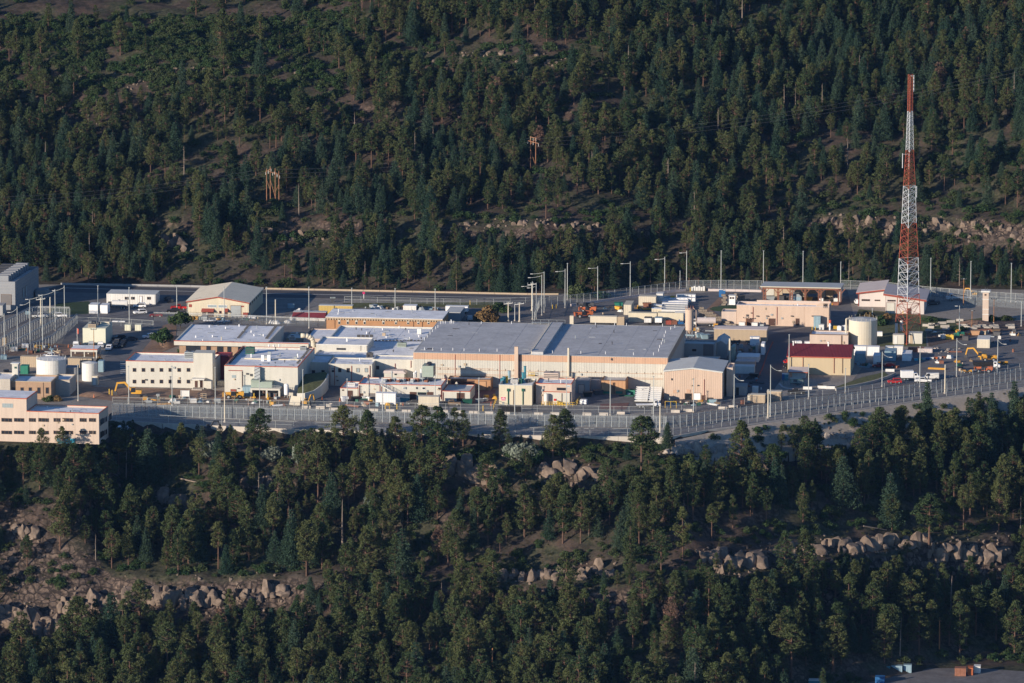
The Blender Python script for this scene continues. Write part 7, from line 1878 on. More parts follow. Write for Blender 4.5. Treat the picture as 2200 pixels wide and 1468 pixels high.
# ------------------------------------------------------------------ containers and trailers
for L_, R_, tp, m, lab, kw in [
    ((1372, 657), (1409, 658), 637, 'cream_metal', 'cream container highest in the container yard', dict(depth=4)),
    ((1410, 652), (1424, 652), 631, 'dirty_white', 'white upright container right of the cream one', dict(depth=4, ribs=3)),
    ((1426, 647), (1438, 647), 638.5, 'light_blue', 'small pale blue box in the container yard', dict(depth=2.5, ribs=3)),
    ((1340, 677), (1356, 677), 655, 'cream_metal', 'narrow tall cream container end at the yard centre', dict(depth=9, ribs=3)),
    ((1350, 692), (1411, 693), 672, 'yellow_cream_wall', 'long pale cream trailer behind the hall roof', dict(depth=2.6, ribs=0)),
    ((1413, 693), (1468, 694), 672, 'yellow_cream_wall', 'second long pale trailer left of the silo', dict(depth=2.6, ribs=0)),
    ((1400, 671), (1421, 671), 663, 'yellow_cream_wall', 'cream box under the row of white roofs', dict(depth=3, ribs=3, roof='white_paint')),
    ((1404, 664), (1422, 664), 656, 'yellow_cream_wall', 'cream box second in the row of white roofs', dict(depth=3, ribs=3, roof='white_paint')),
    ((1268, 698), (1325, 699), 679.5, 'cream_metal', 'cream box trailer with wheels at the hall roof edge', dict(depth=2.6, ribs=0, wheels=True)),
    ((1325, 699), (1341, 699), 681, 'tan_wall', 'tan square container right of the cream trailer', dict(depth=3, ribs=6)),
    ((1384, 698), (1399, 698), 683, 'dirty_white', 'left small white utility trailer with dark roof', dict(depth=3, ribs=4, roof='dark_grey', wheels=True)),
    ((1407, 698), (1422, 698), 683, 'white_paint', 'right small white utility trailer with blue roof', dict(depth=3, ribs=4, roof='light_blue', wheels=True)),
    ((1224, 698), (1232, 698), 679, 'cream_metal', 'upright cream cabinet at the hall roof edge', dict(depth=2, ribs=0)),
    ((1606, 866), (1611, 866), 850, 'cream_metal', 'lit cream end box of the left tan trailer', dict(depth=3.4, ribs=0)),
    ((1612, 866), (1644, 866), 848, 'tan_wall', 'left of the two tan trailers by the patrol road', dict(depth=3, ribs=10, roof='cream_metal')),
    ((1647, 861), (1679, 861), 841, 'tan_wall', 'right of the two tan trailers by the patrol road', dict(depth=3, ribs=10, roof='cream_metal')),
    ((1591, 869), (1600, 869), 861, 'rust', 'rusty brown crate left of the tan trailers', dict(depth=1.5, ribs=3)),
    ((1583, 778), (1630, 779), 766, 'dirty_white', 'long white trailer with bright roof beside the side road', dict(depth=7, ribs=10, roof='white_paint')),
    ((1580, 788), (1622, 789), 776, 'pink_wall', 'pinkish trailer in the middle of the shaded trio', dict(depth=4, ribs=10, roof='pinkgrey_roof')),
    ((1578, 803), (1620, 804), 787, 'dirty_white', 'front white trailer of the shaded trio with brown skirt', dict(depth=4, ribs=10, roof='dirty_white')),
    ((1571, 775), (1578, 775), 746, 'green_metal', 'tall narrow green-white cabinet behind the flue', dict(depth=6, ribs=2)),
    ((1611, 742), (1631, 742), 724.5, 'white_paint', 'white box behind the forklifts', dict(depth=2.5, ribs=0)),
    ((1635, 763), (1642, 763), 739, 'white_paint', 'tall white upright tank rack beside the side road', dict(depth=5, ribs=4)),
    ((1623, 762), (1629, 762), 742, 'galvanised', 'galvanised upright rack left of the white one', dict(depth=5, ribs=3)),
    ((1834, 764), (1861, 765), 744, 'white_paint', 'leftmost white container behind the red roof', dict(depth=2.6, ribs=8)),
    ((1863, 765), (1889, 766), 745, 'white_paint', 'second white container right of the red roof', dict(depth=2.6, ribs=8)),
    ((1836, 782), (1858, 783), 760, 'light_blue', 'shaded pale container in front of the leftmost white one', dict(depth=6, ribs=6)),
    ((1876, 784), (1890, 784), 764, 'white_paint', 'upright white container at the centre of the cluster', dict(depth=6, ribs=3)),
    ((1902, 761), (1919, 761), 745, 'dirty_white', 'white container at the back right of the cluster', dict(depth=2.6, ribs=5)),
    ((1921, 762), (1940, 762), 744, 'dirty_white', 'pale container under the green roof strip', dict(depth=2.6, ribs=5)),
    ((1900, 776), (1924, 776), 755, 'light_blue', 'shaded container in the middle right of the cluster', dict(depth=7, ribs=5)),
    ((1938, 776), (1957, 777), 761, 'white_paint', 'isolated white container before the rubble heap', dict(depth=8, ribs=5)),
    ((2099, 748), (2126, 749), 729, 'cream_metal', 'cream office container alone in the right yard', dict(depth=8, ribs=4, roof='dirty_white')),
    ((1801, 732 + 8), (1827, 741), 732, 'emerald', 'emerald green skip behind the red roof', dict(depth=3, ribs=6)),
    ((1951, 757), (1985, 756), 748, 'rust', 'rust-brown low container behind the rubble heap', dict(depth=2.5, ribs=8)),
    ((1972, 758), (2003, 757), 749, 'pinkgrey_roof', 'pinkish low container right of the rusty one', dict(depth=2.5, ribs=6)),
    ((807, 869), (850, 869), 845, 'white_paint', 'white ribbed trailer with yellow base at the outside stair', dict(depth=3, ribs=12)),
    ((899, 874), (943, 875), 852, 'cream_metal', 'beige container with thin ribs by the utility building', dict(depth=3, ribs=14)),
    ((249, 936), (275, 937), 921, 'light_blue', 'pale box trailer among trees below the patrol road', dict(depth=6, ribs=0, roof='white_paint', z0=-3)),
    ((275, 938), (284, 938), 926, 'teal', 'teal crate beside the pale box trailer', dict(depth=3, ribs=0, z0=-3)),
]:
    cbox('storage_container' if 'trailer' not in lab else 'box_trailer', lab, 'container' if 'trailer' not in lab else 'trailer', L_, R_, tp, m, **kw)
for i in range(5):        # the stack of white boxes, each its own
    for j in range(2):
        cbox('white_crate', f'white crate in the stacked block, {["upper", "lower"][j]} row, {["first", "second", "third", "fourth", "fifth"][i]} from the cream container', 'crate', (1453 + i * 8.3, 642 + j * 7), (1460.5 + i * 8.3, 642 + j * 7), 633.5 + j * 7, 'white_paint', depth=2, ribs=0, group='stacked white crates')
for i in range(6):
    cbox('long_trailer', f'long trailer with grey-white roof, {["nearest", "second", "third", "fourth", "fifth", "farthest"][i]} of six in the row', 'trailer', (1421 + i * .4, 672 - i * 4.6), (1476 + i * .4, 673 - i * 4.6), 665 - i * 4.6, 'dirty_white', depth=2.6, ribs=0, roof='metal_roof' if i < 3 else 'white_roof', group='row of long white-roofed trailers')
# tube trailers
for i in range(7):
    p = G(1392 - i * 0.2 + i * .8, 871 - i * 4.0); e = empty('tube_trailer', f'gas tube trailer, {["nearest", "second", "third", "fourth", "fifth", "sixth", "farthest"][i]} of seven beside the hangar', 'trailer', tuple(p), -.10, 'tube trailers beside the hangar')
    MB().box(-4.6, 4.4, -1.1, 1.1, .9, 1.1).build('frame', 'dark_grey', e)
    for k_ in range(3): MB().cyl((-4.4, -.75 + k_ * .75, 1.55 + .5 * 0), (4.2, -.75 + k_ * .75, 1.55), .29, n=8).build('tube', 'dirty_white', e)
    for k_ in range(2): MB().cyl((-4.4, -.4 + k_ * .8, 2.2), (4.2, -.4 + k_ * .8, 2.15), .29, n=8).build('tube', 'dirty_white', e)
    for x in (-4.55, 0, 4.25): MB().box(x, x + .12, -1.1, 1.1, 1.1, 2.4).build('end_frame', 'dark_grey', e)
    wheels(e, (3.2, 4.0 - 1.6), 2.3, .45)
# small shelter and generator
sx = Bld('shelter', 'small shelter with rust-red roof before the red-roofed building', 'shelter', (1700, 812), (1733, 813), top=800, depth=4)
sx.part('wall', MB().box(.3, sx.w - .3, .3, 4, 0, sx.h), 'cream_wall'); sx.part('roof', MB().xprism([(-.6, sx.h + .003), (4.6, sx.h + .9), (4.6, sx.h + 1.1), (-.6, sx.h + .25)], -.8, sx.w + .4), 'pinkgrey_roof'); sx.part('edge', MB().box(-.8, sx.w + .4, -.75, -.603, sx.h - .05, sx.h + .25), 'red_trim')
gn = cbox('generator', 'green enclosed generator on wheels behind wire fence', 'generator', (1697, 828), (1722, 829), 814, 'green_metal', 2.5, ribs=4, wheels=True); MB().box(gn.w * .3, gn.w * .6, -.12, -.06, 1.2, 2.0).build('grille', 'dark_grey', gn.e)
fence('generator_fence', 'green-tinted wire pen round the generator', [(1683, 829), (1726, 832)], 2.4, 2.4, 'dark_green', .06, 'fence_mesh')
cbox('air_unit', 'white rooftop air unit above the small shelter', 'air unit', (1711, 801), (1723, 801), 794, 'dirty_white', 1.6, ribs=0)
cbox('generator', 'small black generator on a white barrier', 'generator', (1757, 834), (1767, 834), 826, 'black_paint', 1.5, ribs=0)
th = cbox('control_hut', 'small pale gabled hut beside the shaded trailers', 'hut', (1616, 845), (1628, 845), 832, 'dirty_white', 2.5, ribs=0)
cbox('shaded_shed', 'shaded low shed right of the hangar', 'shed', (1577, 850), (1603, 852), 830, 'grey_wall', 6, ribs=0, door=(.15, .4, 'black_paint'))
cn = empty('site_board', 'white board on tall wooden posts in the dirt yard', 'site board', tuple(G(398, 861)), -.12)
MB().box(-1.5, 1.5, -.1, .1, 1.4, 3.4).build('board', 'dirty_white', cn)
for x in (-1.4, 1.3): MB().box(x, x + .12, -.22, -.102, 0, 3.6).build('post', 'dirty_white', cn)
tl = MB().box(-1.9, 1.9, -.2, .2, 0, 3.0).build('tilted_panel', 'cream_metal'); tl.location = G(632, 871); tl.rotation_euler = (-.25, .08, -.2); tag(tl, 'tilted beige panel propped beside the small excavator', 'panel')
pc = MB().lathe([(1.1, 0), (1.1, 1.3), (.9, 1.3), (.9, .2)], 16).build('concrete_ring', 'pale_concrete'); pc.location = G(708, 876); tag(pc, 'round concrete ring standing on the front yard', 'concrete ring')
sc_ = empty('scaffold_frame', 'low wooden frame of planks in the dirt yard', 'frame', tuple(G(434, 858)), -.1)
for x in (-1.3, 0, 1.3): MB().box(x, x + .12, 0, .12, 0, 2.0).build('post', 'tan_wall', sc_)
for z in (.6, 1.2, 1.8): MB().box(-1.4, 1.5, -.05, -.003, z, z + .15).build('plank', 'tan_wall', sc_)
gt = empty('yard_gate_arch', 'square yellow pipe frame on the dirt lot left of the carport', 'pipe frame', tuple(G(82, 752)), -.1)
MB().box(-1.2, 1.2, -.06, .06, 1.5, 1.65).build('beam', 'safety_yellow', gt)
for x in (-1.2, 1.08): MB().box(x, x + .12, -.06, .06, 0, 1.5).build('post', 'safety_yellow', gt)
fp = empty('flagpole', 'flagpole with limp red flag left of the cube building', 'flagpole', tuple(G(166, 742)), 0)
MB().cyl((0, 0, 0), (0, 0, 6.0), .08, n=6).build('pole', 'dirty_white', fp); MB().prism([(0.1, 5.9), (.5, 5.7), (.45, 3.9), (.12, 4.1)], -.05, .05).build('flag', 'orange_white', fp)
ss_ = empty('road_sign', 'red-topped warning sign on a pale post beside the highway', 'sign', tuple(G(781.5, 642)), 0)
MB().box(-.12, .12, -.1, .1, 0, 1.7).build('post', 'dirty_white', ss_); MB().cyl((0, -.12, 2.1), (0, -.06, 2.1), .5, n=8).build('plate', 'magenta', ss_)
mg = empty('portable_sign', 'dark trailer-mounted sign board with pale lamps beside the highway', 'sign', tuple(G(715, 650)), 0)
MB().box(-1.0, 1.0, -.1, .1, 1.0, 2.0).build('board', 'dark_grey', mg)
for i in range(4):
    for j in range(2): MB().box(-.95 + i * .5, -.6 + i * .5, -.14, -.103, 1.5 - j * .0 + j * .25, 1.7 + j * .25).build('lamp_panel', 'pale_glass', mg)
MB().box(-.5, .5, -.3, .3, .3, 1.0).build('trailer', 'dark_grey', mg)
bs = MB().box(-.9, .9, -.06, .06, 1.2, 2.4).box(-.06, .06, -.05, .05, 0, 1.2).build('blue_sign', 'light_blue'); bs.location = G(60, 683); tag(bs, 'pale blue sign board by the left corner fence', 'sign')
ycb = cbox('valve_cabinet', 'yellow and white cabinet among the left corner fences', 'cabinet', (5, 745), (14, 745), 725, 'tan_wall', 1.5, ribs=2)

# ------------------------------------------------------------------ loose things in the yards
KN = {}
def small(kind, px, py, label, m=None, s=1.0, rz=None, grp=None):
    p = G(px, py); rz = rnd.uniform(-.3, .3) if rz is None else rz
    if kind == 'drum': b = MB().lathe([(.3, 0), (.3, .28), (.32, .3), (.3, .32), (.3, .88), (.05, .9)], 10); mm = m or 'blue'
    elif kind == 'bollard': b = MB().cyl((0, 0, 0), (0, 0, 1.2), .12, n=8).cyl((0, 0, 1.2), (0, 0, 1.3), .12, .04, n=8); mm = m or 'safety_yellow'
    elif kind == 'traffic_cone': b = MB().box(-.25, .25, -.25, .25, 0, .05).cyl((0, 0, .05), (0, 0, .9), .18, .04, n=8); mm = m or 'orange_paint'
    elif kind == 'pallet_stack':
        b = MB()
        for i in range(6): b.box(-.6, .6, -.5, .5, i * .15, i * .15 + .1)
        mm = m or 'tan_wall'
    elif kind == 'crate': b = MB().box(-.7, .7, -.6, .6, 0, 1.0).box(-.72, -.6, -.64, -.602, .1, .95).box(.6, .72, -.64, -.602, .1, .95); mm = m or 'dirty_white'
    elif kind == 'pipe_bundle':
        b = MB()
        for i in range(5): b.cyl((-2.5, i * .25 - .6, .12), (2.5, i * .25 - .6, .12), .12, n=6)
        for i in range(4): b.cyl((-2.5, i * .25 - .47, .33), (2.5, i * .25 - .47, .33), .12, n=6)
        mm = m or 'galvanised'
    elif kind == 'skip': b = MB().prism([(-.9, 0), (.9, 0), (1.2, 1.2), (-1.2, 1.2)], -.8, .8).box(-1.25, 1.25, -.85, -.802, 1.05, 1.2); mm = m or 'dark_green'
    elif kind == 'tote': b = MB().box(-.5, .5, -.5, .5, 0, .15).box(-.48, .48, -.48, .48, .16, 1.05).cyl((0, 0, 1.05), (0, 0, 1.15), .15, n=6); mm = m or 'dirty_white'
    elif kind == 'pump': b = MB().box(-.8, .8, -.4, .4, .1, .7).cyl((-.3, 0, .7), (-.3, 0, 1.3), .2, n=8).cyl((-.8, 0, .5), (-1.2, 0, .5), .15, n=6); mm = m or 'galvanised'
    elif kind == 'tarp_heap':
        b = MB(); n = 7; r = random.Random(int(px))
        vs = [(math.cos(6.28 * i / n) * r.uniform(.8, 1.3), math.sin(6.28 * i / n) * r.uniform(.7, 1), 0) for i in range(n)] + [(math.cos(6.28 * i / n) * .5, math.sin(6.28 * i / n) * .5, r.uniform(.5, .9)) for i in range(n)]
        b.add(vs, [(i, (i + 1) % n, n + (i + 1) % n, n + i) for i in range(n)] + [tuple(range(n, 2 * n))]); mm = m or 'dirty_white'
    o = b.build(kind, mm); o.location = p; o.rotation_euler = (0, 0, rz); o.scale = (s, s, s)
    tag(o, label, {'drum': 'drum', 'bollard': 'bollard', 'traffic_cone': 'cone', 'pallet_stack': 'pallets', 'crate': 'crate', 'pipe_bundle': 'pipes', 'skip': 'skip', 'tote': 'tote', 'pump': 'pump', 'tarp_heap': 'tarp heap'}[kind], grp)
BINS = [('cyan', 'cyan'), ('emerald', 'green'), ('light_blue', 'pale blue'), ('blue', 'deep blue'), ('dirty_white', 'white'), ('orange_paint', 'orange'), ('pinkgrey_roof', 'pinkish'), ('rust', 'rusty'), ('brown_paint', 'brown'), ('dirty_white', 'off-white')]
for i, (m, nm) in enumerate(BINS): small('skip', 1968 + i * 8.4, 775 - i * .7, f'{nm} waste bin in the coloured row, {"far left" if i < 2 else "past the rubble heap" if i > 7 else "middle"}', m, .6, 0, 'row of coloured bins in the right yard')
for x, y, lab in ((1000, 690, 0),): pass
for x, y, wh in ((828, 879, 'left of three before the outside stair'), (837, 879, 'middle of three before the outside stair'), (853, 880, 'right of three before the outside stair'), (1029, 884, 'left of the pair near the open yard pole'), (1038, 884, 'right of the pair near the open yard pole'), (546, 857, 'at the porch left column'), (575, 858, 'at the porch right column'), (581, 872, 'single on the slope before the porch'), (235, 848, 'left of two behind the excavator arm'), (241, 850, 'right of two behind the excavator arm'),
                 (1187, 664, 'left of the pair at the pole cluster'), (1195, 663, 'right of the pair at the pole cluster'), (105, 748, 'before the carport on the dirt lot'), (1745, 711, 'left at the gas cabinets'), (1752, 711, 'right at the gas cabinets'), (1483, 627, 'left of the pale meter bank'), (1515, 626, 'right of the pale meter bank'), (1010, 655, 'beside the highway far right')):
    small('bollard', x, y, f'yellow bollard {wh}', s=1.5 if y > 840 else 1.2, grp='yellow bollards')
for x, y, wh in ((112, 752, 'left before the carport'), (123, 747, 'second before the carport'), (57, 755, 'among the left dirt lot barriers'), (147, 748, 'nearest the carport post'), (730, 863, 'before the small shed'), (692, 860, 'beside the curved wall'), (1055, 872, 'left of the black screen'), (590, 856, 'inside the porch'), (202, 855, 'on the bare earth'), (173, 745, 'by the flagpole'), (866, 873, 'near the beige container')):
    small('traffic_cone', x, y, f'orange traffic cone {wh}', s=1.5, grp='orange traffic cones')
CL = [('crate', 741, 862, 'white crate at the small shed corner', 'white_paint'), ('skip', 764, 862, 'dark wheeled bin before the small shed', 'black_paint'), ('tote', 783, 862, 'left white tote before the utility building', None), ('tote', 790, 862, 'right white tote before the utility building', None), ('crate', 857, 864, 'white cabinet at the stair foot', 'white_paint'), ('skip', 870, 864, 'teal bin at the stair foot', 'teal'),
      ('skip', 1004, 868, 'dark green machine right of the chimney shed', 'dark_green'), ('drum', 1002, 868, 'red drum right of the brown door', 'red_paint'), ('crate', 1254, 868, 'white caged crate at the ramp railing', 'white_paint'), ('skip', 1262, 852, 'black pallet load in the shaded bay', 'black_paint'), ('skip', 1285, 848, 'dark grey load beside the brown dock', 'dark_grey'), ('skip', 1352, 847, 'small green bin right of the brown dock', 'emerald'), ('skip', 1363, 848, 'wider green bin right of the brown dock', 'emerald'),
      ('pump', 1441, 866, 'pale pump skid behind the yellow pipe barrier', 'green_metal'), ('pipe_bundle', 1465, 868, 'dark pipe bundle beside the hangar door', 'dark_grey'), ('crate', 1526, 865, 'black bin at the hangar wall', 'black_paint'), ('crate', 415, 866, 'white crate on the dirt bank', None), ('pump', 320, 866, 'grey pump near the yellow excavator', None), ('pipe_bundle', 352, 869, 'orange-yellow pipes on the dark dirt', 'machine_yellow'), ('tarp_heap', 372, 863, 'white tarp heap in the dirt yard', None),
      ('pump', 380, 868, 'white small pump on the dirt yard', 'dirty_white'), ('pallet_stack', 312, 860, 'yellow timber pallets behind the excavator', 'machine_yellow'), ('pipe_bundle', 535, 855, 'orange strip load before the steel cabinet', 'machine_yellow'), ('crate', 467, 866, 'small grey crate near the tall pole', 'galvanised'), ('pipe_bundle', 600, 872, 'white rods on the bank', 'white_paint'), ('skip', 588, 853, 'dark machine under the porch', 'dark_grey'),
      ('crate', 475, 828, 'cream barrow between office blocks', 'cream_metal'), ('pipe_bundle', 255, 692, 'white pipes on the gravel behind the cube', 'white_paint'), ('pipe_bundle', 450, 690, 'white pipe load before the gabled shed', 'white_paint'), ('pipe_bundle', 480, 691, 'second white pipe load before the gabled shed', 'white_paint'), ('crate', 440, 687, 'pale trailer bed before the gabled shed', 'galvanised'), ('tarp_heap', 585, 695, 'left white bundle behind the office wing', None), ('tarp_heap', 596, 696, 'middle white bundle behind the office wing', None), ('tarp_heap', 618, 694, 'right white bundle behind the office wing', None),
      ('crate', 625, 662, 'pale cabinet on the access road edge', 'light_blue'), ('tarp_heap', 642, 671, 'white plastic heap above the maroon store', None), ('tarp_heap', 815, 664, 'pale rubble heap behind the brick building', 'dirty_white'), ('tarp_heap', 905, 667, 'grey gravel heap behind the brick building', 'galvanised'), ('tarp_heap', 935, 668, 'brown soil heap behind the brick building', 'dark_dirt'),
      ('skip', 1329, 659, 'emerald sheet load in the machine yard', 'emerald'), ('pipe_bundle', 1310, 660, 'dark beams left of the emerald load', 'dark_grey'), ('pipe_bundle', 1295, 662, 'dark beams beside the orange machines', 'dark_grey'), ('tote', 1445, 646, 'yellow tank in the container yard', 'safety_yellow'), ('skip', 1390, 660, 'rusty low load under the cream container', 'rust'), ('tarp_heap', 1500, 697, 'pale machinery right of the silo', 'galvanised'), ('pump', 1480, 700, 'blue-grey pump at the silo foot', 'light_blue'),
      ('crate', 1437, 697, 'red cabinet behind the hall roof', 'maroon_trim'), ('crate', 1447, 697, 'second red cabinet behind the hall roof', 'rust'), ('pump', 1462, 697, 'blue pump near the silo', 'blue'), ('crate', 1430, 697, 'dark cabinet behind the hall roof', 'dark_grey'), ('skip', 1515, 728, 'pale blue bin left of the long tan shed', 'light_blue'), ('crate', 1595, 701, 'white cabinet at the peach door', 'dirty_white'), ('crate', 1622, 702, 'second white cabinet at the peach wall', 'dirty_white'), ('pump', 1635, 702, 'grey pump at the peach wall', None), ('pallet_stack', 1538, 702, 'orange pallets before the peach wing', 'machine_yellow'),
      ('skip', 1620, 812, 'black tarped load beside the shaded trailers', 'black_paint'), ('tarp_heap', 1608, 815, 'black tarp mound beside the shaded trailers', 'black_paint'), ('tote', 1815, 709, 'white tank beside the yellow frames', 'white_paint'), ('tote', 1803, 710, 'second white tank beside the yellow frames', 'white_paint'), ('pallet_stack', 1795, 707, 'yellow stacked frames behind the cream building', 'safety_yellow'), ('crate', 1715, 742, 'white cart behind the red roof', 'white_paint'), ('crate', 1735, 743, 'white cabinet behind the red roof', 'white_paint'), ('crate', 1889, 722, 'white boat-like tank right of the cream tank', 'white_paint'),
      ('tote', 2027, 728, 'left white tote below the concrete blocks', None), ('tote', 2037, 729, 'yellow-topped tote below the concrete blocks', 'safety_yellow'), ('tote', 2045, 729, 'second yellow-topped tote below the concrete blocks', 'safety_yellow'), ('crate', 2064, 722, 'green cabinet on the floodlight pole', 'emerald'), ('skip', 2110, 717, 'rusty bin under the watchtower', 'rust'), ('skip', 2125, 716, 'second rusty bin under the watchtower', 'rust'), ('skip', 2138, 716, 'brown crate right of the rusty bins', 'brown_paint'), ('skip', 2095, 720, 'orange-brown bin left of the rusty bins', 'plywood'),
      ('tarp_heap', 2040, 770, 'pale cover on a stand in the gravel yard', 'dirty_white'), ('drum', 2177, 757, 'rusty drum lying in the right yard', 'rust'), ('crate', 2075, 731, 'dark scrap pile left of the cream office container', 'dark_grey'), ('pipe_bundle', 2060, 748, 'dark pipe pile by the rubble heap', 'dark_grey'), ('pipe_bundle', 2085, 742, 'second dark pipe pile near the cream office container', 'dark_grey'), ('pipe_bundle', 2052, 757, 'rusty beams at the rubble heap', 'rust'), ('pallet_stack', 1937, 674, 'yellow stair units before the garage', 'safety_yellow'), ('pallet_stack', 1981, 672, 'yellow machinery right of the garage', 'safety_yellow'),
      ('tote', 1765, 650, 'white upright tank before the open shed', 'white_paint'), ('tote', 1795, 650, 'white bag before the open shed', 'white_paint'), ('skip', 1735, 648, 'small yellow machine before the open shed', 'machine_yellow'), ('skip', 1655, 645, 'grey machinery at the open shed left bay', 'galvanised'), ('skip', 1680, 644, 'dark machinery inside the open shed', 'dark_grey'), ('pump', 1700, 645, 'dark pump inside the open shed', 'dark_grey'), ('crate', 54, 748, 'white cabinet left of the yellow pipe frame', 'white_paint'), ('crate', 30, 755, 'white cabinet near the left corner fence', 'dirty_white'), ('crate', 8, 772, 'pale cabinet at the left edge fence', 'light_blue')]
for c in CL: small(c[0], c[1], c[2], c[3], c[4], 1.5 if c[0] in ('crate', 'tarp_heap', 'tote') else (1.3 if c[0] != 'pipe_bundle' else .9))
mt = Bld('boxed_tank', 'grey domed tank trailer standing before the open shed', 'tank trailer', (1699, 652), (1722, 652), top=632, depth=4); mt.part('body', MB().prism([(0, .6), (mt.w, .6), (mt.w, mt.h - .9), (mt.w * .75, mt.h), (mt.w * .25, mt.h), (0, mt.h - .9)], 0, 7), 'galvanised'); mt.part('end_panel', MB().box(.3, mt.w - .3, -.08, -.003, .7, mt.h - 1.1), 'light_blue')
mb_ = empty('meter_bank', 'row of pale electrical cabinets on the kerb wall road', 'cabinets', tuple(G(1485, 626)), -.1)
for i in range(6): MB().box(i * .85, i * .85 + .7, 0, .6, .2, 1.6 + .3 * (i % 2)).build('cabinet', 'dirty_white', mb_)
# rubble heap
r_ = random.Random(5)
for i in range(26):
    p = G(2030 + r_.gauss(0, 14), 755 + r_.gauss(0, 5)); o = link(bpy.data.objects.new('rubble_block', r_.choice(PROCKS))); k = r_.uniform(.25, .6); o.location = p + Vector((0, 0, k * .3)); o.scale = (k * 1.5, k, k * .8); o.rotation_euler = (r_.uniform(-.3, .3), 0, r_.uniform(0, 6)); tag(o, 'pale rubble block in the heap between bins and blocks', 'rubble', 'rubble heap in the right yard')
# earth mounds
def mound(name, px, py, rx, ry, h, m, label, cat='earth mound'):
    b = MB(); n = 20; p = G(px, py); vs = [(0, 0, h)]
    for j, (f, hh) in enumerate(((.35, .9), (.65, .55), (.9, .15), (1.0, 0))):
        for i in range(n):
            a = 6.283 * i / n; q = 1 + .18 * noise.noise(Vector((math.cos(a) * 2, math.sin(a) * 2, px * .1 + j * .2))); vs.append((rx * f * q * math.cos(a), ry * f * q * math.sin(a), h * hh * (1 + .2 * noise.noise(Vector((i * .7, j, px))))))
    fs = [(0, 1 + i, 1 + (i + 1) % n) for i in range(n)] + [(1 + j * n + i, 1 + (j + 1) * n + i, 1 + (j + 1) * n + (i + 1) % n, 1 + j * n + (i + 1) % n) for j in range(3) for i in range(n)]
    o = b.add(vs, fs).build(name, m, smooth=True); o.location = p; tag(o, label, cat)
mound('earth_mound', 200, 849, 6, 5, 1.0, 'dirt', 'low bare earth mound left of the yellow excavator'); mound('earth_mound', 448, 846, 4, 5, 1.3, 'dark_dirt', 'dark soil mound before the stair tower'); mound('earth_mound', 2095, 697, 7, 6, 1.4, 'dirt', 'reddish soil mound left of the watchtower'); mound('grass_mound', 1575, 664, 9, 6, 1.2, 'dark_grass', 'grassy mound under the guard cabin', 'grass mound')
mound('earth_mound', 365, 735, 4, 14, 1.2, 'dirt', 'brown planted bank at the office wing corner')

# ------------------------------------------------------------------ planted trees, bushes on the plateau and rim
def broadleaf(px, yb, yt, wpx, label, m='BIG', tr_=True, terr=False, name='broadleaf_tree', cat='tree'):
    p = T(px, yb) if terr else G(px, yb); k = F / (p - CAMP).length; H = (yb - yt) / k / math.cos(PITCH); w_ = wpx / k
    e = empty(name, label, cat, tuple(p), rnd.uniform(0, 6))
    me = {'BIG': BIGSHRUB, 'SIL': SILVER, 'AUT': AUTUMN}[m]
    c = link(bpy.data.objects.new('crown', me), e); th = .28 * H if tr_ else 0
    c.scale = (w_ / 3.5, w_ / 3.5, (H - th) / 2.3); c.location = (0, 0, th)
    MB().cyl((0, 0, -.5), (.1, .1, th + .5 * (H - th)), .22 if tr_ else .1, .08, n=6).bar((0, 0, th * .8), (w_ * .2, 0, th + .4 * (H - th)), .12).bar((0, 0, th * .8), (-w_ * .2, .3, th + .4 * (H - th)), .12).build('trunk', 'fir_bark', e)
    return e
broadleaf(388, 706, 662, 56, 'upper round green tree beside the office wing'); broadleaf(349, 745, 697, 52, 'lower round green tree above the two-storey office')
broadleaf(392, 758, 742, 22, 'low green shrub at the office wing corner', tr_=False, name='shrub', cat='shrub'); broadleaf(440, 752, 737, 14, 'thin brownish sapling before the office wing', 'AUT'); broadleaf(503, 762, 744, 16, 'green shrub at the process building corner', tr_=False, name='shrub', cat='shrub')
for px, yb, yt, w_, m, lab in ((1050, 690, 648, 60, 'AUT', 'wide olive-orange bush beside the grey shed'), (1075, 670, 642, 50, 'BIG', 'green bush behind the olive-orange bush'), (1030, 688, 664, 34, 'AUT', 'reddish low bush left of the olive-orange one'), (1860, 690, 662, 50, 'AUT', 'brown bush left of the mast foot'), (1890, 698, 672, 44, 'BIG', 'olive bush beside the cream tank'), (1905, 690, 668, 30, 'AUT', 'brown bush at the mast leg'),
                               (1245, 640, 598, 60, 'BIG', 'bright green broad bush behind the kerb wall'), (1290, 640, 620, 40, 'BIG', 'low bush behind the kerb road'), (2000, 690, 676, 40, 'BIG', 'green scrub right of the mast'), (2130, 690, 672, 26, 'BIG', 'bush at the watchtower foot'), (2060, 710, 698, 40, 'BIG', 'scrub strip between the concrete block rows'), (2160, 688, 674, 40, 'BIG', 'bush right of the watchtower'), (105, 850 + 12, 846, 30, 'BIG', 'shrub at the stone building corner'), (122, 862, 845, 26, 'AUT', 'dry shrub before the grey annex'),
                               (215, 785, 760, 24, 'AUT', 'dry reddish bush right of the small tank')):
    broadleaf(px, yb, yt, w_, lab, m, False, name='shrub', cat='shrub')
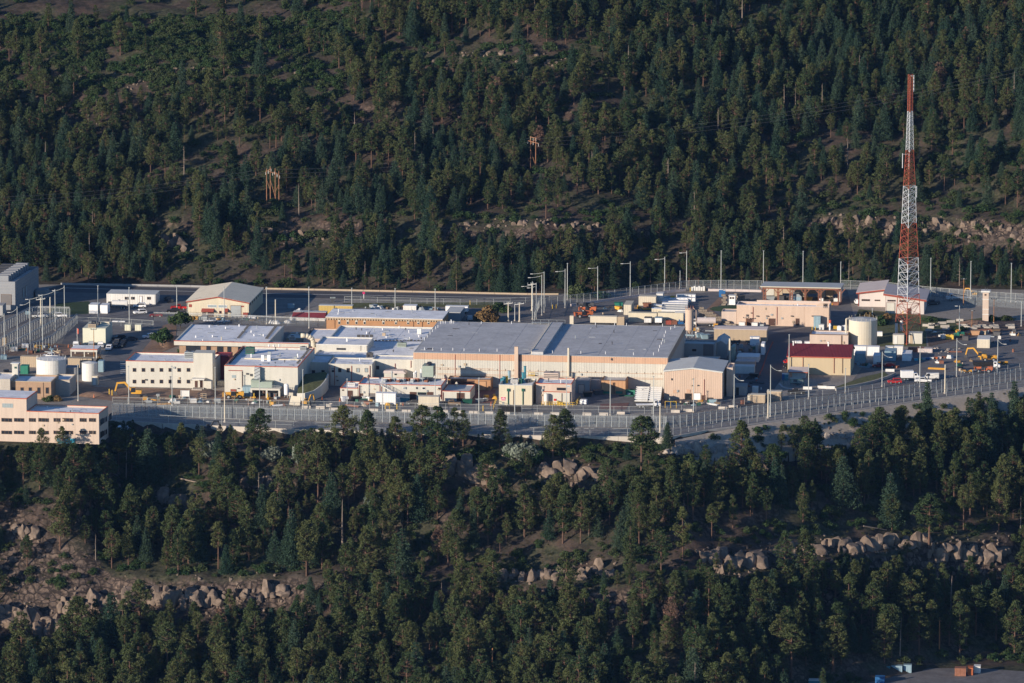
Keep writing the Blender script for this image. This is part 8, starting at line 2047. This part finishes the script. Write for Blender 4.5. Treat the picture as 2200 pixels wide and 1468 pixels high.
for px, yb, yt, w_, m, lab in ((655, 985, 925, 62, 'SIL', 'silver-leaved tree at the rim below the curved wall'), (680, 1000, 928, 50, 'SIL', 'second silver-leaved tree at the rim'), (588, 985, 945, 50, 'SIL', 'silver shrub below the left rim wall'), (1130, 985, 932, 66, 'SIL', 'pale silvery tree at the rim below the yellow railing'), (1100, 975, 938, 40, 'SIL', 'small pale silvery tree left of its neighbour'), (1145, 990, 945, 56, 'BIG', 'dark round oak beside the silvery tree'),
                               (800, 1090, 1040, 40, 'SIL', 'silvery-blue shrub in the dark gully'), (850, 1120, 1080, 36, 'SIL', 'pale shrub below the gully'), (800, 1110, 1060, 50, 'BIG', 'bright green oak clump in the gully'), (1005, 985, 955, 60, 'BIG', 'dark oak clump above the brown outcrop'), (1480, 1010, 965, 60, 'BIG', 'green oak clump below the pale rocks'), (1330, 965, 945, 50, 'BIG', 'low oak clump under the retaining wall'), (1660, 985, 950, 70, 'BIG', 'oak clump under the soil bank'), (450, 975, 935, 60, 'SIL', 'grey-green scrub below the rim wall'),
                               (1820, 1215, 1180, 40, 'BIG', 'round green oak on the ledge'), (520, 1165, 1120, 70, 'BIG', 'dark green oak clump on the middle near slope'), (300, 1085, 1045, 60, 'BIG', 'oak clump on the left near slope')):
    broadleaf(px, yb, yt, w_, lab, m, False, True, name='oak_clump' if m == 'BIG' else 'silver_tree', cat='shrub' if m == 'BIG' else 'tree')
# fallen logs
for a, b, lab in (((382, 1030), (442, 1044), 'long pale fallen log high on the left near slope'), ((1065, 975), (1140, 1010), 'fallen grey log slanting below the silvery tree'), ((1855, 1133), (1905, 1142), 'fallen log on the bare bench at the right'), ((1200, 958), (1222, 974), 'short fallen log near the rim'), ((850, 1073), (905, 1078), 'thin fallen log beside the tall pine trunk'), ((2120, 345), (2150, 352), 'pale fallen log on the right far slope')):
    p, q_ = T(*a), T(*b); o = MB().cyl(Vector((0, 0, .4)), q_ - p + Vector((0, 0, .5)), .26, .12, n=6).build('fallen_log', 'dead_wood'); o.location = p; tag(o, lab, 'log')

# ------------------------------------------------------------------ lot on the canyon floor, lower right
def FG(px, py): return G(px, py, -63.9)
def fbox(name, label, cat, L, R, top, m, depth=2, ribs=3, roof=None): return cbox(name, label, cat, L, R, top, m, depth, ribs=ribs, z0=-63.9, roof=roof)
for i, (x0, x1, m, nm) in enumerate(((1838, 1858, 'blue', 'dark blue'), (1860, 1876, 'dark_grey', 'purple-grey'), (1878, 1894, 'dark_grey', 'dark grey'), (1897, 1912, 'teal', 'teal-grey'), (1915, 1938, 'light_blue', 'blue-grey'), (1941, 1958, 'light_blue', 'pale grey'))):
    fbox('waste_skip', f'{nm} skip in the row at the lower right lot', 'skip', (x0, 1452 - i * 1.2), (x1, 1452 - i * 1.2), 1437 - i * 1.6, m).e['group'] = 'skips in the lower right lot'
fbox('waste_skip', 'large rust-red skip at the lower right corner', 'skip', (2051, 1453), (2075, 1453), 1436, 'rust', 3); fbox('waste_skip', 'smaller rusty skip beside the large red one', 'skip', (2078, 1451), (2090, 1451), 1435, 'orange_paint', 3); fbox('waste_skip', 'white skip right of the rusty ones', 'skip', (2092, 1447), (2106, 1447), 1432, 'dirty_white', 3)
fbox('waste_skip', 'bright blue skip at the bottom edge', 'skip', (1880, 1468), (1900, 1468), 1455, 'blue', 3); fbox('small_hut', 'turquoise hut half hidden by pines at the bottom edge', 'hut', (1737, 1478), (1770, 1478), 1462, 'teal', 3, 0, 'dirty_white')

# ------------------------------------------------------------------ more yard clutter, zone by zone
ZONES = [('in the dark machine yard above the hall', 1285, 1345, 662, 688), ('beside the container yard kerb', 1350, 1400, 662, 668), ('at the foot of the silo', 1476, 1530, 706, 728), ('below the long tan shed', 1540, 1640, 742, 758), ('on the shaded lane by the flue', 1585, 1640, 808, 838),
         ('behind the red roof', 1705, 1800, 738, 744), ('among the white containers', 1836, 1935, 784, 792), ('in the right gravel yard', 2000, 2090, 776, 800), ('along the right weeds', 1995, 2150, 714, 726), ('behind the brick building', 760, 940, 662, 668), ('before the gabled shed', 400, 560, 686, 690), ('on the dirt lot by the carport', 20, 140, 744, 762),
         ('in the dirt yard before the offices', 300, 470, 852, 868), ('before the process building', 500, 640, 858, 872), ('before the utility building', 745, 945, 862, 874), ('around the plant box', 1030, 1066, 842, 866), ('beside the brown dock', 1345, 1362, 842, 860), ('by the hangar doors', 1436, 1550, 866, 872), ('around the open shed', 1642, 1800, 654, 656), ('near the watchtower foot', 2130, 2190, 712, 740)]
KS = ['crate', 'skip', 'tote', 'pump', 'pallet_stack', 'pipe_bundle', 'drum', 'tarp_heap']
KL = {'crate': 'box', 'skip': 'bin', 'tote': 'tote', 'pump': 'pump set', 'pallet_stack': 'pallet pile', 'pipe_bundle': 'pipe pile', 'drum': 'drum', 'tarp_heap': 'covered heap'}
CS = [('dirty_white', 'whitish'), ('dark_grey', 'dark grey'), ('galvanised', 'steel grey'), ('rust', 'rusty'), ('tan_wall', 'tan'), ('light_blue', 'pale blue'), ('dark_green', 'dark green'), ('machine_yellow', 'yellow'), ('brown_paint', 'brown')]
rz_ = random.Random(11)
for zn, x0, x1, y0, y1 in ZONES:
    combos = [(k, c) for k in KS for c in CS]; rz_.shuffle(combos)
    for i in range(max(5, int((x1 - x0) / 7))):
        k, (m, cn_) = combos[i]
        small(k, rz_.uniform(x0, x1), rz_.uniform(y0, y1), f'{cn_} {KL[k]} {zn}', m, rz_.uniform(.7, 1.2), rz_.uniform(-1, 1), 'stores and gear ' + zn)

# ------------------------------------------------------------------ things that look alike are told apart by their order from the left
def tell_apart():
    import re
    same = {}
    for o in S.objects:
        if o.get('category') and o.get('label') and not o.name.startswith('rubble'): same.setdefault(o['label'], []).append(o)
    names = ['leftmost', 'second-from-left', 'third-from-left', 'fourth-from-left', 'fifth-from-left', 'sixth-from-left', 'seventh-from-left', 'eighth-from-left']
    for lab, os_ in same.items():
        if len(os_) < 2 or len(os_) > 8 or len(re.findall(r"[A-Za-z0-9][A-Za-z0-9'-]*", lab)) > 15: continue
        os_.sort(key=lambda o: P(*o.location)[0])
        for i, o in enumerate(os_): o['label'] = ('rightmost' if i == len(os_) - 1 else names[i]) + ' ' + lab
tell_apart()
